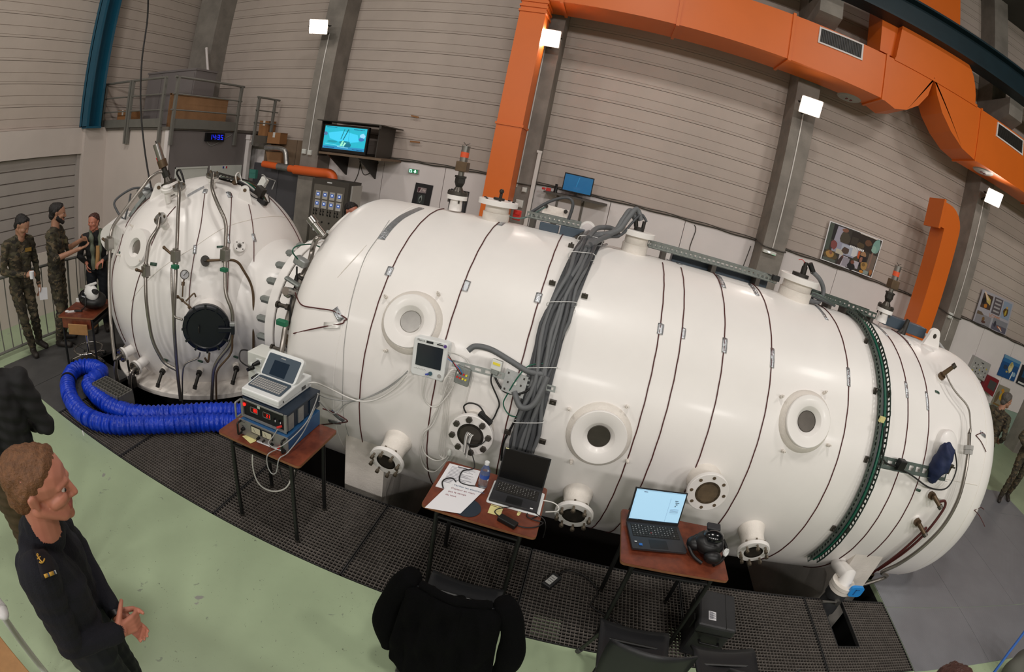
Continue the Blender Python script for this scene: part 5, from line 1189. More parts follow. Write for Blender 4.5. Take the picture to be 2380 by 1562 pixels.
for k in range(11):
    off0 = 0.042 + 0.026 * (k % 2); d0 = -0.075 + 0.015 * k; ph = rt.random() * 6; pts = []
    for i in range(34):
        a = math.radians(97) + (math.radians(-36 + 6 * (k % 3)) - math.radians(97)) * i / 33
        w_ = 0.012 * math.sin(i * 0.55 + ph) + 0.006 * math.sin(i * 1.3 + 2 * ph)
        pinch = 0.8 + 0.2 * math.cos(i * 0.8)
        pts.append(cyl_pt(x_at(a) + d0 * pinch + w_, a, off0 + 0.008 * math.sin(i * 0.7 + ph * 2)))
    q = MB(); q.tube(pts, 0.0155, 10); q.build('hose', 'hose_grey' if k % 3 else 'hose_dark', tk, 60)
for adeg in (80, 66, 44, 24, 8, -4):
    a = math.radians(adeg); pts = []
    for i in range(25):
        t = 2 * math.pi * i / 24; r_ = (abs(math.cos(t)) ** 0.5 * (1 if math.cos(t) > 0 else -1), abs(math.sin(t)) ** 0.5 * (1 if math.sin(t) > 0 else -1))
        pts.append(cyl_pt(x_at(a) + 0.1 * r_[0], a + 0.02 * r_[0], 0.052 + 0.036 * r_[1]))
    q = MB(); q.tube(pts, 0.0028, 6, caps=False); q.build('cable_tie', 'tie_white', tk)
for adeg, s_ in ((88, -1), (75, -1), (52, -1), (50, 1), (15, 1), (2, -1), (2, 1)):
    a = math.radians(adeg); c = cyl_pt(x_at(a) + s_ * 0.125, a, 0.015); q = MB(); q.box(c, (0.045, 0.025, 0.03)); hexbolt(q, c, radial(a), 0.012, 0.012, 0.015); q.build('clamp', 'steel_dark', tk)
for k, (dz, r_) in enumerate(((0.0, 0.024), (0.025, 0.024), (-0.01, 0.011))):
    s0 = cyl_pt(-0.03 + 0.03 * k, math.radians(84), 0.08); e = c4_ + Vector((-0.05 + 0.05 * k, 0, 0.09))
    pts = [cyl_pt(-0.06, math.radians(70), 0.08), s0, s0 + Vector((0.15, 0.02, 0.06 + dz)), (s0 + e) / 2 + Vector((0.05, 0, 0.08 + dz)), e + Vector((-0.06, 0, 0.06 + dz)), e]
    q = MB(); q.tube(smooth_path(pts, 7), r_, 10); q.build('hose', 'hose_grey' if k < 2 else 'hose_dark', tk, 60)
q = MB(); q.tube(smooth_path([cyl_pt(-0.07, math.radians(78), 0.09), cyl_pt(-0.02, math.radians(88), 0.13), cyl_pt(0.1, math.radians(92), 0.15), cyl_pt(0.17, math.radians(90), 0.11), cyl_pt(0.08, math.radians(84), 0.1), cyl_pt(-0.04, math.radians(72), 0.09)], 7), 0.022, 10); q.build('hose', 'hose_grey', tk, 60)
q = MB(); q.tube(smooth_path([cyl_pt(-0.1, math.radians(22), 0.09), cyl_pt(-0.14, math.radians(14), 0.1), cyl_pt(-0.22, math.radians(12), 0.09), cyl_pt(-0.29, math.radians(15.5), 0.06)], 6), 0.02, 10); q.build('hose', 'hose_grey', tk, 60)
q = MB(); q.tube(smooth_path([on_cyl(a, b, 0.07) for a, b in ((1262, 870), (1225, 862), (1185, 838), (1140, 812), (1105, 805), (1088, 815))], 6), 0.02, 10); q.build('hose', 'hose_grey', tk, 60)
q = MB(); q.tube([on_cyl(a, b, 0.006) for a, b in ((1365, 600), (1385, 580), (1410, 568))], 0.012, 8); q.build('heating_wire', 'tape', ch)
for (x0, x1) in ((-1.56, -1.2), (2.95, 3.3)):
    q = MB(); q.box2((x0, 3.05, -1.2), (x0 + 0.03, 5.3, 0.0)).box2((x1 - 0.03, 3.05, -1.2), (x1, 5.3, 0.0)); pl = []
    for i in range(13):
        a = math.radians(-22 - 136 * i / 12); pl.append(cyl_pt(x0, a, 0.0))
    pl = [Vector((x0, pl[0].y - 0.03, -1.2))] + pl + [Vector((x0, pl[-1].y + 0.03, -1.2))]
    q.prism(pl, (x1 - x0, 0, 0)); q.build('saddle', 'paint_cream_rough', ch)

# ================================================================== the sphere and the neck between
sp = thing('pressure_sphere', 'cream-white spherical pressure vessel with a black round hatch', 'pressure chamber', (SC.x, SC.y, 0))
q = MB(); q.ball(SC, RS, 96, 64); q.build('shell', 'paint_cream', sp, 60, weld=True)
def sray(p): return (p - SC).normalized()
def sph_curve(pix, off=0.005, k=8):
    P_ = [on_sph(a, b, off) for a, b in pix]; out = []
    for p in smooth_path(P_, k): out.append(SC + sray(p) * (RS + off))
    return out
zb_ = 0.02
q = MB(); q.lathe((SC.x, SC.y, zb_), (0, 0, 1), [(0.8, -0.06), (1.22, -0.06), (1.235, -0.05), (1.235, 0.0), (1.22, 0.01), (0.8, 0.06)], 64); q.build('base_ring', 'paint_cream_rough', sp, 40)
for k in range(9):
    t = math.radians(-150 + 15 * k); c = Vector((SC.x, SC.y, 0)) + Vector((math.cos(t), math.sin(t), 0)) * 1.2
    q = MB(); q.cone((c.x, c.y, 0.0), (c.x, c.y, 0.04), 0.02, n=6); q.build('anchor_bolt', 'paint_cream_rough', sp)
q = MB(); q.lathe((SC.x, SC.y, -1.2), (0, 0, 1), [(0.9, 0), (0.9, 1.15)], 32); q.build('pedestal', 'iron_dark', sp, 40)
q = MB(); q.tube(sph_curve([(305, 700), (345, 650), (400, 605), (450, 575), (520, 530), (590, 509), (650, 503), (690, 510)], 0.001), 0.003, 5); q.build('weld_seam', 'paint_cream_rough', sp)
for pl in (((476, 450), (467, 520), (452, 590), (441, 670), (440, 730)), ((538, 450), (535, 520), (531, 600), (529, 680)), ((578, 475), (589, 540), (590, 610), (588, 680)), ((408, 480), (370, 530), (340, 600), (318, 660), (306, 730), (312, 790), (325, 830)), ((391, 437), (318, 486), (279.7, 567), (262.5, 626), (262.5, 700), (274.5, 752), (292, 794)), ((623, 457), (660, 497), (690, 545), (706, 585))):
    q = MB(); q.tube(sph_curve(pl, 0.005), 0.0045, 6); q.build('heating_wire', 'wire_red', sp)
def spatch(px, py, w, h, rot=0.0, matn='tape', name='tape_patch'):
    c = on_sph(px, py); N = sray(c); X = Vector((0, 0, 1)).cross(N).normalized(); V = N.cross(X)
    U = X * math.cos(rot) + V * math.sin(rot); V2 = -X * math.sin(rot) + V * math.cos(rot); rows = []
    for i in range(5): rows.append([SC + sray(c + U * w * (j / 2 - 0.5) + V2 * h * (i / 4 - 0.5)) * (RS + 0.004 + (0.005 if j == 1 else 0)) for j in range(3)])
    b = MB(); b.strip(rows); o = b.build(name, matn, sp, 60); s_ = o.modifiers.new('solid', 'SOLIDIFY'); s_.thickness = 0.002
for a in ((453, 580, 0.035, 0.09), (590, 553, 0.04, 0.09), (531, 555, 0.03, 0.1), (533, 453, 0.06, 0.1), (477, 445, 0.05, 0.08)): spatch(*a)
rows = []
q = MB(); L_ = sph_curve([(436, 457), (455, 446), (475, 436)], 0.006, 6)
q.strip([[p + Vector((0.0, -0.01, 0.02)), p - Vector((0.0, -0.01, 0.02))] for p in L_]); o = q.build('tape_strip', 'tape', sp)
for (px, py, w, h) in ((278, 587, 0.05, 0.025), (357, 614, 0.085, 0.032), (513, 574, 0.085, 0.02)): spatch(px, py, w, h, 0.0, 'green_label', 'name_plate')
c = on_sph(320, 577); N = sray(c)
N = (N * 0.55 + Vector((0.0, -0.62, 0.1))).normalized()
q = MB(); q.lathe(c - N * 0.12, N, [(0.2, 0.0), (0.2, 0.12), (0.19, 0.16), (0.1, 0.165), (0.078, 0.12), (0.078, 0.06)], 40); po = q.build('porthole', 'paint_cream', sp, 40)
q = MB(); q.lathe(c - N * 0.12, N, [(0.0, 0.121), (0.0785, 0.121)], 32); q.build('pane', 'glass_dark', po)
q = MB(); q.lathe(c - N * 0.12, N, [(0.083, 0.128), (0.079, 0.132), (0.078, 0.1)], 32); q.build('gasket', 'steel', po)
for (px, py) in ((309, 527), (280, 594), (330, 607)):
    p = on_sph(px, py); q = MB(); q.cone(p, p + sray(p) * 0.05, 0.011, n=10); q.build('stud', 'paint_cream_rough', sp)
ho = on_sph(480, 762, 0.2); HN = (sray(ho) + Vector((0, -0.12, -0.05))).normalized(); hb = on_sph(480, 745, 0.0)
q = MB(); q.lathe(ho, HN, [(0.225, -0.36), (0.205, -0.22), (0.2, -0.03)], 40); hn = q.build('hatch_neck', 'paint_cream', sp, 50)
ht = q = MB(); q.lathe(ho, HN, [(0.2, -0.035), (0.235, -0.03), (0.24, -0.015), (0.24, 0.02), (0.225, 0.03), (0.2, 0.032), (0.19, 0.022), (0.0, 0.022)], 48); hc = q.build('hatch_cover', 'hatch_black', sp, 40)
X, Y_, Z = frame(HN)
for k in range(12):
    t = 2 * math.pi * k / 12; p = ho + (X * math.cos(t) + Y_ * math.sin(t)) * 0.222 + Z * 0.03
    q = MB(); q.box(p, (0.05, 0.02, 0.02), (X * math.cos(t) + Y_ * math.sin(t)).to_track_quat('X', 'Z').to_matrix()); q.build('dog', 'hatch_black', hc)
for s_ in (-1,):
    p = ho - X * 0.07 + Z * 0.03; q = MB(); q.tube(bent_path([p - Y_ * 0.03, p - Y_ * 0.03 + Z * 0.03, p + Y_ * 0.03 + Z * 0.03, p + Y_ * 0.03], 0.01), 0.005, 6); q.build('grab_handle', 'iron_dark', hc)
q = MB(); rm = Matrix((X, Y_, Z)).transposed(); q.box(ho + X * 0.2 + Z * 0.045, (0.16, 0.05, 0.035), rm).box(ho + X * 0.265 + Z * 0.02, (0.035, 0.09, 0.09), rm); q.build('hinge', 'hatch_black', hc, bevel=0.006)
q = MB(); q.box(ho + X * 0.26 + Y_ * 0.06 + Z * 0.05, (0.05, 0.03, 0.05), rm); q.build('latch', 'galv_light', hc, bevel=0.004)
def V_(px, py, off): return on_sph(px, py, off)
gg = thing('pressure_gauge', 'round white pressure gauge on a thin pipe above the black hatch', 'gauge', V_(427, 640, 0.16))
c = V_(429, 638, 0.16); N = (CAM - c).normalized(); N = (N + Vector((0, 0, -0.15))).normalized()
q = MB(); q.lathe(c, N, [(0.0, -0.03), (0.042, -0.03), (0.045, 0.0), (0.045, 0.008), (0.04, 0.008), (0.039, 0.002)], 28); q.build('case', 'steel_dark', gg, 40)
q = MB(); q.lathe(c, N, [(0.0, 0.003), (0.039, 0.003)], 28); q.build('face', 'paper', gg)
X, Y_, Z = frame(N); q = MB(); q.box(c + Z * 0.005 + (X + Y_) * 0.006, (0.05, 0.004, 0.002), Matrix((X, Y_, Z)).transposed() @ Matrix.Rotation(0.8, 3, 'Z')); q.build('needle', 'black', gg)
q = MB(); q.tube([V_(428, 648, 0.15), V_(425, 665, 0.15), V_(424, 690, 0.14)], 0.008, 8).cone(V_(426, 655, 0.15), V_(425, 664, 0.15), 0.018, n=8).tube(bent_path([V_(414, 690, 0.12), V_(428, 702, 0.13), V_(445, 716, 0.13)], 0.02), 0.009, 8).tube(bent_path([V_(432, 700, 0.13), V_(452, 680, 0.13), V_(455, 690, 0.1)], 0.03), 0.008, 8); q.build('pipework', 'bronze', gg, 60)
for (px, py) in ((413, 690), (424, 698), (440, 714)):
    q = MB(); p = V_(px, py, 0.13); q.ball(p, 0.018, 8, 6); q.build('fitting', 'bronze', gg)
def small_flange(px, py, rf, L, axis=None, matn='paint_cream', topmat='steel', bolts=4, name='pipe_flange'):
    p = on_sph(px, py, 0.0); N = axis or sray(p)
    q = MB(); q.lathe(p, N, [(rf * 0.6, -0.05), (rf * 0.55, L * 0.7), (rf * 0.98, L * 0.72), (rf * 0.98, L)], 28); o = q.build(name, matn, sp, 40)
    q = MB(); q.lathe(p, N, [(rf, L), (rf, L + 0.025), (rf * 0.4, L + 0.028), (0, L + 0.028)], 28); q.build('cover', topmat, o, 40)
    X, Y_, Z = frame(N)
    for i in range(bolts):
        t = 0.5 + 2 * math.pi * i / bolts; b = MB(); hexbolt(b, p + (X * math.cos(t) + Y_ * math.sin(t)) * rf * 0.75 + Z * (L + 0.028), Z, 0.013, 0.012, 0.008); b.build('bolt', 'brass_bolt', o)
    return p + N * (L + 0.03)
f1 = small_flange(386, 527, 0.07, 0.13); f2 = small_flange(424, 462, 0.072, 0.14); f3 = small_flange(492, 437, 0.072, 0.14)
c = on_sph(554, 575); N = sray(c); q = MB(); q.lathe(c, N, [(0.06, -0.03), (0.06, 0.03), (0.062, 0.05), (0.03, 0.052), (0.015, 0.03)], 28); bf = q.build('blank_flange', 'paint_cream', sp, 40)
X, Y_, Z = frame(N)
for i in range(4):
    t = 0.6 + i * math.pi / 2; p = c + (X * math.cos(t) + Y_ * math.sin(t)) * 0.047; q = MB(); q.cone(p + Z * 0.051, p + Z * 0.053, 0.007, n=10); q.build('bolt_hole', 'steel_dark', bf)
q = MB(); q.cone(c + N * 0.04, c + N * 0.054, 0.016, n=14); q.build('bore', 'steel_dark', bf)
def valve_pipe(name, label, pts, r, valve_at, vs, handle=None, tagpx=None, matp='pipe_steel'):
    t = thing(name, label, 'pipe', pts[-1])
    q = MB(); q.tube(bent_path(pts, 0.12, 8), r, 12); q.build('pipe', matp, t, 60)
    if valve_at is not None:
        q = MB(); q.box(valve_at, (vs, vs, vs * 1.45)); vb = q.build('valve_body', 'steel', t, bevel=0.006)
        q = MB(); q.cone(valve_at + Vector((0, 0, vs * 0.72)), valve_at + Vector((0, 0, vs * 0.95)), r * 1.6, n=8).cone(valve_at - Vector((0, 0, vs * 0.72)), valve_at - Vector((0, 0, vs * 0.95)), r * 1.6, n=8); q.build('union_nuts', 'pipe_steel', t)
        if handle:
            q = MB(); q.cone(valve_at, valve_at + handle * 0.25, 0.018, n=10).cone(valve_at + handle * 0.25, valve_at + handle * 1.0 + Vector((0, 0, 0.05)), 0.012, 0.015, n=8).ball(valve_at + handle * 1.0 + Vector((0, 0, 0.05)), 0.018, 8, 6); q.build('lever', 'bronze', t, 60)
    if tagpx is not None:
        q = MB(); q.box(tagpx, (0.075, 0.05, 0.035)); q.build('green_clip', 'green_tag', t, bevel=0.005)
    return t
o_ = 0.17
pA = [f2, V_(417, 445, 0.22), V_(412, 560, 0.2), V_(408, 660, 0.2), V_(404, 745, 0.2), V_(412, 860, 0.2), V_(420, 930, 0.32)]
valve_pipe('riser_pipe', 'tall steel pipe with a lever valve left of the gauge', pA, 0.019, V_(408, 595, 0.2), 0.075, Vector((-0.12, -0.05, 0.02)), V_(407, 620, 0.22))
pB = [f3, V_(492, 440, 0.22), V_(508, 480, 0.2), V_(526, 515, 0.19), V_(524, 590, 0.2), V_(524, 685, 0.22), V_(541, 722, 0.25), V_(541, 795, 0.25), V_(497, 848, 0.25), V_(492, 930, 0.34)]
valve_pipe('riser_pipe', 'bent steel pipe passing right of the black hatch', pB, 0.019, V_(523, 592, 0.2), 0.075, None, V_(521, 627, 0.23))
pC = [f1, V_(368, 530, 0.18), V_(346, 560, 0.17), V_(338, 630, 0.17), V_(340, 705, 0.17), V_(354, 795, 0.17), V_(382, 845, 0.18), V_(412, 860, 0.2)]
valve_pipe('riser_pipe', 'bent steel pipe beside the porthole of the sphere', pC, 0.019, V_(339, 630, 0.17), 0.07, Vector((-0.05, -0.08, -0.03)))
T0 = 5.75
pD = [at_t(392, 402, T0 + 0.25), at_t(372, 398, T0 + 0.25), at_t(352, 410, T0 + 0.2), at_t(259, 530, T0), at_t(256, 572, T0), at_t(253, 650, T0), at_t(258, 760, T0 - 0.1), at_t(267, 838, T0 - 0.3)]
valve_pipe('riser_pipe', 'steel pipe along the left side of the sphere', pD, 0.02, at_t(254, 566, T0), 0.085, Vector((-0.06, -0.05, 0.0)))
pE = [V_(478, 606, 0.12), V_(520, 604, 0.14), V_(552, 605, 0.14), V_(588, 665, 0.1), V_(590, 720, 0.1), V_(589, 815, 0.12)]
t = valve_pipe('dark_pipe', 'dark bent pipe from the round knob to the right side of the sphere', pE, 0.013, None, 0.05, None, None, 'bronze')
c = V_(477, 607, 0.06); N = sray(c); q = MB(); q.lathe(c, N, [(0.045, -0.04), (0.04, 0.03), (0.048, 0.035), (0.045, 0.06), (0.02, 0.065), (0.02, 0.09), (0, 0.09)], 12); q.build('knob', 'iron_dark', t, 30)
pF = [V_(396, 690, 0.2), V_(402, 738, 0.2), V_(424, 742, 0.22)]
q = MB(); q.tube(bent_path([V_(398, 622, 0.2), V_(400, 690, 0.2), V_(403, 737, 0.2), V_(424, 743, 0.22)], 0.06), 0.011, 8); tag(q.build('branch_pipe', 'pipe_steel', None, 60), 'thin pipe branching to the left edge of the black hatch', 'pipe')
q = MB(); q.tube(bent_path([V_(465, 820, 0.2), V_(462, 832, 0.2), V_(428, 845, 0.22), V_(424, 870, 0.25), V_(424, 935, 0.34)], 0.06), 0.009, 8); tag(q.build('branch_pipe', 'pipe_steel', None, 60), 'thin bent pipe running down below the black hatch', 'pipe')
q = MB(); q.tube(bent_path([V_(487, 820, 0.2), V_(484, 845, 0.22), V_(476, 832, 0.22)], 0.04), 0.011, 8).tube(bent_path([V_(540, 760, 0.28), V_(540, 820, 0.28), V_(502, 862, 0.28), V_(503, 930, 0.36)], 0.08), 0.011, 8); tag(q.build('branch_pipe', 'bronze', None, 60), 'second bent pipe beside the pipe right of the hatch', 'pipe')
for (px, py, lab) in ((385, 862, 'left of three dark drain cocks at the foot of the sphere'), (466, 865, 'middle of three dark drain cocks at the foot of the sphere'), (548, 855, 'right of three dark drain cocks at the foot of the sphere')):
    p = on_sph(px, py - 8, 0.0); t = thing('drain_cock', lab, 'valve', p); N = sray(p); N = (N + Vector((0, -0.3, 0.1))).normalized()
    q = MB(); q.cone(p, p + N * 0.05, 0.035, n=14); q.build('boss', 'paint_cream_rough', t)
    q = MB(); q.cone(p + N * 0.05, p + N * 0.09, 0.033, n=8).cone(p + N * 0.08, p + N * 0.1 + Vector((-0.01, -0.05, -0.1)), 0.019, n=10).cone(p + N * 0.1 + Vector((-0.01, -0.05, -0.1)), p + N * 0.1 + Vector((-0.012, -0.065, -0.135)), 0.024, n=8); q.build('cock', 'iron_dark', t, 40)
    q = MB(); q.box(on_sph(px - 2, py - 26, 0.01), (0.085, 0.012, 0.02)); q.build('name_plate', 'green_label', t)
for (px, py, lab) in ((287, 823, 'upper of two flanged stubs at lower left of the sphere'), (318, 853, 'lower of two flanged stubs at lower left of the sphere')):
    c = on_sph(px, py, 0.14); N = (sray(c) + Vector((0, -0.1, 0.2))).normalized(); t = thing('flanged_stub', lab, 'pipe', c)
    q = MB(); q.cone(c - N * 0.2, c, 0.055, n=20); q.build('pipe', 'paint_cream', t, 50)
    q = MB(); q.lathe(c, N, [(0.05, -0.01), (0.078, -0.01), (0.078, 0.015), (0.05, 0.015)], 28); q.build('flange', 'paint_cream', t, 40)
    q = MB(); q.lathe(c, N, [(0.05, 0.018), (0.076, 0.018), (0.076, 0.04), (0.03, 0.042), (0, 0.042)], 28); q.build('cover', 'steel', t, 40)
    X, Y_, Z = frame(N)
    for i in range(6):
        b = MB(); a = i * math.pi / 3; hexbolt(b, c + (X * math.cos(a) + Y_ * math.sin(a)) * 0.06 + Z * 0.042, Z, 0.01, 0.01, 0.006); b.build('bolt', 'brass_bolt', t)
    q = MB(); q.tube(bent_path([c + N * 0.04, c + N * 0.1, c + N * 0.12 + Vector((-0.03, 0.0, -0.12)), c + N * 0.12 + Vector((-0.05, 0.02, -0.3))], 0.05), 0.022, 10); q.build('elbow', 'pipe_steel', t, 60)
rv = thing('relief_valve', 'relief valve leaning left on top of the sphere, with a red lever', 'valve', on_sph(405, 450))
def rel(a, b, yy):
    pass
p0 = on_sph(402, 452, 0.0); d0 = at_t(362, 330, (p0 - CAM).length + 0.02) - p0; h = d0.length; up = d0.normalized()
cc_ = lambda k: p0 + up * h * k
q = MB(); q.cone(cc_(0), cc_(0.17), h * 0.1, h * 0.09, n=20); q.build('neck', 'paint_cream', rv, 40)
q = MB(); q.cone(cc_(0.15), cc_(0.2), h * 0.16, n=24); q.build('lower_flange', 'paint_cream', rv, 40)
q = MB(); q.cone(cc_(0.2), cc_(0.25), h * 0.15, n=24).cone(cc_(0.25), cc_(0.34), h * 0.09, h * 0.06, n=14); q.build('upper_flange', 'steel_dark', rv, 40)
q = MB(); q.cone(cc_(0.34), cc_(0.44), h * 0.075, n=8).cone(cc_(0.44), cc_(0.52), h * 0.05, n=12); q.build('union', 'iron_dark', rv, 30)
q = MB(); q.cone(cc_(0.52), cc_(0.66), h * 0.09, n=16); q.build('body', 'bronze', rv, 40)
q = MB(); q.cone(cc_(0.66), cc_(0.96), h * 0.07, n=18); q.build('spring_housing', 'steel', rv, 40)
q = MB(); q.cone(cc_(0.96), cc_(1.02), 0.006, n=6); q.build('seal', 'iron_dark', rv)
q = MB(); q.cone(at_t(383, 405, T0 + 0.5), at_t(374, 390, T0 + 0.45), 0.012, n=8); q.build('lever_stem', 'steel', rv)
q = MB(); q.cone(at_t(375, 391, T0 + 0.45), at_t(365, 367, T0 + 0.4), 0.017, 0.015, n=10); q.build('lever', 'red_plastic', rv, 40)
c = on_sph(388, 440, 0.15); q = MB(); q.lathe(c, (0.1, -0.3, 1), [(0.03, -0.15), (0.035, -0.02), (0.065, -0.02), (0.065, 0.01), (0.05, 0.015), (0.05, 0.035), (0.0, 0.05)], 20); q.build('side_flange', 'paint_cream', rv, 40)
def splug(px, py, w, h, hole, name='lifting_lug'):
    p = on_sph(px, py + 14, 0); up_ = Vector((0, 0, 1)); r = w * 0.5; right = Vector((0.75, 0.65, 0)).normalized()
    out = [p - right * w - up_ * 0.06] + [p + up_ * (h - r) + right * r * math.cos(t) + up_ * r * math.sin(t) for t in [math.pi - math.pi * i / 12 for i in range(13)]] + [p + right * w - up_ * 0.06]
    th = Vector((-0.65, 0.75, 0)) * 0.04; b = MB(); b.prism(out, th); o = b.build(name, 'paint_cream', sp, 30)
    c = p + up_ * (h - r); b = MB(); b.cone(c - th * 0.1, c + th * 1.1, hole, n=14); b.build('eye', 'bronze', o)
splug(368, 440, 0.11, 0.14, 0.022); splug(567, 452, 0.1, 0.16, 0.02)
tt = thing('cable_tray', 'tangled slotted tray and cables on top of the sphere', 'cable tray', on_sph(525, 420))
a, b_ = on_sph(490, 412, 0.06), on_sph(580, 436, 0.06)
slotted(straight(a, b_, 12), straight(a + Vector((0.0, 0.12, 0.05)), b_ + Vector((0, 0.12, 0.05)), 12), 'slotted_base', 'iron_dark', tt)
for k in range(5):
    q = MB(); q.tube(smooth_path([on_sph(495 + 6 * k, 412, 0.06), on_sph(545 + 9 * k, 418 + 2 * k, 0.1), on_sph(575 + 8 * k, 438 + 2 * k, 0.05), on_sph(600 + 5 * k, 455 + 3 * k, 0.03)], 6), 0.009, 8); q.build('cable', ('wire_black', 'hose_dark', 'wire_white', 'wire_green', 'bronze')[k], tt, 60)
for (px, py, s_, mm, nm) in ((611, 426, (0.09, 0.06, 0.14), 'plastic_offwhite', 'camera_body'), (605, 445, (0.11, 0.08, 0.1), 'iron_dark', 'clamp'), (548, 420, (0.05, 0.05, 0.09), 'bronze', 'coupling')):
    q = MB(); q.box(on_sph(px, py, 0.09), s_, Matrix.Rotation(0.5, 3, 'Y')); q.build(nm, mm, tt, bevel=0.006)
q = MB(); q.tube(smooth_path([on_sph(550, 425, 0.08), on_sph(548, 408, 0.16), on_sph(556, 402, 0.16), on_sph(562, 425, 0.08)], 5), 0.008, 6); q.build('white_lead', 'wire_white', tt, 60)
q = MB(); q.tube(smooth_path([on_sph(598, 445, 0.06), on_sph(618, 428, 0.16), on_sph(616, 410, 0.22), on_sph(608, 406, 0.22)], 5), 0.006, 6).tube([on_sph(616, 412, 0.2), on_sph(640, 420, 0.2), on_sph(632, 440, 0.12)], 0.007, 6); q.build('frame', 'wire_grey', tt, 60)
q = MB(); q.box(on_sph(610, 468, 0.03), (0.13, 0.06, 0.05), Matrix.Rotation(0.35, 3, 'Y')); tag(q.build('power_brick', 'black', None, bevel=0.008), 'black power brick lying on the upper right of the sphere', 'adapter')
q = MB(); q.tube(smooth_path([on_sph(560, 430, 0.03), on_sph(585, 455, 0.015), on_sph(600, 463, 0.02), on_sph(608, 466, 0.03)], 6), 0.006, 6).tube(smooth_path([on_sph(618, 471, 0.02), on_sph(626, 470, 0.015), on_sph(624, 452, 0.02)], 5), 0.006, 6); tag(q.build('power_lead', 'wire_black', None, 60), 'black lead of the power brick on the sphere', 'cable')
q = MB(); q.tube(smooth_path([on_sph(420, 420, 0.05), on_sph(411, 402, 0.15), on_sph(418, 395, 0.18), on_sph(425, 412, 0.1), on_sph(428, 425, 0.04)], 6), 0.012, 8); tag(q.build('cable_loop', 'wire_black', None, 60), 'dark cable loop behind the leaning relief valve', 'cable')
q = MB(); q.tube(smooth_path([at_t(345, -60, 6.4), at_t(343, 40, 6.4), at_t(330, 140, 6.35), at_t(327, 240, 6.3), at_t(334, 330, 6.25), at_t(347, 415, 6.2), at_t(356, 450, 6.15)], 8), 0.011, 8); tag(q.build('hanging_cable', 'wire_black', None, 60), 'long black cable hanging from the roof to the sphere', 'cable')
sl = thing('side_sleeve', 'white sleeve with a grey rail frame on the far upper left of the sphere', 'hatch', at_t(300, 500, 6.1))
q = MB(); q.cone(at_t(300, 520, 6.3), at_t(262, 555, 5.9), 0.16, 0.17, n=24); q.build('sleeve', 'paint_cream', sl, 50)
q = MB(); q.tube([at_t(350, 440, 6.2), at_t(318, 480, 6.15), at_t(292, 520, 6.1), at_t(272, 552, 6.0)], 0.03, 4); q.build('slotted_rail', 'galv', sl)
q = MB(); q.cone(at_t(350, 442, 6.3), at_t(330, 458, 6.25), 0.11, n=20); q.build('drum', 'galv_light', sl, 50)
q = MB(); q.tube(smooth_path([at_t(352, 440, 6.15), at_t(310, 438, 6.15), at_t(268, 466, 6.1), at_t(272, 490, 6.05), at_t(290, 515, 6.0)], 6), 0.014, 8).tube(smooth_path([at_t(304, 450, 6.1), at_t(298, 480, 6.1), at_t(290, 510, 6.0)], 4), 0.012, 8); q.build('cable', 'hose_dark', sl, 60)
nk = thing('neck_flange', 'white bolted flange joint between the sphere and the chamber', 'flange', (-2.6, AY, AZ - 0.8))
cN = Vector((0, AY, AZ - 0.012))
q = MB(); q.lathe(cN, (1, 0, 0), [(0.78, -3.32), (0.64, -3.14), (0.585, -3.0), (0.575, -2.72)], 64); q.build('sphere_neck', 'paint_cream', nk, 50)
q = MB(); q.lathe(cN, (1, 0, 0), [(0.55, -2.5), (0.56, -2.4), (0.62, -2.3)], 64); q.build('chamber_neck', 'paint_cream', nk, 50)
for (x0, x1, r_) in ((-2.735, -2.635, 0.77), (-2.612, -2.5, 0.77)):
    q = MB(); q.lathe(cN, (1, 0, 0), [(0.5, x0), (r_ - 0.006, x0), (r_, x0 + 0.006), (r_, x1 - 0.006), (r_ - 0.006, x1), (0.5, x1)], 72); q.build('flange', 'paint_cream', nk, 30)
q = MB(); q.lathe(cN, (1, 0, 0), [(0.745, -2.637), (0.745, -2.61)], 64); q.build('gasket', 'steel_dark', nk)
for k in range(24):
    t = 2 * math.pi * (k + 0.5) / 24; p = cN + Vector((-2.735, math.cos(t) * 0.705, math.sin(t) * 0.705))
    if math.cos(t) > 0.35: continue
    b = MB(); hexbolt(b, p, (-1, 0, 0), 0.036, 0.12, 0.02, 0.02); b.build('bolt', 'galv', nk, 25)
    b = MB(); hexbolt(b, p + Vector((0.235, 0, 0)), (1, 0, 0), 0.034, 0.04, 0.02, 0.02); b.build('nut', 'steel_dark', nk, 25)
q = MB(); q.tube([cN + Vector((-2.79, math.cos(t) * 0.62, math.sin(t) * 0.62)) for t in [math.radians(100 + 160 * i / 30) for i in range(31)]], 0.007, 6); q.build('black_lead', 'wire_black', nk, 60)
q = MB(); q.box2((-2.68, AY - 0.62, 0.0), (-2.5, AY - 0.3, 0.2)); q.build('foot', 'paint_cream_rough', nk)
def X_(px, py, x): return on_x(px, py, x)
np_ = thing('neck_pipe', 'steel pipe with valves in front of the gap beside the left dome', 'pipe', X_(655, 835, -2.3))
q = MB(); q.tube(bent_path([on_cyl(752, 545, 0.02), on_cyl(735, 555, 0.1), X_(727, 575, -2.32), X_(720, 610, -2.3), X_(700, 645, -2.28), X_(682, 700, -2.27), X_(665, 750, -2.25), X_(657, 800, -2.24), X_(650, 850, -2.2)], 0.08), 0.024, 12, rad=None); q.build('pipe', 'pipe_steel', np_, 60)
for (px, py, s_, mm) in ((700, 608, (0.12, 0.08, 0.07), 'galv_light'), (697, 650, (0.08, 0.08, 0.09), 'iron_dark'), (680, 655, (0.16, 0.05, 0.03), 'galv'), (670, 682, (0.06, 0.06, 0.06), 'steel'), (675, 738, (0.07, 0.06, 0.08), 'iron_dark'), (668, 790, (0.09, 0.06, 0.07), 'rust_inside')):
    q = MB(); q.box(X_(px, py, -2.3), s_, Matrix.Rotation(0.3, 3, 'Y')); q.build('fitting', mm, np_, bevel=0.012)
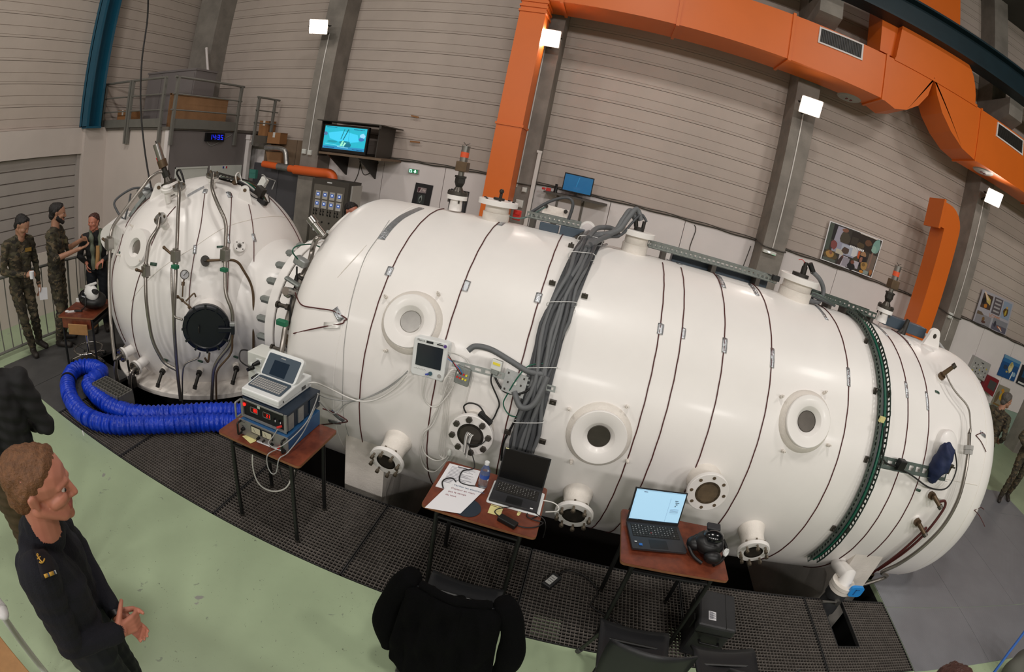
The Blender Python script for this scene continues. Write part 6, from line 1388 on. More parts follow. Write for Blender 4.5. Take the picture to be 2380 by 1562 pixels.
for (px, py) in ((648, 708), (635, 808)):
    p = X_(px, py, -2.36); q = MB(); q.cone(p, p + Vector((0.08, 0.0, 0.0)), 0.018, n=10).cone(p, p + Vector((-0.02, 0, 0)), 0.03, n=9).cone(p + Vector((0.08, 0, 0)), p + Vector((0.11, 0, 0)), 0.028, n=8); q.build('tap', 'steel_dark', np_, 40)
q = MB(); q.cone(X_(663, 676, -2.27), X_(686, 680, -2.27), 0.035, n=14); q.build('tap', 'chrome', np_, 40)
q = MB(); q.box(X_(656, 750, -2.2), (0.1, 0.05, 0.05)); q.build('green_clip', 'green_tag', np_, bevel=0.01)
q = MB(); q.tube(smooth_path([X_(692, 602, -2.3), X_(680, 585, -2.3), X_(690, 572, -2.3), X_(725, 568, -2.3), X_(752, 578, -2.25)], 6), 0.006, 6); q.build('green_lead', 'wire_green', np_, 60)
q = MB(); q.tube(smooth_path([X_(690, 620, -2.3), X_(688, 655, -2.3), X_(676, 700, -2.24), X_(675, 760, -2.22), X_(672, 840, -2.2)], 6), 0.008, 6); q.build('black_lead', 'wire_black', np_, 60)
c = on_y(788, 518, 4.6); N = Vector((-0.75, -0.2, 0.62)).normalized()
q = MB(); q.lathe(c, N, [(0.11, -0.25), (0.1, -0.05), (0.17, -0.05), (0.17, 0.0), (0.165, 0.004), (0, 0.004)], 36); fo = q.build('dome_flange', 'paint_cream', ch, 40)
X, Y_, Z = frame(N)
for i in range(8):
    t = i * math.pi / 4; p = c + (X * math.cos(t) + Y_ * math.sin(t)) * 0.135 + Z * 0.004; q = MB(); q.cone(p, p + Z * 0.004, 0.012, n=10); q.build('bolt_hole', 'steel_dark', fo)
p = on_cyl(752, 548, 0.05); q = MB(); q.cone(p, p + Vector((-0.1, -0.03, 0.1)), 0.03, n=12).cone(p + Vector((-0.08, -0.03, 0.09)), p + Vector((-0.13, -0.03, 0.13)), 0.04, n=10); tag(q.build('dome_tap', 'steel', None, 40), 'chrome tap on the upper left dome before the control cabinet', 'valve')

# ================================================================== desks and what stands on them
TOPZ = 0.755
class Basis:
    """local axes: U right, V back, W up, from an origin"""
    def __init__(s, O, U, V=None, W=(0, 0, 1)):
        s.O = Vector(O); s.U = Vector(U).normalized(); s.W = Vector(W).normalized()
        s.V = Vector(V).normalized() if V is not None else s.W.cross(s.U).normalized()
    def p(s, u, v, w): return s.O + s.U * u + s.V * v + s.W * w
    def box(s, b, u0, v0, w0, u1, v1, w1):
        P_ = [s.p(u, v, w) for w in (w0, w1) for u, v in ((u0, v0), (u1, v0), (u1, v1), (u0, v1))]
        return b.hexa(P_)
    def rslab(s, b, u0, v0, u1, v1, w0, w1, r, k=4):
        cx, cy = (u0 + u1) / 2, (v0 + v1) / 2
        return b.prism([s.p(cx + x, cy + y, w0) for x, y in rrect(u1 - u0, v1 - v0, r, k)], s.W * (w1 - w0))
    def flat_front(s, u0, w0, u1, w1, v=0.0): return Flat(s.p(u0, v, w1), s.p(u1, v, w1), s.p(u1, v, w0), s.p(u0, v, w0))
    def flat_top(s, u0, v0, u1, v1, w): return Flat(s.p(u0, v1, w), s.p(u1, v1, w), s.p(u1, v0, w), s.p(u0, v0, w))
def desk(label, O, U, w_, d_, z=TOPZ, matt='desk_brown', inset=0.09):
    B = Basis(O, U); t = thing('school_desk', label, 'desk', B.p(w_ / 2, d_ / 2, -B.O.z))
    q = MB(); B.rslab(q, 0, 0, w_, d_, z - 0.02, z, 0.025); q.build('desk_top', [matt], t)
    q = MB(); B.rslab(q, -0.0015, -0.0015, w_ + 0.0015, d_ + 0.0015, z - 0.0185, z - 0.0025, 0.026); q.build('edge_band', 'desk_edge', t)
    for u in (inset, w_ - inset):
        for v in (0.045, d_ - 0.045):
            q = MB(); q.tube(bent_path([B.p(u, v, 0.0), B.p(u, v, z - 0.05), B.p(u + (0.04 if u < w_ / 2 else -0.04), v, z - 0.022)], 0.03), 0.0155, 10); q.build('leg', 'desk_leg', t, 50)
            q = MB(); q.cone(B.p(u, v, 0.0), B.p(u, v, 0.02), 0.018, n=10); q.build('foot_cap', 'steel_dark', t)
    q = MB()
    for v in (0.045, d_ - 0.045): q.cone(B.p(inset, v, z - 0.09), B.p(w_ - inset, v, z - 0.09), 0.012, n=8)
    q.build('cross_rails', 'desk_leg', t)
    q = MB()
    for u in (inset, w_ - inset): q.cone(B.p(u, 0.045, z - 0.09), B.p(u, d_ - 0.045, z - 0.09), 0.012, n=8)
    q.build('side_rails', 'desk_leg', t)
    q = MB(); B.box(q, inset + 0.02, 0.12, z - 0.15, w_ - inset - 0.02, d_ - 0.03, z - 0.145); B.box(q, inset + 0.02, 0.12, z - 0.15, inset + 0.025, d_ - 0.03, z - 0.03); B.box(q, w_ - inset - 0.025, 0.12, z - 0.15, w_ - inset - 0.02, d_ - 0.03, z - 0.03); q.build('book_shelf', 'desk_leg', t)
    return t
desk('brown school desk carrying the stack of instruments', (-2.09, 2.03, 0), (1, 0, 0), 0.69, 0.5)
desk('brown school desk with papers, bottle and the black laptop', (-0.60, 2.095, 0), (1, 0, 0), 0.69, 0.505)
desk('brown school desk with the grey laptop and black mask', (0.597, 2.065, 0), (1, 0, 0), 0.69, 0.515)
cable_groups = 0
def cable(name, label, pts, r, matn, k=7):
    q = MB(); q.tube(smooth_path(pts, k), r, 7); return tag(q.build(name, matn, None, 60), label, 'cable')
B = Basis((-1.945, 2.106, TOPZ + 0.003), (1, 0, 0))
rk = thing('power_supply', 'lowest unit of the instrument stack, grey front with two meters and blue sides', 'instrument', B.p(0.2, 0.2, 0))
W1, H1, D1 = 0.412, 0.115, 0.42
q = MB(); B.box(q, 0.01, 0.006, 0, W1 - 0.01, D1, H1); q.build('case', 'rack_blue', rk, bevel=0.003)
q = MB(); B.box(q, 0, 0, 0.0, W1, 0.008, H1); q.build('front_panel', 'rack_alu', rk)
fp = B.flat_front(0, 0, W1, H1)
for u in (0.27, 0.5):
    q = MB(); fp.slab(q, u, 0.08, u + 0.21, 0.55, 0, 0.008); mt = q.build('meter', 'black', rk)
    q = MB(); fp.slab(q, u + 0.015, 0.12, u + 0.195, 0.5, 0.008, 0.0095); q.build('meter_scale', ink('cfc9b0'), mt)
    q = MB(); p0, p1 = fp.at(u + 0.1, 0.46, 0.01), fp.at(u + 0.06, 0.2, 0.01); q.cone(p0, p1, 0.0012, n=4); q.build('needle', 'black', mt)
for (u, v, r, mm, nm) in ((0.1, 0.55, 0.014, 'black', 'knob'), (0.42, 0.75, 0.011, 'black', 'knob'), (0.53, 0.78, 0.008, 'iron_dark', 'knob'), (0.69, 0.8, 0.012, 'black', 'knob'), (0.84, 0.78, 0.009, 'red_plastic', 'terminal'), (0.92, 0.85, 0.009, 'black', 'terminal'), (0.9, 0.68, 0.006, 'green_tag', 'terminal')):
    c = fp.at(u, v, 0); q = MB(); q.cone(c, c + fp.n * 0.022, r, r * 0.85, n=12); q.build(nm, mm, rk, 40)
for u in (0.02, W1 - 0.02):
    q = MB(); q.tube(bent_path([B.p(u, 0, 0.015), B.p(u, -0.04, 0.015), B.p(u, -0.04, H1 - 0.01), B.p(u, 0, H1 - 0.01)], 0.012), 0.007, 8); q.build('handle', 'black', rk, 50)
fp.prints([('4a4a4a', (0.06, 0.1, 0.13, 0.14)), ('4a4a4a', (0.06, 0.36, 0.1, 0.39))], rk, 0.0005)
B2 = Basis((-1.945, 2.15, TOPZ + 0.003 + H1 + 0.006), (1, 0, 0))
W2, H2, D2 = 0.385, 0.135, 0.41
rk2 = thing('readout_unit', 'middle unit of the instrument stack, black front with red digits', 'instrument', B2.p(0.2, 0.2, 0))
q = MB(); B2.box(q, 0.008, 0.004, 0.004, W2 - 0.008, D2, H2 - 0.012); q.build('case', 'rack_navy', rk2)
q = MB(); B2.box(q, 0, -0.004, H2 - 0.012, W2, D2 - 0.01, H2); q.build('lid', 'rack_navy', rk2)
q = MB(); B2.box(q, 0.004, 0.0, 0.012, W2 - 0.004, 0.006, H2 - 0.012); q.build('front_panel', 'rack_black', rk2)
fp = B2.flat_front(0, 0, W2, H2)
for r_ in ((0, 0, 0.93, 0.06), (0, 0.9, 1, 1.0)):
    q = MB(); fp.slab(q, *r_, 0.0, 0.012); q.build('trim_bar', 'rack_alu', rk2)
for u in (0.0, 0.95):
    q = MB(); fp.slab(q, u, 0, u + 0.05, 1, 0, 0.014); q.build('side_bar', 'rack_alu', rk2)
for v in (0.012, 0.13, 0.27):
    q = MB(); B2.box(q, W2 - 0.008, v, 0.01, W2 + 0.001, v + 0.06, H2 - 0.016); q.build('side_rib', 'rack_alu' if v < 0.2 else 'rack_navy', rk2)
c = fp.at(0.07, 0.32, 0.001); q = MB(); q.cone(c, c + fp.n * 0.008, 0.011, n=14); q.build('red_light', 'led_red', rk2)
for u in (0.2, 0.48):
    q = MB()
    for rr in ((u, 0.3, u + 0.17, 0.33), (u, 0.59, u + 0.17, 0.62), (u, 0.3, u + 0.008, 0.62), (u + 0.162, 0.3, u + 0.17, 0.62)): fp.slab(q, *rr, 0.001, 0.004)
    q.build('display_frame', 'rack_alu', rk2)
    q = MB(); fp.slab(q, u + 0.01, 0.33, u + 0.16, 0.59, 0.0005, 0.002); q.build('display_glass', ink('3a060a', 0.2), rk2)
q = MB()
for (u, ch_) in ((0.275, '8'), (0.32, '8')): seg_digit(q, fp.at(u, 0.55, 0.0022), Vector((1, 0, 0)), Vector((0, 0, 1)), 0.011, 0.025, ch_, 0.13, (0, -0.001, 0))
for (u, ch_) in ((0.56, '2'), (0.6, '1')): seg_digit(q, fp.at(u, 0.55, 0.0022), Vector((1, 0, 0)), Vector((0, 0, 1)), 0.01, 0.022, ch_, 0.13, (0, -0.001, 0))
q.build('digits', 'led_red', rk2)['kind'] = 'stuff'
q = MB(); fp.slab(q, 0.36, 0.09, 0.42, 0.26, 0.001, 0.003); q.build('sticker', ink('b9c4b4'), rk2)
for u in (0.72, 0.83):
    c = fp.at(u, 0.52, 0.001); q = MB(); q.cone(c, c + fp.n * 0.014, 0.008, n=10); q.build('knob', 'black', rk2); q = MB(); q.box(c + Vector((0.012, -0.004, -0.004)), (0.004, 0.004, 0.014)); q.build('knob_mark', 'paper', rk2)
c = fp.at(0.88, 0.72, 0.001); q = MB(); q.cone(c, c + Vector((-0.02, -0.03, -0.004)), 0.008, n=8); q.build('red_plug', 'red_plastic', rk2)
q = MB(); q.tube(bent_path([B2.p(-0.012, 0, 0.0), B2.p(-0.012, -0.055, 0.0), B2.p(-0.012, -0.055, H2 - 0.02), B2.p(-0.012, 0.0, H2 - 0.02)], 0.01), 0.007, 8); q.build('handle', 'rack_alu', rk2, 50)
B3 = Basis((-1.955, 2.165, 1.036 - 0.0), (1, 0, 0)); zt_ = TOPZ + 0.003 + H1 + 0.006 + H2
B3.O.z = zt_ + 0.002
ec = thing('ecg_recorder', 'white portable recorder with tilted grey screen on top of the instrument stack', 'instrument', B3.p(0.16, 0.2, 0))
q = MB()
q.prism([B3.p(0, v, w) for v, w in ((0.008, 0.0), (0.395, 0.0), (0.4, 0.02), (0.4, 0.085), (0.2, 0.085), (0.0, 0.06), (0.0, 0.012))], B3.U * 0.315); q.build('base', 'plastic_white', ec, bevel=0.008)
q = MB(); B3.box(q, -0.001, -0.001, 0.024, 0.316, 0.4, 0.0265); q.build('seam', 'panel_grey', ec)
Bk = Basis(B3.p(0.02, 0.045, 0.0665), B3.U, None, Vector((0, -0.125, 1))); Bk.V = Vector((0, 1, 0.125)).normalized()
q = MB(); Bk.rslab(q, 0.0, 0.0, 0.275, 0.14, 0.0, 0.006, 0.012); kb = q.build('keyboard', 'plastic_bluegrey', ec)
q = MB()
for r_ in range(5):
    for k in range(14): Bk.box(q, 0.012 + k * 0.018, 0.012 + r_ * 0.021, 0.006, 0.026 + k * 0.018, 0.027 + r_ * 0.021, 0.009)
q.build('keys', 'panel_grey', kb)['kind'] = 'stuff'
tilt = math.radians(48)
Bs = Basis(B3.p(0.0, 0.2, 0.08), B3.U, Vector((0, math.cos(tilt), math.sin(tilt))), Vector((0, -math.sin(tilt), math.cos(tilt))))
q = MB(); Bs.rslab(q, 0.005, 0.0, 0.31, 0.19, -0.03, 0.012, 0.03); q.build('screen_housing', 'plastic_white', ec, bevel=0.004)
q = MB(); Bs.rslab(q, 0.022, 0.008, 0.293, 0.165, 0.012, 0.0145, 0.01); q.build('screen_bezel', 'plastic_bluegrey', ec)
q = MB(); Bs.rslab(q, 0.085, 0.02, 0.215, 0.125, 0.0145, 0.0158, 0.004); q.build('screen', ink('1f2c3a', 0.2), ec)
q = MB(); Bs.rslab(q, 0.13, 0.145, 0.17, 0.151, 0.0145, 0.0152, 0.002); q.build('badge', 'panel_grey', ec)
q = MB(); B3.box(q, 0.314, 0.27, 0.02, 0.317, 0.32, 0.045); q.build('side_label', ink('555555'), ec)
q = MB(); B3.box(q, 0.314, 0.05, 0.028, 0.317, 0.058, 0.042); q.build('side_slot', 'black', ec)
f_ = B3.flat_top(0.03, 0.01, 0.2, 0.04, 0.064);
for (c4, mm, lab) in ((((572, 1013), (598, 1020), (606, 1012), (585, 1028)), 'paper_yellow', 'cream paper note sticking out under the instrument stack'), (((606, 1021), (656, 1044), (658, 1050), (598, 1028)), 'paper', 'long white strip of paper before the instrument stack')):
    a, b, c, d = [on_z(x, y, TOPZ + 0.002) for x, y in c4]
    if mm == 'paper_yellow': pts = [on_z(x, y, TOPZ + 0.003) for x, y in ((563, 1014), (580, 1010), (599, 1018), (594, 1026), (582, 1031))]
    else: pts = [on_z(x, y, TOPZ + 0.003) for x, y in ((601, 1018), (661, 1044), (659, 1051), (596, 1027))]
    q = MB(); q.prism(pts, (0, 0, 0.0015)); tag(q.build('paper_note', mm), lab, 'paper')
c0 = B2.p(0.35, -0.02, 0.03)
cable('test_lead', 'grey lead looping from the red plug round the stack', [B2.p(0.33, -0.035, 0.03), B2.p(0.3, -0.05, -0.03), B.p(0.3, -0.06, 0.07), B.p(0.36, -0.06, 0.06), B.p(0.42, -0.01, 0.1), B.p(0.45, 0.16, 0.16), B.p(0.43, 0.3, 0.22), B2.p(0.4, 0.35, 0.13)], 0.004, 'wire_grey')
cable('test_lead', 'grey lead hanging over the front right corner of the instrument desk', [B2.p(0.41, 0.3, 0.06), B.p(0.44, 0.15, 0.1), B.p(0.42, -0.01, 0.02), B.p(0.40, -0.085, 0.005), B.p(0.38, -0.1, -0.1), B.p(0.34, -0.1, -0.13), B.p(0.31, -0.1, -0.08), B.p(0.31, -0.09, 0.0), B.p(0.34, -0.03, 0.02)], 0.004, 'wire_grey')
cable('looped_cable', 'white cord looping below the instrument desk', [(-1.9, 2.2, 0.68), (-1.92, 2.18, 0.45), (-1.88, 2.18, 0.3), (-1.78, 2.2, 0.26), (-1.66, 2.22, 0.33), (-1.6, 2.24, 0.47), (-1.58, 2.26, 0.62)], 0.006, 'wire_white')
cable('looped_cable', 'black cord looping below the instrument desk', [(-1.74, 2.3, 0.62), (-1.76, 2.3, 0.45), (-1.72, 2.28, 0.34), (-1.64, 2.28, 0.34), (-1.6, 2.3, 0.5)], 0.005, 'wire_black')
ew = B3.p(0.31, 0.35, 0.04); nm_ = on_cyl(955, 868, 0.12)
cable('signal_cable', 'white cable sagging from the recorder to the monitor on the chamber', [ew, ew + Vector((0.06, 0.02, 0.015)), on_cyl(770, 905, 0.16), on_cyl(825, 930, 0.09), on_cyl(870, 930, 0.07), on_cyl(915, 905, 0.08), on_cyl(945, 872, 0.1)], 0.006, 'wire_white')
cable('signal_cable', 'upper grey cable sagging from the stack to the monitor', [B2.p(0.39, 0.36, 0.13), on_cyl(760, 925, 0.22), on_cyl(810, 932, 0.1), on_cyl(860, 922, 0.07), on_cyl(910, 897, 0.08), on_cyl(948, 862, 0.1)], 0.0045, 'wire_grey')
cable('signal_cable', 'lower grey cable sagging from the stack to the monitor', [B2.p(0.39, 0.38, 0.06), on_cyl(770, 960, 0.18), on_cyl(785, 957, 0.08), on_cyl(805, 938, 0.06), on_cyl(850, 925, 0.06), on_cyl(900, 900, 0.07), on_cyl(946, 866, 0.1)], 0.0045, 'wire_grey')
q = MB()
for pl in (((750, 950), (778, 960), (806, 977), (800, 982), (770, 985), (745, 988)),): q.tube(smooth_path([on_cyl(a, b, 0.006) for a, b in pl], 6), 0.005, 6)
q.build('heating_wire', 'wire_red', ch); patch(785, 966, 0.13, 0.04, 'tape', -0.6); patch(778, 980, 0.12, 0.035, 'tape', 0.2)
B4 = Basis(on_y(575, 816, 2.86), (1, 0, 0)); B4.O.z = 0; zt4 = on_y(575, 816, 2.86).z
sb = thing('socket_cabinet', 'pale grey box with black plugs behind the instrument stack', 'cabinet', B4.p(0.15, 0.1, 0))
wb_ = on_y(668, 842, 2.86).x - B4.O.x
q = MB(); B4.box(q, 0, 0, 0.25, wb_, 0.2, zt4); q.build('case', 'plastic_offwhite', sb, bevel=0.006)
q = MB(); B4.box(q, 0.02, 0.03, 0, 0.06, 0.07, 0.25); q.build('leg', 'rail_grey', sb)
q = MB(); B4.box(q, wb_ - 0.06, 0.03, 0, wb_ - 0.02, 0.07, 0.25); q.build('leg', 'rail_grey', sb)
for (px, py) in ((602, 842), (589, 853), (600, 873)):
    c = on_y(px, py, 2.86); q = MB(); q.box(c, (0.06, 0.012, 0.06)); so = q.build('socket', 'plastic_white', sb); q = MB(); q.cone(c, c + Vector((-0.02, -0.06, -0.01)), 0.022, 0.015, n=10); q.build('plug', 'black', so, 40)
cable('mains_lead', 'black lead curving from the plug box towards the sphere', [on_y(587, 855, 2.8), on_y(570, 848, 2.8), on_y(557, 835, 2.85), on_y(560, 815, 2.9), on_y(575, 814, 3.0)], 0.006, 'wire_black')

mc = [on_y(974, 788, 2.84), on_y(1052, 805, 2.84), on_y(1030, 888, 2.84), on_y(953, 868, 2.84)]
mU = (mc[1] - mc[0]); mV = (mc[3] - mc[0])
U_ = mU.normalized(); Wd = Vector((0, 0.2, 1)).normalized()
Bm = Basis(mc[3], Vector((1, 0, 0.02)), None, Vector((-0.04, 0.1, 1)))
mw, mh = 0.245, 0.27
Bm.V = Bm.W.cross(Bm.U).normalized()
mo = thing('patient_monitor', 'white patient monitor with dark square screen hung on the chamber', 'monitor', Bm.p(mw / 2, 0, 0))
f_ = Bm.flat_front(0, 0, mw, mh)
def rfront(b, B_, u0, w0, u1, w1, v0, v1, r): return b.prism([B_.p((u0 + u1) / 2 + x, v0, (w0 + w1) / 2 + y) for x, y in rrect(u1 - u0, w1 - w0, r, 5)], B_.V * (v1 - v0))
q = MB(); rfront(q, Bm, 0, 0, mw, mh, 0, 0.09, 0.025); q.build('casing', 'plastic_white', mo, 40, bevel=0.006)
q = MB(); rfront(q, Bm, 0.03, 0.075, mw - 0.03, mh - 0.04, -0.002, 0.001, 0.004); q.build('screen', 'screen_dark', mo)
lettering('Narco', f_, 0.1, 0.09, 0.016, ink('3c3c3c'), mo, d=0.0008, depth=0.0004)
f_.prints([('222326', (0.37, 0.04, 0.57, 0.1)), ('2d2d30', (0.68, 0.06, 0.86, 0.09)), ('5a5a5a', (0.72, 0.03, 0.8, 0.045))], mo, 0.0006)
c = f_.at(0.92, 0.08, 0); q = MB(); q.cone(c, c + f_.n * 0.006, 0.011, n=16); q.build('purple_button', ink('5b3f8c'), mo)
c = f_.at(0.6, 0.86, 0); q = MB(); q.cone(c, c + f_.n * 0.012, 0.014, n=16); q.build('socket', ink('3b5a66'), mo); q = MB(); q.cone(c, c + f_.n * 0.02 + Vector((-0.03, 0, -0.012)), 0.007, n=8); q.build('blue_plug', ink('2b3f9c'), mo)
c = f_.at(0.86, 0.87, 0); q = MB(); q.cone(c, c + f_.n * 0.005, 0.014, n=16); q.build('speaker', 'panel_grey', mo)
wv = MB(); wv.tube([f_.at(0.1 + 0.035 * k, 0.8 + 0.02 * math.sin(k * 2.6), 0.001) for k in range(11)], 0.0012, 4); wv.build('wave_print', 'panel_grey', mo)
for u in (0.05, 0.9):
    q = MB(); q.ball(Bm.p(mw * u, 0.03, -0.004), 0.012, 8, 6); q.build('foot', 'plastic_white', mo)
q = MB(); q.box(Bm.p(mw / 2, 0.12, mh * 0.6), (0.06, 0.1, 0.08)); q.build('mount', 'galv', mo)
cable('sensor_cable', 'white cable hanging in a loop from the blue plug of the monitor', [f_.at(0.52, 0.9, 0.03), f_.at(0.5, 1.1, 0.02), on_cyl(984, 920, 0.05), on_cyl(998, 943, 0.03), on_cyl(1020, 942, 0.03), on_cyl(1050, 905, 0.03), on_cyl(1063, 870, 0.05)], 0.005, 'wire_white')
cable('sensor_cable', 'white cable arching over from the monitor down beside the terminal block', [f_.at(1.0, 0.22, -0.02), on_cyl(1062, 823, 0.05), on_cyl(1085, 838, 0.04), on_cyl(1098, 870, 0.02), on_cyl(1092, 900, 0.01), on_cyl(1078, 950, 0.008), on_cyl(1060, 1000, 0.006)], 0.004, 'wire_white')
cable('tangled_lead', 'white lead looping left of the bolted nozzle', [on_cyl(1040, 890, 0.02), on_cyl(1010, 980, 0.02), on_cyl(983, 1010, 0.03), on_cyl(985, 1050, 0.04), on_cyl(1010, 1070, 0.05), on_cyl(1035, 1065, 0.06), on_cyl(1045, 1045, 0.06)], 0.005, 'wire_white')
cable('tangled_lead', 'second white lead looping lower left of the bolted nozzle', [on_cyl(1048, 890, 0.015), on_cyl(1000, 985, 0.015), on_cyl(977, 1045, 0.03), on_cyl(985, 1085, 0.05), on_cyl(1008, 1097, 0.07), on_cyl(1030, 1080, 0.07), on_cyl(1045, 1060, 0.06)], 0.005, 'wire_white')
for k in range(4):
    cable('electrode_lead', ('first', 'second', 'third', 'fourth')[k] + ' thin clear lead hanging between monitor and bolted nozzle', [on_cyl(1040 + 4 * k, 880, 0.03), on_cyl(1034 + 4 * k, 930, 0.01), on_cyl(1026 + 4 * k, 1000, 0.012), on_cyl(1020 + 5 * k, 1050, 0.02), on_cyl(1030 + k, 1068, 0.05)], 0.0022, 'tape_clear')
q = MB(); c = on_cyl(1045, 1053, 0.07); q.ball(c, 0.03, 12, 8, (0.6, 0.5, 1.0)); tag(q.build('connector_lump', 'plastic_offwhite', None, 60), 'white connector hanging at lower left of the bolted nozzle', 'connector')
slotted([on_cyl(1052 + 24 * i, 836 + 6.2 * i, 0.04) for i in range(11)], [on_cyl(1050 + 24 * i, 851 + 6.2 * i, 0.04) for i in range(11)], 'slotted_bar', 'galv', ch)
Bt = Basis(on_cyl(1058, 868, 0.07), Vector((1, 0, -0.12)), None, Vector((0.0, 0.25, 1)))
tb = thing('terminal_block', 'grey terminal block with coloured plugs right of the monitor', 'terminal block', Bt.O)
q = MB(); Bt.box(q, 0, -0.0, -0.06, 0.1, 0.05, 0.06); q.build('body', 'galv', tb, bevel=0.004)
for r_ in range(2):
    for k in range(4):
        mm = (('wire_white', 'wire_black', 'led_red', 'sticker_yellow'), ('red_plastic', 'red_plastic', 'sticker_yellow', 'sticker_yellow'))[r_][k]
        p = Bt.p(0.02 + 0.02 * k, 0, 0.015 - 0.03 * r_); q = MB(); q.cone(p, p - Bt.V * 0.015, 0.007, n=10); q.build('plug', 'red_plastic' if mm == 'led_red' else mm, tb)
for k in range(5):
    p = Bt.p(0.004 - 0.006 * k, -0.01, 0.03 - 0.015 * k); q = MB(); q.tube(smooth_path([p, p + Vector((-0.03, -0.03, -0.005)), p + Vector((-0.045, -0.025, -0.06 - 0.02 * k))], 5), 0.007, 8); q.build('white_lead', 'wire_white', tb, 60)
for k, mm in enumerate(('wire_black', 'red_plastic', 'blue_plastic')):
    p = Bt.p(0.03 + 0.012 * k, -0.012, 0.015); q = MB(); q.tube(smooth_path([p, p + Vector((-0.03, -0.02, 0.05)), f_.at(1.0, 0.3 + 0.05 * k, -0.03)], 5), 0.0025, 6); q.build('thin_lead', mm, tb)
Bx = Basis(on_cyl(1140, 850, 0.07), Vector((1, 0, -0.1)), None, Vector((0, 0.25, 1)))
xb_ = thing('small_switch_box', 'small white box with a yellow sticker on the slotted bar', 'box', Bx.O)
q = MB(); Bx.box(q, 0, 0, -0.02, 0.075, 0.05, 0.05); q.build('case', 'plastic_offwhite', xb_, bevel=0.006)
q = MB(); Bx.box(q, 0.012, -0.002, 0.015, 0.062, 0.001, 0.032); q.build('sticker', 'sticker_yellow', xb_)
q = MB(); Bx.box(q, 0.01, 0, -0.05, 0.06, 0.05, -0.02); q.build('gland', 'galv', xb_, bevel=0.004)
Bg = Basis(on_cyl(1168, 893, 0.06), Vector((1, 0, -0.15)), None, Vector((0.03, 0.3, 1)))
mp_ = thing('metal_plate', 'galvanised square plate with slots below the white switch box', 'plate', Bg.O)
q = MB(); Bg.box(q, 0, 0, -0.04, 0.155, 0.006, 0.11); q.build('plate', 'galv_light', mp_)
q = MB(); Bg.box(q, 0.065, -0.012, 0.025, 0.09, 0.0, 0.05); q.build('knob', 'plastic_offwhite', mp_, bevel=0.004)
for (u, w_) in ((0.02, 0.09), (0.13, 0.09), (0.02, -0.02), (0.13, -0.02), (0.03, 0.03), (0.12, 0.04)):
    q = MB(); Bg.box(q, u - 0.006, -0.001, w_ - 0.01, u + 0.006, 0.001, w_ + 0.004); q.build('slot', 'iron_dark', mp_)
cable('green_wire', 'green wire looping beside the grey hose bundle', [on_cyl(1265, 845, 0.06), on_cyl(1230, 850, 0.07), on_cyl(1205, 875, 0.08), on_cyl(1180, 915, 0.05), on_cyl(1170, 940, 0.04), on_cyl(1185, 965, 0.04), on_cyl(1210, 965, 0.04), on_cyl(1235, 930, 0.05), on_cyl(1250, 880, 0.07)], 0.0045, 'wire_green')
cable('black_cable', 'black cable dropping from the white switch box to the bolted nozzle', [Bx.p(0.02, 0.02, -0.05), on_cyl(1142, 890, 0.04), on_cyl(1160, 935, 0.02), on_cyl(1155, 955, 0.02), on_cyl(1145, 975, 0.03), on_cyl(1135, 976, 0.06), on_cyl(1115, 945, 0.06), on_cyl(1092, 937, 0.05), on_cyl(1078, 945, 0.04), on_cyl(1084, 962, 0.03)], 0.0055, 'wire_black')
cable('black_cable', 'thick black cable curving under the galvanised plate', [Bx.p(0.05, 0.03, -0.05), on_cyl(1152, 880, 0.03), on_cyl(1170, 908, 0.03), on_cyl(1200, 916, 0.05), on_cyl(1230, 905, 0.06), on_cyl(1252, 875, 0.06)], 0.008, 'wire_black')
cable('black_cable', 'black cable running down left of the hose bundle', [on_cyl(1242, 880, 0.05), on_cyl(1215, 940, 0.02), on_cyl(1190, 990, 0.015), on_cyl(1170, 1030, 0.015), on_cyl(1165, 1070, 0.02)], 0.008, 'wire_black')
p = on_cyl(1128, 972, 0.12); q = MB(); q.box(p, (0.11, 0.04, 0.03), Matrix.Rotation(0.55, 3, 'Y')); tag(q.build('tablet_clip', 'black', None, bevel=0.005), 'black clip on the upper right edge of the bolted nozzle', 'clip')
cable('black_cable', 'thin black cable from the bolted nozzle down to the papers', [c2 + Vector((0.12, 0.0, 0.02)), c2 + Vector((0.08, -0.03, -0.03)), c2 + Vector((0.0, -0.03, -0.05)), on_cyl(1090, 1035, 0.18), on_z(1103, 1085, 0.78), on_z(1075, 1095, TOPZ + 0.012), on_z(1068, 1118, TOPZ + 0.012), on_z(1085, 1127, TOPZ + 0.012), on_z(1105, 1130, TOPZ + 0.012)], 0.004, 'wire_black')

def sheet(c4, z, lab, items=None, mm='paper', n_=1):
    P_ = [on_z(x, y, z) for x, y in c4]; q = MB(); q.prism(P_, (0, 0, 0.0012 * n_)); o = tag(q.build('paper_sheet', mm), lab, 'paper')
    f = Flat(*[p + Vector((0, 0, 0.0012 * n_)) for p in P_])
    if f.n.z < 0: f.n = -f.n
    if items: f.prints(items, o, 0.0004, 0.0003)
    return o, f
ln = [('8a8890', (0.12, 0.1 + 0.055 * k, 0.12 + (0.75, 0.6, 0.7, 0.4)[k % 4], 0.112 + 0.055 * k)) for k in range(13)] + [('3c3a44', (0.3, 0.06, 0.62, 0.085))]
sheet(((1045, 1078), (1116, 1096), (1095, 1152), (1012, 1131)), TOPZ + 0.002, 'printed sheets lying at the back left of the middle desk', ln, n_=4)
o, f = sheet(((1054, 1116), (1127, 1138), (1070, 1194), (987, 1180)), TOPZ + 0.009, 'white sheet with handwritten red and blue notes on the middle desk')
for k, (tx, hx) in enumerate((('. Verifier les electrodes', '3a5a78'), ('  Capteur en main', '8a4a52'), ('  pas le temps', '8a3f48'), ('  du tout', '8a3f48'))):
    lettering(tx, f, 0.08 + 0.01 * k, 0.16 + 0.115 * k, 0.0165, ink(hx), o, d=0.0006, depth=0.0002)
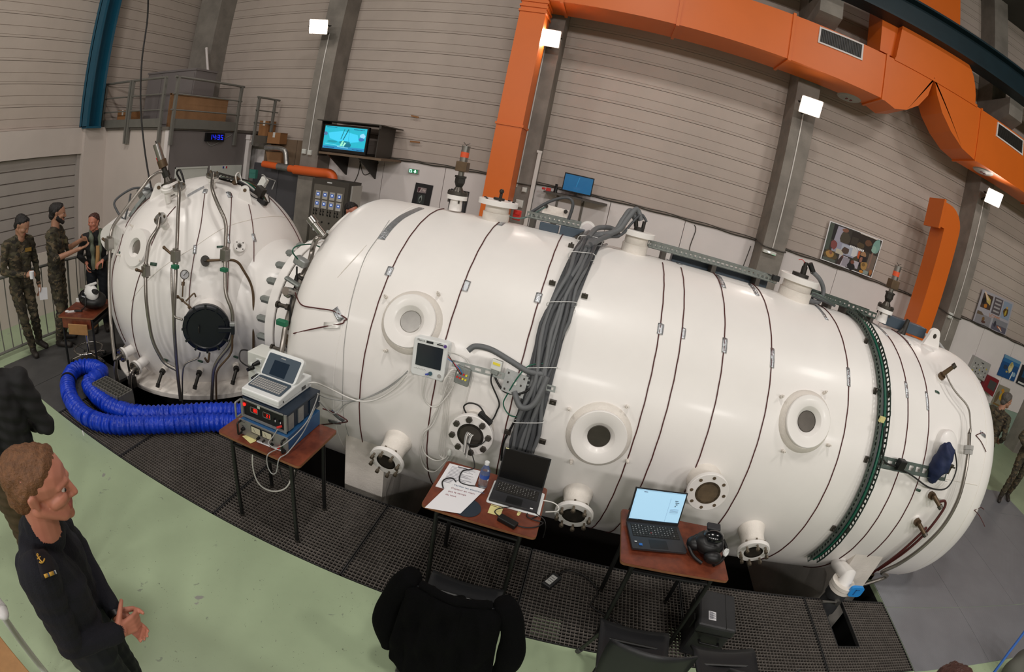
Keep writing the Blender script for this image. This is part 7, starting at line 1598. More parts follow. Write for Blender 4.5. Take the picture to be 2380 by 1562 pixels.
q = MB(); c = on_z(1085, 1180, TOPZ + 0.0015); q.cone(c, c + Vector((0, 0, 0.004)), 0.085, n=32); q.prism([c + Vector((-0.07, 0.04, 0.003)), c + Vector((0.02, 0.05, 0.003)), c + Vector((0.03, 0.08, 0.003)), c + Vector((-0.05, 0.08, 0.003))], (0, 0, 0.002)); tag(q.build('mouse_pad', ink('26303c'), None, 40), 'round dark mouse pad under the handwritten sheet', 'mouse pad')
c = on_z(1121, 1131, TOPZ)
bt_ = thing('water_bottle', 'clear plastic water bottle with a blue label on the middle desk', 'bottle', c)
q = MB(); q.lathe(c, (0, 0, 1), [(0.0, 0.002), (0.026, 0.002), (0.031, 0.012), (0.0285, 0.03), (0.031, 0.045), (0.029, 0.06), (0.031, 0.075), (0.031, 0.115), (0.029, 0.135), (0.018, 0.16), (0.0125, 0.17), (0.0125, 0.18)], 24); q.build('body', 'clear_plastic', bt_, 50)
q = MB(); q.lathe(c, (0, 0, 1), [(0.0314, 0.078), (0.0314, 0.108)], 24); q.build('label', ink('2c4f9e', 0.35), bt_, 60)
q = MB(); q.lathe(c, (0, 0, 1), [(0.0, 0.197), (0.0145, 0.197), (0.015, 0.194), (0.015, 0.178), (0.0125, 0.177)], 20); q.build('cap', 'plastic_white', bt_, 40)
def laptop(label, hl, hr, depth, sh, tilt, base_mat, scr_mat, keys_mat='iron_dark'):
    U = (hr - hl); w_ = U.length; B_ = Basis(hl, Vector((U.x, U.y, 0))); t = thing('laptop', label, 'laptop', B_.p(w_ / 2, -depth / 2, -0.02))
    z0 = TOPZ + 0.012 - hl.z
    q = MB(); B_.rslab(q, 0, -depth, w_, 0.0, z0, z0 + 0.016, 0.008); q.build('base', base_mat, t, bevel=0.002)
    ft = B_.flat_top(0, -depth, w_, 0, z0 + 0.016)
    if ft.n.z < 0: ft.n = -ft.n
    q = MB(); ft.slab(q, 0.06, 0.1, 0.94, 0.56, 0.0, 0.0008); q.build('key_well', 'black_matte', t)
    q = MB()
    for r_ in range(6):
        for k in range(15): ft.slab(q, 0.07 + k * 0.058, 0.115 + r_ * 0.073, 0.118 + k * 0.058, 0.175 + r_ * 0.073, 0.0008, 0.0022)
    q.build('keys', keys_mat, t)['kind'] = 'stuff'
    q = MB()
    for r_ in range(5):
        for k in range(14):
            if (k * 7 + r_ * 3) % 4: ft.slab(q, 0.084 + k * 0.058, 0.13 + r_ * 0.073, 0.096 + k * 0.058, 0.15 + r_ * 0.073, 0.0022, 0.0024)
    q.build('key_marks', ink('b8b8b8'), t)['kind'] = 'stuff'
    q = MB(); ft.slab(q, 0.33, 0.64, 0.66, 0.95, 0.0, 0.0006); q.build('touchpad', base_mat if base_mat != 'plastic_dark' else 'black', t)
    T = math.radians(tilt); Bv = Basis(B_.p(0, 0.0, z0 + 0.014), B_.U, Vector((0, 0, 0)) + B_.V * math.cos(T) - B_.W * math.sin(T), B_.W * math.cos(T) + B_.V * math.sin(T))
    q = MB(); Bv.box(q, 0.0, 0.0, 0.0, w_, 0.008, sh); q.build('lid', base_mat, t, bevel=0.002)
    fs = Bv.flat_front(0, 0, w_, sh)
    if fs.n.dot(Bv.V) > 0: fs.n = -fs.n
    q = MB(); fs.slab(q, 0.004, 0.005, 0.996, 0.99, 0.0, 0.0015); q.build('bezel', 'black_matte', t)
    q = MB(); fs.slab(q, 0.028, 0.035, 0.972, 0.92, 0.0015, 0.002); q.build('screen', scr_mat, t)
    q = MB(); q.cone(Bv.p(0.05, 0.004, -0.002), Bv.p(w_ - 0.05, 0.004, -0.002), 0.006, n=8); q.build('hinge', 'black', t)
    return t, B_, ft, fs
t, B_, ft, fs = laptop('black laptop with a dark screen on the middle desk', on_z(1154.7, 1114, 0.775), on_z(1260.7, 1143, 0.775), 0.225, 0.22, 18, 'plastic_dark', 'screen_off')
fs.prints([('d8d6a0', (0.02, 0.005, 0.09, 0.03))], t, 0.0022); q = MB(); ft.slab(q, 0.84, 0.9, 0.9, 0.95, 0.0006, 0.001); q.build('sticker', 'paper', t)
ly = Basis(B_.p(-0.012, -0.235, TOPZ + 0.001 - B_.O.z), B_.U)
q = MB(); ly.rslab(q, 0, 0, 0.335, 0.235, 0.0, 0.01, 0.012); tag(q.build('white_folder', 'plastic_white', None, bevel=0.003), 'white flat folder under the black laptop', 'folder')
mat('screen_blue', '#9cc4de', 0.3, emit='#a8cfe6', estr=0.55)
l3a, l3b = on_z(1455, 1212, 0.775), on_z(1575, 1225, 0.775)
t, B_, ft, fs = laptop('grey laptop with a bright pale blue screen', l3a, l3b, 0.25, 0.235, 16, 'plastic_dark', 'screen_blue')
E3 = lambda h: ink(h, 0.4, 0.5)
fs.prints([(E3('86a8be'), (0.03, 0.04, 0.97, 0.055)), (E3('8fb4cc'), (0.04, 0.06, 0.045, 0.9)), (E3('7f97a6'), (0.7, 0.2, 0.703, 0.9)), (E3('566878'), (0.17, 0.085, 0.24, 0.105)), (E3('2d3f50'), (0.03, 0.9, 0.97, 0.918)), (E3('10181f'), (0.2, 0.9, 0.28, 0.918))] +
          [(E3('26323c'), (0.76 + 0.012 * k, 0.25 + 0.05 * r_, 0.768 + 0.012 * k, 0.275 + 0.05 * r_)) for r_ in range(4) for k in range(3 - abs(r_ - 2) + 2, 10 - 2 * abs(r_ - 1))] + [(E3('7d95a6'), (0.74, 0.5 + 0.03 * k, 0.9, 0.512 + 0.03 * k)) for k in range(4)], t, 0.0022)
ft.prints([('2a6ec0', (0.13, 0.82, 0.19, 0.9)), ('d5d5d5', (0.06, 0.75, 0.1, 0.79)), ('8f2f2c', (0.4, 0.38, 0.42, 0.41))], t, 0.0024)
q = MB(); B_.box(q, 0.08, -0.2, TOPZ + 0.001 - B_.O.z, 0.3, -0.02, TOPZ + 0.0115 - B_.O.z); tag(q.build('laptop_riser', 'wood_box'), 'thin wooden riser under the grey laptop', 'board')
c = on_z(1180, 1212, TOPZ + 0.016); q = MB(); q.box(c, (0.12, 0.05, 0.03), Matrix.Rotation(-0.35, 3, 'Z')); tag(q.build('power_adapter', 'black', None, bevel=0.006), 'black power adapter at the front of the middle desk', 'adapter')
for (c4, lab) in ((((1140, 1175), (1169, 1183), (1163, 1200), (1133, 1192)), 'yellow sticky note in front of the black laptop'), (((1202, 1192), (1210, 1194), (1206, 1199), (1201, 1198)), 'tiny yellow note by the edge of the white folder')):
    P_ = [on_z(x, y, TOPZ + 0.0015) for x, y in c4]; q = MB(); q.prism(P_, (0, 0, 0.001)); q.prism([p + Vector((0.002, 0.004, 0.001)) for p in P_[:2]] + [p + Vector((0.002, 0.012, 0.001)) for p in P_[1::-1]], (0, 0, 0.0006)); tag(q.build('sticky_note', 'paper_yellow'), lab, 'paper')
Z_ = TOPZ + 0.006
cable('adapter_cord', 'black cord from the adapter to the black laptop', [on_z(1160, 1200, Z_), on_z(1150, 1190, Z_), on_z(1160, 1182, Z_ + 0.02), on_z(1195, 1178, Z_ + 0.02), on_z(1225, 1182, Z_ + 0.02), on_z(1240, 1190, Z_ + 0.01), on_z(1250, 1198, Z_), on_z(1235, 1205, Z_)], 0.0035, 'wire_black')
cable('adapter_cord', 'black cord leaving the adapter over the desk edge', [on_z(1198, 1220, Z_), on_z(1220, 1226, Z_), on_z(1245, 1225, Z_), on_z(1262, 1215, Z_), on_z(1240, 1208, Z_), on_z(1225, 1200, Z_), on_z(1232, 1190, Z_), on_z(1262, 1205, Z_), on_z(1268, 1225, Z_ - 0.05), on_z(1262, 1250, 0.5)], 0.0035, 'wire_black')
cable('white_usb_lead', 'white lead leaving the right side of the black laptop', [on_z(1262, 1163, Z_ + 0.01), on_z(1285, 1168, Z_), on_z(1298, 1178, Z_ - 0.02), on_z(1295, 1188, Z_ - 0.04), on_z(1268, 1190, Z_ - 0.02)], 0.004, 'wire_white')
cable('black_lead', 'black lead lying on the papers of the middle desk', [on_z(1060, 1120, Z_ + 0.008), on_z(1052, 1112, Z_ + 0.008), on_z(1038, 1112, Z_ + 0.008), on_z(1028, 1120, Z_ + 0.008), on_z(1030, 1134, Z_ + 0.008)], 0.004, 'wire_black')
mk = thing('diving_mask', 'glossy black full-face diving mask lying on the right desk', 'mask', on_z(1642, 1290, TOPZ))
c = on_z(1638, 1290, TOPZ) + Vector((0.0, 0.03, 0.075))
q = MB(); q.ball(c, 0.1, 24, 16, (1.05, 0.9, 0.74))
for i, v in enumerate(q.v):
    d = Vector(v) - c; q.v[i] = tuple(c + d * (1 + 0.12 * math.sin(d.x * 40) * math.cos(d.y * 30) * 0.5 - (0.25 if d.z > 0.05 and abs(d.x) < 0.05 else 0)))
q.build('skirt', 'black', mk, 60)
q = MB(); q.ball(c + Vector((0.01, 0.01, 0.05)), 0.065, 18, 12, (1.1, 0.9, 0.75)); q.build('visor', 'black_gloss', mk, 60)
q = MB(); q.ball(c + Vector((0.02, -0.1, -0.025)), 0.055, 16, 10, (1.1, 0.8, 0.8)); q.build('mouthpiece', 'black', mk, 60)
q = MB(); q.box(c + Vector((0.0, 0.05, 0.095)), (0.09, 0.05, 0.022), Matrix.Rotation(0.3, 3, 'X')); q.build('top_clip', 'plastic_dark', mk, bevel=0.006)
q = MB(); q.lathe(c + Vector((0.105, -0.06, 0.0)), (0.6, -0.7, 0.35), [(0.026, 0), (0.026, 0.012), (0.018, 0.014), (0.018, 0.008)], 20); q.build('ring', 'plastic_white', mk, 40)
for s_ in (-1, 1):
    q = MB(); q.tube(smooth_path([c + Vector((s_ * 0.09, 0.02, 0.03)), c + Vector((s_ * 0.13, 0.0, -0.02)), c + Vector((s_ * 0.1, -0.08, -0.05)), c + Vector((s_ * 0.04, -0.13, -0.06))], 5), 0.012, 8); q.build('strap', 'black', mk, 60)
q = MB(); q.ball(c + Vector((-0.09, 0.0, -0.02)), 0.06, 14, 10, (0.9, 0.9, 0.75)); q.build('side_pod', 'black', mk, 60)
A4, Bp, Dp = on_z(134, 735, 0.64), on_z(216.5, 740, 0.64), on_z(174, 705, 0.64)
U4 = (Bp - A4); U4.z = 0
O4 = Vector((A4.x, A4.y, 0))
dk = desk('small brown desk with a black and white diving mask near the sphere', O4, U4, 0.52, 0.66, 0.64, inset=0.04)
B_ = Basis(O4, U4)
q = MB(); B_.box(q, 0.05, 0.02, 0.5, 0.47, 0.03, 0.62); q.build('front_panel', 'desk_brown', dk)
st_ = thing('bar_stool', 'stool with a chrome foot ring and pale wooden back under the small desk', 'stool', B_.p(0.27, 0.2, 0))
cS = B_.p(0.27, 0.22, 0)
q = MB(); q.cone(cS + Vector((0, 0, 0.1)), cS + Vector((0, 0, 0.45)), 0.022, n=12); q.build('column', 'chrome', st_, 50)
q = MB(); q.lathe(cS + Vector((0, 0, 0.17)), (0, 0, 1), [(0.19 + 0.011 * math.cos(t), 0.011 * math.sin(t)) for t in [i * math.pi / 4 for i in range(8)]], 32, closed=True); q.build('foot_ring', 'chrome', st_, 60)
for k in range(5):
    t = k * 2 * math.pi / 5 + 0.3; e = cS + Vector((0.24 * math.cos(t), 0.24 * math.sin(t), 0.05)); q = MB(); q.cone(cS + Vector((0, 0, 0.12)), e, 0.018, 0.012, n=8); q.build('spoke', 'chrome', st_)
    q = MB(); q.ball(e - Vector((0, 0, 0.02)), 0.03, 10, 6); q.build('castor', 'black', st_)
q = MB(); q.cone(cS + Vector((0, 0, 0.45)), cS + Vector((0, 0, 0.48)), 0.17, n=28); q.build('seat', 'wood_light', st_, 40)
q = MB(); B_.box(q, 0.16, -0.035, 0.44, 0.44, -0.02, 0.57); q.build('backrest', 'wood_light', st_, bevel=0.01)
c = B_.p(0.33, 0.3, 0.64)
mk2 = thing('diving_mask', 'black and white full-face diving mask on the small desk', 'mask', c)
q = MB(); q.ball(c + Vector((0.02, 0.05, 0.1)), 0.16, 22, 14, (1.2, 1.0, 0.62)); q.build('bag', 'black', mk2, 60)
q = MB(); q.ball(c + Vector((-0.06, -0.02, 0.13)), 0.11, 18, 12, (0.9, 0.9, 0.9)); q.build('visor', 'black_gloss', mk2, 60)
q = MB(); q.ball(c + Vector((0.06, 0.0, 0.2)), 0.11, 20, 12, (1.15, 0.7, 0.95)); q.build('shell', 'bag_white', mk2, 60)
q = MB(); q.box(c + Vector((0.03, 0.02, 0.29)), (0.16, 0.1, 0.03), Matrix.Rotation(-0.35, 3, 'Y')); q.build('top_bar', 'bag_white', mk2, bevel=0.01)
q = MB(); q.cone(c + Vector((0.1, -0.02, 0.24)), c + Vector((0.2, 0.0, 0.24)), 0.035, 0.03, n=12); q.build('valve', 'black', mk2, 50)
q = MB(); q.box(c + Vector((-0.1, -0.08, 0.1)), (0.14, 0.02, 0.05), Matrix.Rotation(0.4, 3, 'Z')); q.build('buckle', 'bag_white', mk2, bevel=0.006)
q = MB(); q.tube(smooth_path([c + Vector((0.05, -0.08, 0.2)), c + Vector((0.08, -0.12, 0.08)), c + Vector((0.0, -0.14, 0.02)), c + Vector((-0.05, -0.1, 0.01))], 5), 0.006, 6); q.build('lead', 'wire_black', mk2)
c = B_.p(0.13, 0.16, 0.645); q = MB(); q.box(c, (0.12, 0.04, 0.012), Matrix.Rotation(0.9, 3, 'Z')).ball(c + Vector((-0.05, -0.05, 0.005)), 0.03, 10, 6, (1, 1, 0.4)); tag(q.build('white_clip', 'bag_white', None, 40), 'small white clip lying at the left of the small desk', 'clip')
q = MB(); q.box(c + Vector((0.06, 0.06, 0.005)), (0.11, 0.04, 0.018), Matrix.Rotation(0.7, 3, 'Z')); tag(q.build('black_clip', 'black', None, bevel=0.004), 'small black clip beside the white clip on the small desk', 'clip')

# ================================================================== chairs, cases, hose on the floor
def chair(label, c, rot, group=None):
    """c: middle of the front edge of the seat on the floor plan; rot about z (0 = facing +Y)"""
    R = Matrix.Rotation(rot, 3, 'Z'); t = thing('plastic_chair', label, 'chair', (c[0], c[1], 0), group)
    def L(x, y, z): v = R @ Vector((x, y, 0)); return Vector((c[0] + v.x, c[1] + v.y, z))
    rows = []; n_ = 10
    for j in range(9):                                    # seat: from front lip to rear
        y = 0.02 - 0.4 * j / 8; row = []
        for i in range(n_ + 1):
            u = i / n_ * 2 - 1; w_ = 0.215 - 0.02 * (j / 8); z = 0.45 - 0.02 * (1 - u * u) + (-0.025 if j == 0 else 0) + 0.008 * (u * u) - 0.01 * math.sin(j / 8 * math.pi)
            row.append(L(u * w_, y, z))
        rows.append(row)
    q = MB(); q.strip(rows); o = q.build('seat', 'chair_black', t, 60); s_ = o.modifiers.new('solid', 'SOLIDIFY'); s_.thickness = 0.012; s_.offset = -1
    rows = []
    for j in range(9):                                    # backrest shell, curved in plan
        z = 0.47 + 0.35 * j / 8; row = []
        for i in range(n_ + 1):
            u = i / n_ * 2 - 1; w_ = 0.2 + 0.025 * math.sin(j / 8 * 2.2)
            y = -0.42 - 0.03 * j / 8 + 0.075 * u * u * (0.4 + 0.6 * j / 8) - 0.03
            row.append(L(u * w_, y, z + (0.012 * (1 - u * u) - 0.03 * u * u if j == 8 else 0)))
        rows.append(row)
    q = MB(); q.strip(rows); o = q.build('backrest', 'chair_black', t, 60); s_ = o.modifiers.new('solid', 'SOLIDIFY'); s_.thickness = 0.012
    for sx in (-1, 1):
        q = MB(); q.tube(bent_path([L(sx * 0.235, 0.05, 0.0), L(sx * 0.19, -0.06, 0.4), L(sx * 0.17, -0.12, 0.425)], 0.04), 0.0125, 10); q.build('leg', 'desk_leg', t, 60)
        q = MB(); q.tube(bent_path([L(sx * 0.235, -0.5, 0.0), L(sx * 0.19, -0.36, 0.4), L(sx * 0.17, -0.3, 0.425)], 0.04), 0.0125, 10); q.build('leg', 'desk_leg', t, 60)
        for y in (0.05, -0.5):
            q = MB(); q.cone(L(sx * 0.235, y, 0), L(sx * 0.227, y * 0.8 - 0.01, 0.06), 0.018, n=10); q.build('foot_sleeve', 'rubber_floor', t)
    q = MB(); q.tube([L(-0.17, -0.12, 0.425), L(0.17, -0.12, 0.425)], 0.011, 8); q.build('cross_tube', 'desk_leg', t)
    return t, L
t, L1 = chair('black chair with a black jacket hung over its back', (-0.215, 1.905), 0.02)
chair('bare black chair before the right desk', (0.80, 1.86), -0.06)
chair('black chair at the bottom edge right of the bare chair', (1.37, 1.79), 0.05)
rows = []; n_ = 22
rj = random.Random(4)
def fold(u, v): return 0.016 * math.sin(u * 9 + v * 3) + 0.012 * math.sin(u * 17 - v * 5 + 1) + 0.01 * math.sin(v * 11 + u * 4)
for j in range(17):
    s = j / 16; row = []
    for i in range(n_ + 1):
        u = i / n_ * 2 - 1
        if s < 0.18: zz = 0.76 + 0.09 * (s / 0.18); yy = -0.405 + 0.075 * u * u - 0.03 * (s / 0.18)
        else:
            k = (s - 0.18) / 0.82; zz = 0.85 - 0.7 * k * (1 - 0.16 * abs(u) ** 3); yy = -0.51 - 0.05 * math.sin(k * 1.4) + 0.075 * u * u * (1 - k * 0.5) - 0.03 * k
        w_ = 0.235 + 0.045 * s; zz += -0.05 * u * u * (1 if s > 0.1 else 0)
        row.append(L1(u * w_ + fold(u, s) * 0.5, yy + fold(u * 1.3, s * 2) - 0.01, zz))
    rows.append(row)
jk = thing('black_jacket', 'black jacket draped over the chair before the middle desk', 'jacket', L1(0, -0.45, 0.3))
q = MB(); q.strip(rows); o = q.build('body', 'jacket_black', jk, 80); s_ = o.modifiers.new('solid', 'SOLIDIFY'); s_.thickness = 0.014; b_ = o.modifiers.new('sub', 'SUBSURF'); b_.levels = 1; b_.render_levels = 1
for sx in (-1, 1):
    pts = [L1(sx * 0.22, -0.4, 0.83), L1(sx * 0.285, -0.41, 0.7), L1(sx * 0.325, -0.43, 0.55), L1(sx * 0.335, -0.45, 0.38), L1(sx * 0.30, -0.47, 0.24)]
    P_ = smooth_path(pts, 6); rad = [0.05 + 0.022 * math.sin(i * 0.5) * 0.3 + 0.018 * math.sin(math.pi * i / len(P_)) for i in range(len(P_))]
    q = MB(); q.tube(P_, 0.05, 14, rad=rad); q.build('sleeve', 'jacket_black', jk, 80)
P_ = smooth_path([L1(-0.17, -0.43, 0.815), L1(0.0, -0.49, 0.845), L1(0.17, -0.43, 0.815)], 8); q = MB(); q.tube(P_, 0.022, 10); q.build('collar', 'jacket_black', jk, 80)
cs = thing('hard_case', 'black hard case with a white label standing on the grating', 'case', (1.42, 2.2, 0))
B_ = Basis((1.27, 2.06, 0.0), (0.99, -0.12, 0))
q = MB(); B_.box(q, 0.01, 0.0, 0.0, 0.27, 0.33, 0.26); q.build('body', 'plastic_dark', cs, bevel=0.015)
q = MB(); B_.box(q, 0.0, -0.01, 0.265, 0.28, 0.34, 0.35); q.build('lid', 'plastic_dark', cs, bevel=0.018)
q = MB(); B_.box(q, 0.2, -0.005, 0.3505, 0.203, 0.335, 0.352); q.build('lid_groove', 'black', cs)
for v in (0.06, 0.22):
    q = MB(); B_.box(q, -0.018, v, 0.22, -0.004, v + 0.06, 0.31); q.build('latch', 'black', cs, bevel=0.004)
q = MB(); q.tube(bent_path([B_.p(0.07, -0.012, 0.2), B_.p(0.07, -0.05, 0.21), B_.p(0.21, -0.05, 0.21), B_.p(0.21, -0.012, 0.2)], 0.02), 0.01, 8); q.build('handle', 'black', cs, 60)
lf = B_.flat_top(0.07, 0.05, 0.125, 0.13, 0.351); lf.n = Vector((0, 0, 1)); q = MB(); lf.slab(q, 0, 0, 1, 1, 0, 0.001); lb = q.build('label', 'paper', cs)
lf.prints([('555560', (0.1, 0.1 + 0.12 * k, 0.9 if k % 2 else 0.6, 0.15 + 0.12 * k)) for k in range(7)], lb, 0.0012)
bk = thing('floor_adapter', 'black power adapter with a white label lying on the grating', 'adapter', (0.31, 2.49, 0.005))
R_ = Matrix.Rotation(-0.5, 3, 'Z'); q = MB(); q.box((0.31, 2.485, 0.022), (0.075, 0.15, 0.034), R_); q.build('case', 'plastic_dark', bk, bevel=0.006)
q = MB(); q.box((0.305, 2.485, 0.0397), (0.045, 0.1, 0.001), R_); q.build('label', ink('c7c7c4'), bk); q = MB()
for k in range(3): q.box(Vector((0.305, 2.485, 0.0405)) + R_ @ Vector((0, -0.02 + 0.022 * k, 0)), (0.036, 0.004, 0.0006), R_)
q.build('label_print', 'iron_dark', bk)['kind'] = 'stuff'
cable('mains_cable', 'black cord winding over the grating to the right desk', [(0.33, 2.55, 0.012), (0.42, 2.65, 0.012), (0.56, 2.62, 0.012), (0.66, 2.5, 0.012), (0.62, 2.35, 0.012), (0.74, 2.28, 0.012), (0.86, 2.2, 0.012), (0.84, 2.1, 0.02), (0.7, 2.05, 0.012)], 0.006, 'wire_black')
q = MB(); q.box2((0.72, 2.2, 0.60), (0.86, 2.4, 0.64)).box2((0.865, 2.22, 0.60), (0.97, 2.4, 0.645)); tag(q.build('shelf_books', 'wood_panel'), 'books lying in the shelf under the right desk', 'books')
hp = []
for px, py in ((640, 965), (560, 957), (480, 957), (400, 962), (320, 962), (262, 946), (225, 920), (207, 892), (212, 872)): hp.append(on_z(px, py, 0.1))
loop = [on_z(px, py, 0.1) for px, py in ((236, 866), (222, 855), (195, 852), (170, 862), (158, 885), (160, 915), (180, 950), (215, 975), (270, 988), (340, 987), (420, 985), (500, 982), (580, 985), (640, 990))]
hp[-1] = on_z(222, 878, 0.13)
path = smooth_path(hp + loop, 40)
S_ = [0.0]
for i in range(1, len(path)): S_.append(S_[-1] + (path[i] - path[i - 1]).length)
step = 0.0125; n_ = int(S_[-1] / step); ev = []; j = 0
for i in range(n_ + 1):
    d = i * step
    while j < len(S_) - 2 and S_[j + 1] < d: j += 1
    k = (d - S_[j]) / max(1e-9, S_[j + 1] - S_[j]); ev.append(path[j].lerp(path[j + 1], min(1, k)))
rh = random.Random(2)
rad = [0.086 + (0.0075 if i % 4 < 2 else -0.006) + rh.uniform(-0.003, 0.003) for i in range(len(ev))]
ev = [p + Vector((rh.uniform(-0.002, 0.002), rh.uniform(-0.002, 0.002), 0)) for p in ev]
bh = thing('blue_air_hose', 'thick ribbed blue flexible hose looped on the floor before the sphere', 'hose', on_z(150, 890, 0))
q = MB(); q.tube(ev, 0.09, 22, rad=rad); q.build('hose', 'blue_hose', bh, 70)
c = on_z(163, 885, 0.1); i0 = min(range(len(ev)), key=lambda i: (ev[i] - c).length); T = (ev[i0 + 2] - ev[i0 - 2]).normalized()
q = MB(); q.cone(ev[i0] - T * 0.012, ev[i0] + T * 0.012, 0.097, n=24); q.build('clamp', 'wire_black', bh, 60)
c = on_z(207, 999, 0.09); q = MB(); q.box(c + Vector((0, -0.075, 0.0)), (0.02, 0.004, 0.05)); q.build('tag', 'paper', bh)
sg = thing('grating_step', 'low grey step with a grid top beside the blue hose', 'step', on_z(258, 900, 0))
a, b, c, d = [on_z(x, y, 0.21) for x, y in ((213, 890), (250, 877), (303, 906), (276, 926))]
B_ = Basis(Vector((a.x, a.y, 0.21)), Vector((d.x - a.x, d.y - a.y, 0))); w_ = 0.5; dd = 0.21
q = MB()
for (u0, v0, u1, v1) in ((0, 0, w_, 0.012), (0, dd - 0.012, w_, dd), (0, 0, 0.012, dd), (w_ - 0.012, 0, w_, dd)): B_.box(q, u0, v0, -0.035, u1, v1, 0.0)
q.build('frame', 'rail_grey', sg)
for k in range(1, 10):
    q = MB(); B_.box(q, w_ * k / 10 - 0.003, 0, -0.03, w_ * k / 10 + 0.003, dd, 0); q.build('bar', 'rail_grey', sg)
for k in range(1, 4):
    q = MB(); B_.box(q, 0, dd * k / 4 - 0.003, -0.025, w_, dd * k / 4 + 0.003, 0.0); q.build('bar', 'rail_grey', sg)
for u in (0, w_ - 0.012):
    q = MB(); B_.box(q, u, 0, -0.21, u + 0.012, dd, -0.035); q.build('side_plate', 'rail_grey', sg)
for (px, py, lab) in ((310, 898, 'dark pipe clamp standing on the floor beside the step'),):
    c = on_z(px, py, 0.0); q = MB(); q.box(c + Vector((0, 0, 0.06)), (0.09, 0.06, 0.12)).cone(c + Vector((-0.03, 0, 0.12)), c + Vector((-0.05, 0, 0.3)), 0.014, n=8).cone(c + Vector((0.03, 0, 0.12)), c + Vector((0.0, 0.1, 0.25)), 0.012, n=8); tag(q.build('pipe_clamp', 'iron_dark', None, 40), lab, 'clamp')
a, b = on_z(-2, 1476, 0.75), on_z(72, 1566, 0.75)
dirv = (b - a); dirv.z = 0; dirv.normalize(); nl = Vector((-dirv.y, dirv.x, 0));
if nl.dot(Vector((-1, 0, 0))) < 0: nl = -nl
tb_ = thing('wooden_table', 'pale wooden table corner at the lower left edge', 'table', a - Vector((0, 0, 0.75)))
q = MB(); P_ = [a - dirv * 0.12, b + dirv * 0.9, b + dirv * 0.9 + nl * 0.7, a - dirv * 0.12 + nl * 0.7]; q.prism([p - Vector((0, 0, 0.025)) for p in P_], (0, 0, 0.025)); q.build('table_top', 'wood_light', tb_, bevel=0.004)
for p in (P_[0] + dirv * 0.08 + nl * 0.08, P_[1] - dirv * 0.08 + nl * 0.08, P_[2] - dirv * 0.08 - nl * 0.08, P_[3] + dirv * 0.08 - nl * 0.08):
    q = MB(); q.cone((p.x, p.y, 0), (p.x, p.y, 0.73), 0.02, n=10); q.build('leg', 'desk_leg', tb_)
c = on_z(2, 1420, 0.72); q = MB(); q.ball(c, 0.05, 14, 10, (1.3, 0.8, 0.6)).cone(c + Vector((-0.2, 0, 0)), c, 0.04, 0.045, n=14).cone((c.x - 0.1, c.y, 0), c + Vector((-0.1, 0, 0)), 0.02, n=10); tag(q.build('white_chair_arm', 'bag_white', None, 60), 'rounded white chair arm beside the wooden table corner', 'chair arm')
q = MB(); q.tube([on_z(2420, 1415, 1.05), on_z(2380, 1470, 0.9), on_z(2345, 1516, 0.78), on_z(2308, 1566, 0.66), on_z(2280, 1600, 0.45), on_z(2270, 1640, 0.01)], 0.012, 8); tag(q.build('blue_strap', 'blue_strap', None, 60), 'taut blue strap crossing the lower right corner', 'strap')
c = on_z(2372, 1552, 0.18); q = MB(); q.ball(c, 0.2, 22, 14, (1.0, 0.8, 0.9))
for i, v in enumerate(q.v):
    d = Vector(v) - c; q.v[i] = tuple(c + d * (1 + 0.1 * math.sin(d.x * 22 + d.z * 14) + 0.06 * math.sin(d.y * 30)))
tag(q.build('grey_bag', ink('5f5f58', 0.85), None, 70), 'crumpled grey bag on the floor in the lower right corner', 'bag')

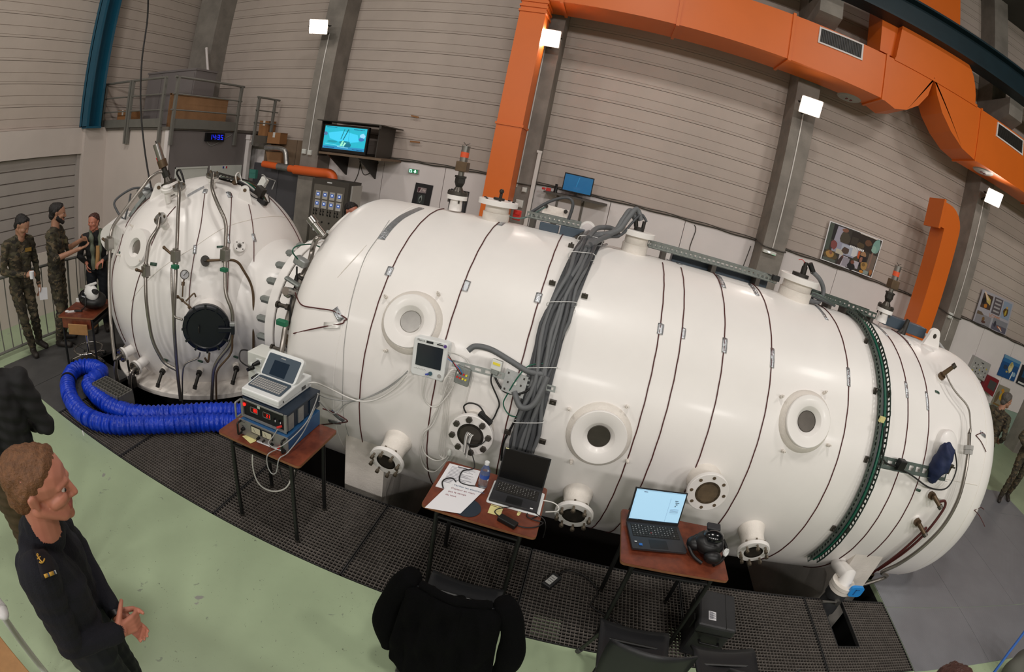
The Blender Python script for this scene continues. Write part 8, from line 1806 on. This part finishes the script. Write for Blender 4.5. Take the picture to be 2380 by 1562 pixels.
# ================================================================== people
def round_cone(q, a, b, ra, rb, n=14):
    a, b = Vector(a), Vector(b); Ld = (b - a).length
    if Ld < 1e-5: b = a + Vector((0, 0, 1e-4)); Ld = 1e-4
    prof = [(max(1e-5, ra * math.cos(t)), ra * math.sin(t)) for t in [math.radians(x) for x in (-90, -65, -40, -15, 0)]]
    prof += [(max(1e-5, rb * math.cos(t)), Ld + rb * math.sin(t)) for t in [math.radians(x) for x in (0, 15, 40, 65, 90)]]
    q.lathe(a, b - a, prof, n)
class Figure:
    def __init__(s, base, face, H=1.78):
        s.base = Vector((base[0], base[1], 0)); f = Vector((face[0], face[1], 0)).normalized(); s.F = f; s.R = Vector((f.y, -f.x, 0)); s.k = H / 1.78; s.p = []; s.extra = []
    def L(s, r, f, z): return s.base + (s.R * r + s.F * f) * s.k + Vector((0, 0, z * s.k))
    def add(s, lab, a, b, ra, rb): s.p.append((lab, Vector(a), Vector(b), ra * s.k, rb * s.k))
    def chain(s, lab, pts, rad):
        for i in range(len(pts) - 1): s.add(lab, pts[i], pts[i + 1], rad[i], rad[i + 1])
    def torso(s, lean=0.0, lab='top', belly=0.0, pel='pants', bulk=1.0):
        L = s.L
        for sx in (-1, 1):
            s.chain(pel, [L(sx * 0.075, 0, 0.92), L(sx * 0.07, 0.0 + lean * 0.2, 1.0)], [0.105 * bulk, 0.1 * bulk])
            s.chain(lab, [L(sx * 0.07, lean * 0.2, 1.0), L(sx * 0.068, 0.01 + lean * 0.4, 1.12), L(sx * 0.075, 0.01 + lean * 0.8, 1.28), L(sx * 0.08, lean, 1.38)], [0.1 * bulk, (0.1 + belly) * bulk, 0.112 * bulk, 0.095 * bulk])
            s.chain(lab, [L(sx * 0.04, lean, 1.44), L(sx * 0.17, lean, 1.42)], [0.07, 0.068])
        s.add(lab, L(0, lean, 1.4), L(0, lean + 0.01, 1.48), 0.085, 0.06)
    def leg(s, sx, knee, ankle, toe, lab='pants', shoe='shoe', r=1.0):
        L = s.L; hip = L(sx * 0.095, 0, 0.9)
        s.chain(lab, [hip, hip.lerp(knee, 0.5), knee, knee.lerp(ankle, 0.35), ankle + Vector((0, 0, 0.06))], [0.092 * r, 0.082 * r, 0.064 * r, 0.066 * r, 0.055 * r])
        s.add(shoe, ankle + Vector((0, 0, 0.1)), ankle, 0.052, 0.048)
        s.add(shoe, ankle - Vector((0, 0, 0.025)) - (toe - ankle).normalized() * 0.03, toe, 0.045, 0.04)
    def arm(s, sx, elbow, wrist, lean=0.0, lab='top', cut=1.0, r=1.0, sh=None):
        """cut: share of the forearm that the sleeve covers"""
        S0 = sh or s.L(sx * 0.185, lean, 1.42)
        s.chain(lab, [S0, S0.lerp(elbow, 0.5), elbow], [0.066 * r, 0.056 * r, 0.047 * r])
        e2 = elbow.lerp(wrist, cut)
        if cut > 0.02: s.add(lab, elbow, e2, 0.047 * r, (0.047 - 0.012 * cut) * r)
        if cut < 0.98: s.add('skin', e2, wrist, 0.036 if cut > 0.4 else 0.04, 0.026)
        s.add('skin', wrist, wrist + (wrist - elbow).normalized() * 0.02, 0.026, 0.026)
    def hand(s, wrist, d, nrm, side, curl=0.5, size=1.0, spread=1.0):
        """d: direction of the fingers, nrm: palm normal (curl goes that way), side: +1/-1 where the thumb is"""
        d = Vector(d).normalized(); nrm = Vector(nrm); nrm = (nrm - d * nrm.dot(d)).normalized(); a = d.cross(nrm); a = a if (a.z > 0 if abs(a.z) > 0.3 else a.dot(s.F) > 0) else -a
        z = size
        for i, off in enumerate((-0.026, -0.009, 0.008, 0.025)):
            s.add('skin', wrist + a * off * 0.6 * z + d * 0.015 * z, wrist + d * 0.085 * z + a * off * z, 0.014 * z, 0.0115 * z)
            ln = (0.062, 0.075, 0.08, 0.072)[i] * z; b = wrist + d * 0.088 * z + a * off * z
            q = b; ang = 0.15 + curl * 0.6
            for sgm, fr in enumerate((0.45, 0.31, 0.24)):
                dv = d * math.cos(ang) + nrm * math.sin(ang) + a * (off * 2.0 * spread)
                e = q + dv.normalized() * ln * fr; s.add('skin', q, e, (0.0098, 0.0088, 0.008)[sgm] * z, (0.0088, 0.008, 0.007)[sgm] * z); q = e; ang += curl * (0.9 if sgm == 0 else 0.7)
        q = wrist + d * 0.02 * z + a * 0.03 * z
        for sgm, (fr, rr) in enumerate(((0.045, 0.0125), (0.032, 0.0105), (0.026, 0.0095))):
            dv = d * 0.7 + a * (0.75 - 0.3 * sgm) + nrm * (0.25 + 0.5 * curl * sgm); e = q + dv.normalized() * fr * z; s.add('skin', q, e, rr * z, (rr - 0.0012) * z); q = e
    def head(s, c, face, hair='hair', up=(0, 0, 1), beard=None, size=1.0, hairstyle='short', detail=True):
        """c: centre of the head; face: where it looks; up: head tilt"""
        k = size; f = Vector(face).normalized(); u = Vector(up); u = (u - f * u.dot(f)).normalized(); r = f.cross(u); s.hc, s.hf, s.hu, s.hr = c, f, u, r
        P = lambda a, b, z: c + (r * a + f * b + u * z) * k * s.k
        s.P = P
        A = lambda lab, p, q, ra, rb: s.p.append((lab, P(*p), P(*q), ra * k * s.k, rb * k * s.k))
        A('skin', (0, -0.03, 0.035), (0, 0.025, 0.035), 0.083, 0.078)
        A('skin', (0, 0.03, 0.03), (0, 0.045, -0.03), 0.066, 0.058)
        A('skin', (0, 0.02, -0.04), (0, 0.055, -0.075), 0.06, 0.045)
        for sx in (-1, 1):
            A('skin', (sx * 0.055, -0.005, -0.045), (sx * 0.025, 0.068, -0.09), 0.026, 0.022)
            A('skin', (sx * 0.038, 0.075, -0.02), (sx * 0.045, 0.055, -0.03), 0.026, 0.024)
            A('skin', (sx * 0.015, 0.1, 0.022), (sx * 0.05, 0.08, 0.02), 0.011, 0.01)
            A('skin', (sx * 0.078, -0.005, 0.018), (sx * 0.074, 0.002, -0.025), 0.014, 0.009)
            A('skin', (sx * 0.086, -0.014, 0.012), (sx * 0.083, -0.012, -0.012), 0.01, 0.008)
            A('skin', (sx * 0.006, 0.109, -0.034), (sx * 0.012, 0.103, -0.036), 0.0095, 0.008)
        A('skin', (0, 0.098, 0.02), (0, 0.118, -0.03), 0.009, 0.0125)
        A('skin', (0, 0.07, -0.1), (0, 0.08, -0.105), 0.024, 0.02)
        A('lips', (-0.016, 0.094, -0.064), (0.016, 0.094, -0.064), 0.0065, 0.0065)
        A('lips', (-0.015, 0.093, -0.074), (0.015, 0.093, -0.074), 0.0068, 0.0068)
        s.add('skin', c - u * 0.06 * s.k - f * 0.02, c - Vector((0, 0, 0.17)) * s.k - f * 0.035, 0.056, 0.06)
        for sx in (-1, 1):
            s.extra.append(('eye_white', P(sx * 0.031, 0.0855, 0.002), 0.0112 * k * s.k))
            s.extra.append(('black', P(sx * 0.031, 0.0945, 0.001), 0.0058 * k * s.k))
        s.hp = []
        B = lambda p, q, ra, rb: s.hp.append((P(*p), P(*q), ra * k * s.k, rb * k * s.k))
        B((0, -0.042, 0.045), (0, 0.01, 0.056), 0.083, 0.076)
        B((0, -0.045, 0.0), (0, -0.06, -0.03), 0.075, 0.06)
        B((-0.03, 0.045, 0.092), (0.03, 0.045, 0.092), 0.026, 0.026)
        for sx in (-1, 1): B((sx * 0.055, 0.0, 0.055), (sx * 0.06, -0.035, 0.02), 0.034, 0.034); B((sx * 0.05, 0.035, 0.075), (sx * 0.06, 0.0, 0.03), 0.026, 0.024)
        if hairstyle == 'tied': B((0, -0.12, 0.0), (0, -0.14, -0.02), 0.045, 0.035)
        if beard:
            for sx in (-1, 1): s.p.append(('beard', P(sx * 0.055, 0.01, -0.05), P(sx * 0.02, 0.078, -0.1), 0.028 * s.k, 0.026 * s.k))
            s.p.append(('beard', P(-0.02, 0.083, -0.105), P(0.02, 0.083, -0.105), 0.026 * s.k, 0.026 * s.k)); s.p.append(('beard', P(-0.022, 0.096, -0.052), P(0.022, 0.096, -0.052), 0.008, 0.008))
    def remeshed(s, prims, vs, name, smooth=5):
        q = MB()
        for (a, b, ra, rb) in prims: round_cone(q, a, b, ra, rb)
        me = bpy.data.meshes.new('tmp'); me.from_pydata(q.v, [], q.f)
        bm = bmesh.new(); bm.from_mesh(me); bmesh.ops.remove_doubles(bm, verts=bm.verts, dist=1e-5); bmesh.ops.recalc_face_normals(bm, faces=bm.faces); bm.to_mesh(me); bm.free()
        o = bpy.data.objects.new('tmp', me); COL.objects.link(o)
        r = o.modifiers.new('r', 'REMESH'); r.mode = 'VOXEL'; r.voxel_size = vs
        if smooth: sm = o.modifiers.new('s', 'SMOOTH'); sm.factor = 0.5; sm.iterations = smooth
        dg = bpy.context.evaluated_depsgraph_get(); out = bpy.data.meshes.new_from_object(o.evaluated_get(dg)); out.name = name
        bpy.data.objects.remove(o); bpy.data.meshes.remove(me)
        return out
    def build(s, name, label, mats, vs=0.008, hair='hair_dark', cloth=0.004, cat='person', fold=0.0):
        t = thing(name, label, cat, s.base)
        me = s.remeshed([p[1:] for p in s.p], vs, 'body')
        labs = list(mats); n = len(me.vertices)
        co = np.empty(n * 3); me.vertices.foreach_get('co', co); co = co.reshape(-1, 3)
        nr = np.empty(n * 3); me.vertices.foreach_get('normal', nr); nr = nr.reshape(-1, 3)
        best = np.full(n, 1e9); lab = np.zeros(n, int)
        for (lb, a, b, ra, rb) in s.p:
            A = np.array(a); D = np.array(b) - A; l2 = max(1e-9, D @ D)
            h = np.clip(((co - A) @ D) / l2, 0, 1); d = np.linalg.norm(co - A - h[:, None] * D, axis=1) - (ra + (rb - ra) * h)
            m_ = d < best; best[m_] = d[m_]; lab[m_] = labs.index(lb)
        if fold:
            isc = np.array([l_ in ('top', 'pants') for l_ in labs])[lab]
            w_ = np.sin(co[:, 2] * 46 + co[:, 0] * 22 + 2 * np.sin(co[:, 1] * 19)) * np.sin(co[:, 0] * 27 + co[:, 1] * 31 + co[:, 2] * 13) + 0.6 * np.sin(co[:, 2] * 90 + co[:, 1] * 40)
            co = co + nr * (w_ * fold * isc)[:, None]; me.vertices.foreach_set('co', co.ravel())
        nf = len(me.polygons); fi = np.empty(nf, int); me.polygons.foreach_get('loop_start', fi)
        lv = np.empty(len(me.loops), int); me.loops.foreach_get('vertex_index', lv)
        me.materials.clear()
        for l_ in labs: me.materials.append(M[mats[l_]])
        me.polygons.foreach_set('material_index', lab[lv[fi]].astype(np.int32))
        me.shade_smooth(); me.update()
        o = bpy.data.objects.new('body', me); COL.objects.link(o); attach(o, t)
        if s.extra:
            bits = {}
            for mm, c, r in s.extra: bits.setdefault(mm, MB()).ball(c, r, 12, 8)
            for mm, q in bits.items(): q.build('eyes' if mm == 'eye_white' else 'pupils', mm, t, 60)
        if hair:
            hm = s.remeshed(s.hp, 0.005, 'hair', 3); n = len(hm.vertices); co = np.empty(n * 3); hm.vertices.foreach_get('co', co); co = co.reshape(-1, 3); nr = np.empty(n * 3); hm.vertices.foreach_get('normal', nr); nr = nr.reshape(-1, 3)
            rs = np.random.RandomState(3); w_ = np.sin(co[:, 0] * 160 + 3 * np.sin(co[:, 2] * 60)) * np.sin(co[:, 1] * 150 + 2 * np.sin(co[:, 0] * 70)) * 0.0022 + rs.uniform(-0.001, 0.001, n)
            co = co + nr * w_[:, None]; hm.vertices.foreach_set('co', co.ravel()); hm.materials.clear(); hm.materials.append(M[hair]); hm.shade_smooth(); hm.update()
            ho_ = bpy.data.objects.new('hair', hm); COL.objects.link(ho_); attach(ho_, t)
        return t
CAMO = {'skin': 'skin_tan', 'top': 'camo', 'pants': 'camo', 'shoe': 'boots', 'lips': 'lips'}
g = Figure((-6.2, 2.40), (0.97, 0.1), 1.78); L = g.L
g.torso(0.0); g.head(L(-0.04, 0.06, 1.62), (0.75, 0.45, -0.45), up=(0.4, 0.3, 0.9))
g.leg(1, L(0.07, 0.10, 0.5), L(-0.02, 0.05, 0.07), L(0.02, 0.2, 0.04)); g.leg(-1, L(-0.11, 0.08, 0.52), L(-0.2, -0.05, 0.1), L(-0.24, 0.06, 0.04))
w1 = L(0.03, 0.24, 1.06); g.arm(1, L(0.27, 0.02, 1.13), w1, cut=0.95); g.hand(w1, L(-0.05, 0.3, 1.08) - w1, g.F * -0.2 + Vector((0, 0, -0.6)) - g.R * 0.5, -1, 0.9)
w2 = L(-0.25, 0.06, 0.86); g.arm(-1, L(-0.27, -0.02, 1.12), w2, cut=0.95); g.hand(w2, (0.1, 0, -1), g.R, 1, 0.5)
sl1 = g.build('person', 'person in camouflage with bowed head and crossed legs, leftmost at the rail', CAMO, 0.008, 'hair_dark', fold=0.006)
q = MB(); q.box(L(-0.09, 0.125, 1.33), (0.01, 0.09, 0.045), Matrix.Rotation(-0.1, 3, 'Z')); q.build('name_tag', ink('8a6a2a'), sl1)
c = L(-0.02, 0.3, 1.07); q = MB(); q.cone(c - Vector((0, 0, 0.05)), c + Vector((0, 0, 0.035)), 0.026, 0.034, n=14); tag(q.build('paper_cup', 'paper', None, 50), 'white paper cup in the hand of the bowed soldier', 'cup')
p = L(-0.27, 0.12, 0.78); q = MB(); q.prism([p + Vector((0, -0.06, 0.05)), p + Vector((0.0, 0.07, 0.02)), p + Vector((0.03, 0.05, -0.12)), p + Vector((0.03, -0.07, -0.1))], (0.003, 0, 0)); tag(q.build('paper_leaflet', 'paper'), 'folded white leaflet hanging from the bowed soldier\'s hand', 'paper')
g = Figure((-6.12, 2.93), (0.72, 0.7), 1.82); L = g.L
g.torso(0.0); g.head(L(0.0, 0.045, 1.655), (0.55, 0.85, -0.1), beard=True)
g.leg(1, L(0.11, 0.05, 0.5), L(0.12, -0.02, 0.07), L(0.16, 0.14, 0.04)); g.leg(-1, L(-0.1, 0.03, 0.5), L(-0.12, -0.03, 0.07), L(-0.14, 0.13, 0.04))
w1 = L(0.06, 0.36, 1.22); g.arm(1, L(0.25, 0.08, 1.15), w1, cut=0.12); g.hand(w1, L(-0.02, 0.5, 1.25) - w1, (0, 0, 1), -1, 0.25)
w2 = L(-0.12, 0.36, 1.3); g.arm(-1, L(-0.25, 0.1, 1.16), w2, cut=0.12); g.hand(w2, L(-0.03, 0.48, 1.33) - w2, g.R + Vector((0, 0, -0.2)), -1, 0.3)
sl2 = g.build('person', 'bearded person in camouflage with rolled sleeves, explaining with both hands', dict(CAMO, beard='hair_dark'), 0.008, 'hair_dark', fold=0.006)
q = MB(); q.box(L(-0.05, 0.13, 1.3), (0.07, 0.012, 0.05), Matrix.Rotation(0.78, 3, 'Z')); q.build('name_tag', ink('5a5234'), sl2)
g = Figure((-6.05, 3.56), (0.85, -0.5), 1.63); L = g.L
g.torso(0.0, bulk=0.92); g.head(L(0.03, 0.03, 1.645), (0.5, -0.86, -0.05), hairstyle='tied', size=0.96)
g.leg(1, L(0.09, 0.03, 0.5), L(0.09, -0.02, 0.07), L(0.11, 0.13, 0.04)); g.leg(-1, L(-0.09, 0.03, 0.5), L(-0.09, -0.02, 0.07), L(-0.1, 0.13, 0.04))
w1 = L(0.16, 0.2, 1.1); g.arm(1, L(0.27, 0.0, 1.16), w1, cut=0.9); g.hand(w1, (0.2, 0, -1), -g.R, -1, 0.6)
w2 = L(-0.1, 0.24, 1.12); g.arm(-1, L(-0.26, 0.03, 1.15), w2, cut=0.9); g.hand(w2, L(0.0, 0.3, 1.08) - w2, (0, 0, -1), 1, 0.6)
wm = g.build('person', 'person in a black cardigan and long scarf standing beside the sphere', {'skin': 'skin_ruddy', 'top': 'black_matte', 'pants': 'navy_trousers', 'shoe': 'boots', 'lips': 'lips'}, 0.008, 'hair_auburn', fold=0.003)
for sx, mm in ((-1, 'scarf'), (1, 'scarf')):
    P_ = smooth_path([L(sx * 0.07, -0.05, 1.5), L(sx * 0.075, 0.08, 1.46), L(sx * 0.06, 0.13, 1.32), L(sx * 0.05, 0.14, 1.15), L(sx * 0.05, 0.15, 0.98)], 6); q = MB(); q.tube(P_, 0.035, 10, rad=[0.032 + 0.008 * math.sin(i) for i in range(len(P_))]); q.build('scarf', mm, wm, 80)
P_ = smooth_path([L(-0.03, 0.15, 1.32), L(-0.02, 0.18, 1.15), L(0.0, 0.17, 1.0)], 6); q = MB(); q.tube(P_, 0.03, 10); q.build('scarf_end', 'scarf_tan', wm, 80)
for sx in (-1, 1):
    q = MB(); q.ball(g.P(sx * 0.09, -0.01, -0.05), 0.012, 8, 6); q.build('earring', 'chrome', wm)
b0 = CAM + ray(816, 490) * 7.15
g = Figure((b0.x, b0.y), (0.9, -0.3), 1.79); L = g.L
g.torso(0.0); g.head(Vector((b0.x, b0.y, 1.69)), (0.92, -0.25, -0.15))
for sx in (-1, 1):
    g.leg(sx, L(sx * 0.1, 0.03, 0.5), L(sx * 0.1, -0.02, 0.07), L(sx * 0.12, 0.13, 0.04)); w1 = L(sx * 0.27, 0.1, 0.9); g.arm(sx, L(sx * 0.26, 0.0, 1.13), w1); g.hand(w1, (0, 0, -1), -g.R * sx, 1, 0.5)
g.build('person', 'dark-haired person behind the left dome, only the head showing', {'skin': 'skin_ruddy', 'top': 'camo', 'pants': 'camo', 'shoe': 'boots', 'lips': 'lips'}, 0.009, 'hair_dark', fold=0.004)
g = Figure((6.93, 5.45), (0.95, 0.3), 1.78); L = g.L
g.torso(0.0); g.head(L(0.0, 0.04, 1.655), (0.97, -0.1, 0.05))
for sx in (-1, 1): g.leg(sx, L(sx * 0.11, 0.02, 0.5), L(sx * 0.12, -0.04, 0.07), L(sx * 0.14, 0.12, 0.04))
w1 = L(0.16, 0.18, 1.0); g.arm(1, L(0.29, -0.05, 1.15), w1, cut=0.55); g.hand(w1, L(-0.0, 0.24, 1.0) - w1, -g.F, 1, 0.6)
w2 = L(-0.12, 0.2, 1.02); g.arm(-1, L(-0.28, 0.0, 1.15), w2, cut=0.6); g.hand(w2, L(0.0, 0.25, 1.0) - w2, -g.F, 1, 0.6)
g.build('person', 'person in camouflage seen from the side beyond the right dome', CAMO, 0.009, 'hair_grey', fold=0.006)
g = Figure((8.28, 5.42), (-0.55, -0.83), 1.8); L = g.L
g.torso(0.0); g.head(L(0.0, 0.04, 1.655), (-0.5, -0.86, -0.05))
g.leg(1, L(0.1, 0.12, 0.5), L(0.12, 0.12, 0.07), L(0.16, 0.28, 0.04)); g.leg(-1, L(-0.1, -0.02, 0.5), L(-0.13, -0.18, 0.09), L(-0.14, -0.03, 0.04))
w1 = L(0.1, 0.22, 1.0); g.arm(1, L(0.29, 0.0, 1.12), w1, cut=0.6); g.hand(w1, L(-0.02, 0.3, 1.0) - w1, -g.F, 1, 0.6)
w2 = L(-0.27, 0.12, 0.9); g.arm(-1, L(-0.28, 0.0, 1.13), w2, cut=0.6); g.hand(w2, (0, 0, -1), g.R, 1, 0.5)
g.build('person', 'person in camouflage cut off by the right picture edge', CAMO, 0.009, 'hair_dark', fold=0.006)
g = Figure((-2.68, 0.72), (-0.85, 0.5), 1.80); L = g.L
g.torso(0.0, bulk=1.12); g.head(L(0.0, 0.04, 1.66), (-0.85, 0.5, -0.05))
g.leg(1, L(0.12, 0.04, 0.5), L(0.14, 0.0, 0.07), L(0.16, 0.16, 0.04), r=1.15); g.leg(-1, L(-0.11, 0.0, 0.5), L(-0.12, -0.06, 0.07), L(-0.14, 0.1, 0.04), r=1.15)
for sx in (-1, 1): w1 = L(sx * 0.12, 0.24, 1.05); g.arm(sx, L(sx * 0.29, 0.0, 1.13), w1, r=1.15); g.hand(w1, L(0, 0.32, 1.05) - w1, -g.F, 1, 0.7)
g.build('person', 'person in a black jacket and khaki trousers at the left edge', {'skin': 'skin', 'top': 'black_matte', 'pants': 'khaki_trousers', 'shoe': 'boots', 'lips': 'lips'}, 0.008, 'hair_grey', fold=0.006)
b0 = CAM + ray(2232, 1588) * 1.72
g = Figure((b0.x, b0.y), (0.5, 0.85), 1.76); L = g.L
g.torso(0.0); g.head(Vector((b0.x, b0.y, min(1.68, b0.z))), (0.5, 0.85, -0.1))
for sx in (-1, 1):
    g.leg(sx, L(sx * 0.1, 0.03, 0.5), L(sx * 0.1, -0.02, 0.07), L(sx * 0.12, 0.13, 0.04)); w1 = L(sx * 0.26, 0.12, 0.92); g.arm(sx, L(sx * 0.26, 0.0, 1.13), w1); g.hand(w1, (0, 0, -1), -g.R * sx, 1, 0.5)
g.build('person', 'person at the lower right edge, only a crown of brown hair showing', {'skin': 'skin_ruddy', 'top': 'camo', 'pants': 'camo', 'shoe': 'boots', 'lips': 'lips'}, 0.009, 'hair_auburn')
g = Figure((-1.42, 0.36), (0.6, 0.8), 1.80); L = g.L
g.torso(0.0, bulk=1.08)
hcn = CAM + ray(88, 1128) * 1.70
g.head(hcn, (0.62, 0.78, -0.06), up=(0.02, 0.05, 1), size=1.03)
g.add('top', hcn - Vector((0.035, 0.02, 0.13)), hcn - Vector((0.045, 0.03, 0.2)), 0.068, 0.08)
for sx in (-1, 1): g.leg(sx, L(sx * 0.1, 0.03, 0.5), L(sx * 0.12, -0.02, 0.07), L(sx * 0.14, 0.13, 0.04), r=1.05)
H0 = CAM + ray(308, 1448) * 2.12          # clasped hands
wr = CAM + ray(272, 1470) * 2.06; wl_ = CAM + ray(268, 1425) * 2.16
er = CAM + ray(165, 1500) * 1.99; el_ = L(-0.28, 0.05, 1.12)
g.arm(1, er, wr, cut=0.97, r=1.12, sh=CAM + ray(88, 1330) * 1.76); g.arm(-1, el_, wl_, cut=0.94, r=1.08)
dR = (H0 - wr).normalized()
g.hand(wr, (CAM + ray(325, 1440) * 2.1) - wr, (wl_ - wr) + Vector((0.0, 0.05, -0.03)), 1, 0.55, 1.02)
g.hand(wl_, (CAM + ray(322, 1462) * 2.16) - wl_, (wr - wl_) + Vector((0, 0, 0.06)), 1, 0.45, 1.02)
nv = g.build('person', 'smiling fair-haired person in a navy sweater with clasped hands, lower left', {'skin': 'skin_ruddy', 'top': 'navy_wool', 'pants': 'navy_trousers', 'shoe': 'boots', 'lips': 'lips'}, 0.0045, 'hair_blond', fold=0.003)
so = CAM + ray(100, 1310) * 1.0
def on_body(px, py, back=0.004):
    """point on the sweater seen through that pixel (nearest limb surface along the ray)"""
    d = ray(px, py); t = 1.2
    for _ in range(60):
        p = CAM + d * t; dm = 9
        for (lb, a, b, ra, rb) in g.p:
            D = b - a; h = max(0, min(1, (p - a).dot(D) / max(1e-9, D.length_squared))); dm = min(dm, (p - a - D * h).length - (ra + (rb - ra) * h))
        if dm < 0.001: break
        t += dm * 0.9
    return CAM + d * (t - back)
def body_patch(pix, name, mm, th=0.004, back=0.006):
    P_ = [on_body(a, b, back) for a, b in pix]; q = MB(); n_ = -(ray(sum(a for a, b in pix) / len(pix), sum(b for a, b in pix) / len(pix))); q.prism(P_, n_ * th); return q.build(name, mm, nv)
def lattice(c4, nu, nv_, name, mm, back):
    rows = []
    for i in range(nu + 1):
        row = []
        for j in range(nv_ + 1):
            u, v = i / nu, j / nv_; a = [(1 - u) * (1 - v) * c4[0][k] + u * (1 - v) * c4[1][k] + u * v * c4[2][k] + (1 - u) * v * c4[3][k] for k in (0, 1)]; row.append(on_body(a[0], a[1], back))
        rows.append(row)
    q = MB(); q.strip(rows); o = q.build(name, mm, nv, 60); s_ = o.modifiers.new('solid', 'SOLIDIFY'); s_.thickness = 0.004; return o
lattice(((80, 1280), (108, 1272), (134, 1332), (98, 1350)), 4, 6, 'shoulder_slide', ink('120d14', 0.9), 0.007)
for k, mm in enumerate(('gold', ink('3a4a63'), 'gold', ink('2f3d55'), ink('bfc2c2'))):
    a, b = (0.0, 0.3, 0.42, 0.8, 0.9)[k], (0.3, 0.42, 0.8, 0.9, 1.0)[k]
    f0 = lambda t: (101 + 26 * t, 1335 - 10 * t); f1 = lambda t: (104.5 + 26 * t, 1343.5 - 10 * t)
    lattice((f0(a), f0(b), f1(b), f1(a)), 2, 2, 'rank_stripe', mm, 0.011)
for nm, pl, r in (('anchor_shank', ((87, 1290), (90, 1297), (97, 1306)), 0.0022), ('anchor_arms', ((91, 1306), (95, 1308), (99, 1307), (102, 1303), (103.5, 1298.5)), 0.0026), ('anchor_stock', ((87, 1299), (91, 1296), (94, 1293.5)), 0.002), ('anchor_ring', ((85, 1288), (87.5, 1287), (89, 1289.5), (87, 1291.5), (85, 1289.5)), 0.0015)):
    q = MB(); q.tube(smooth_path([on_body(a, b, 0.012) for a, b in pl], 5), r, 6); q.build(nm, 'gold', nv)
d = (wl_ - el_).normalized(); q = MB(); q.cone(wl_ - d * 0.012, wl_ + d * 0.018, 0.034, n=20); q.build('wrist_watch', 'black', nv, 40)
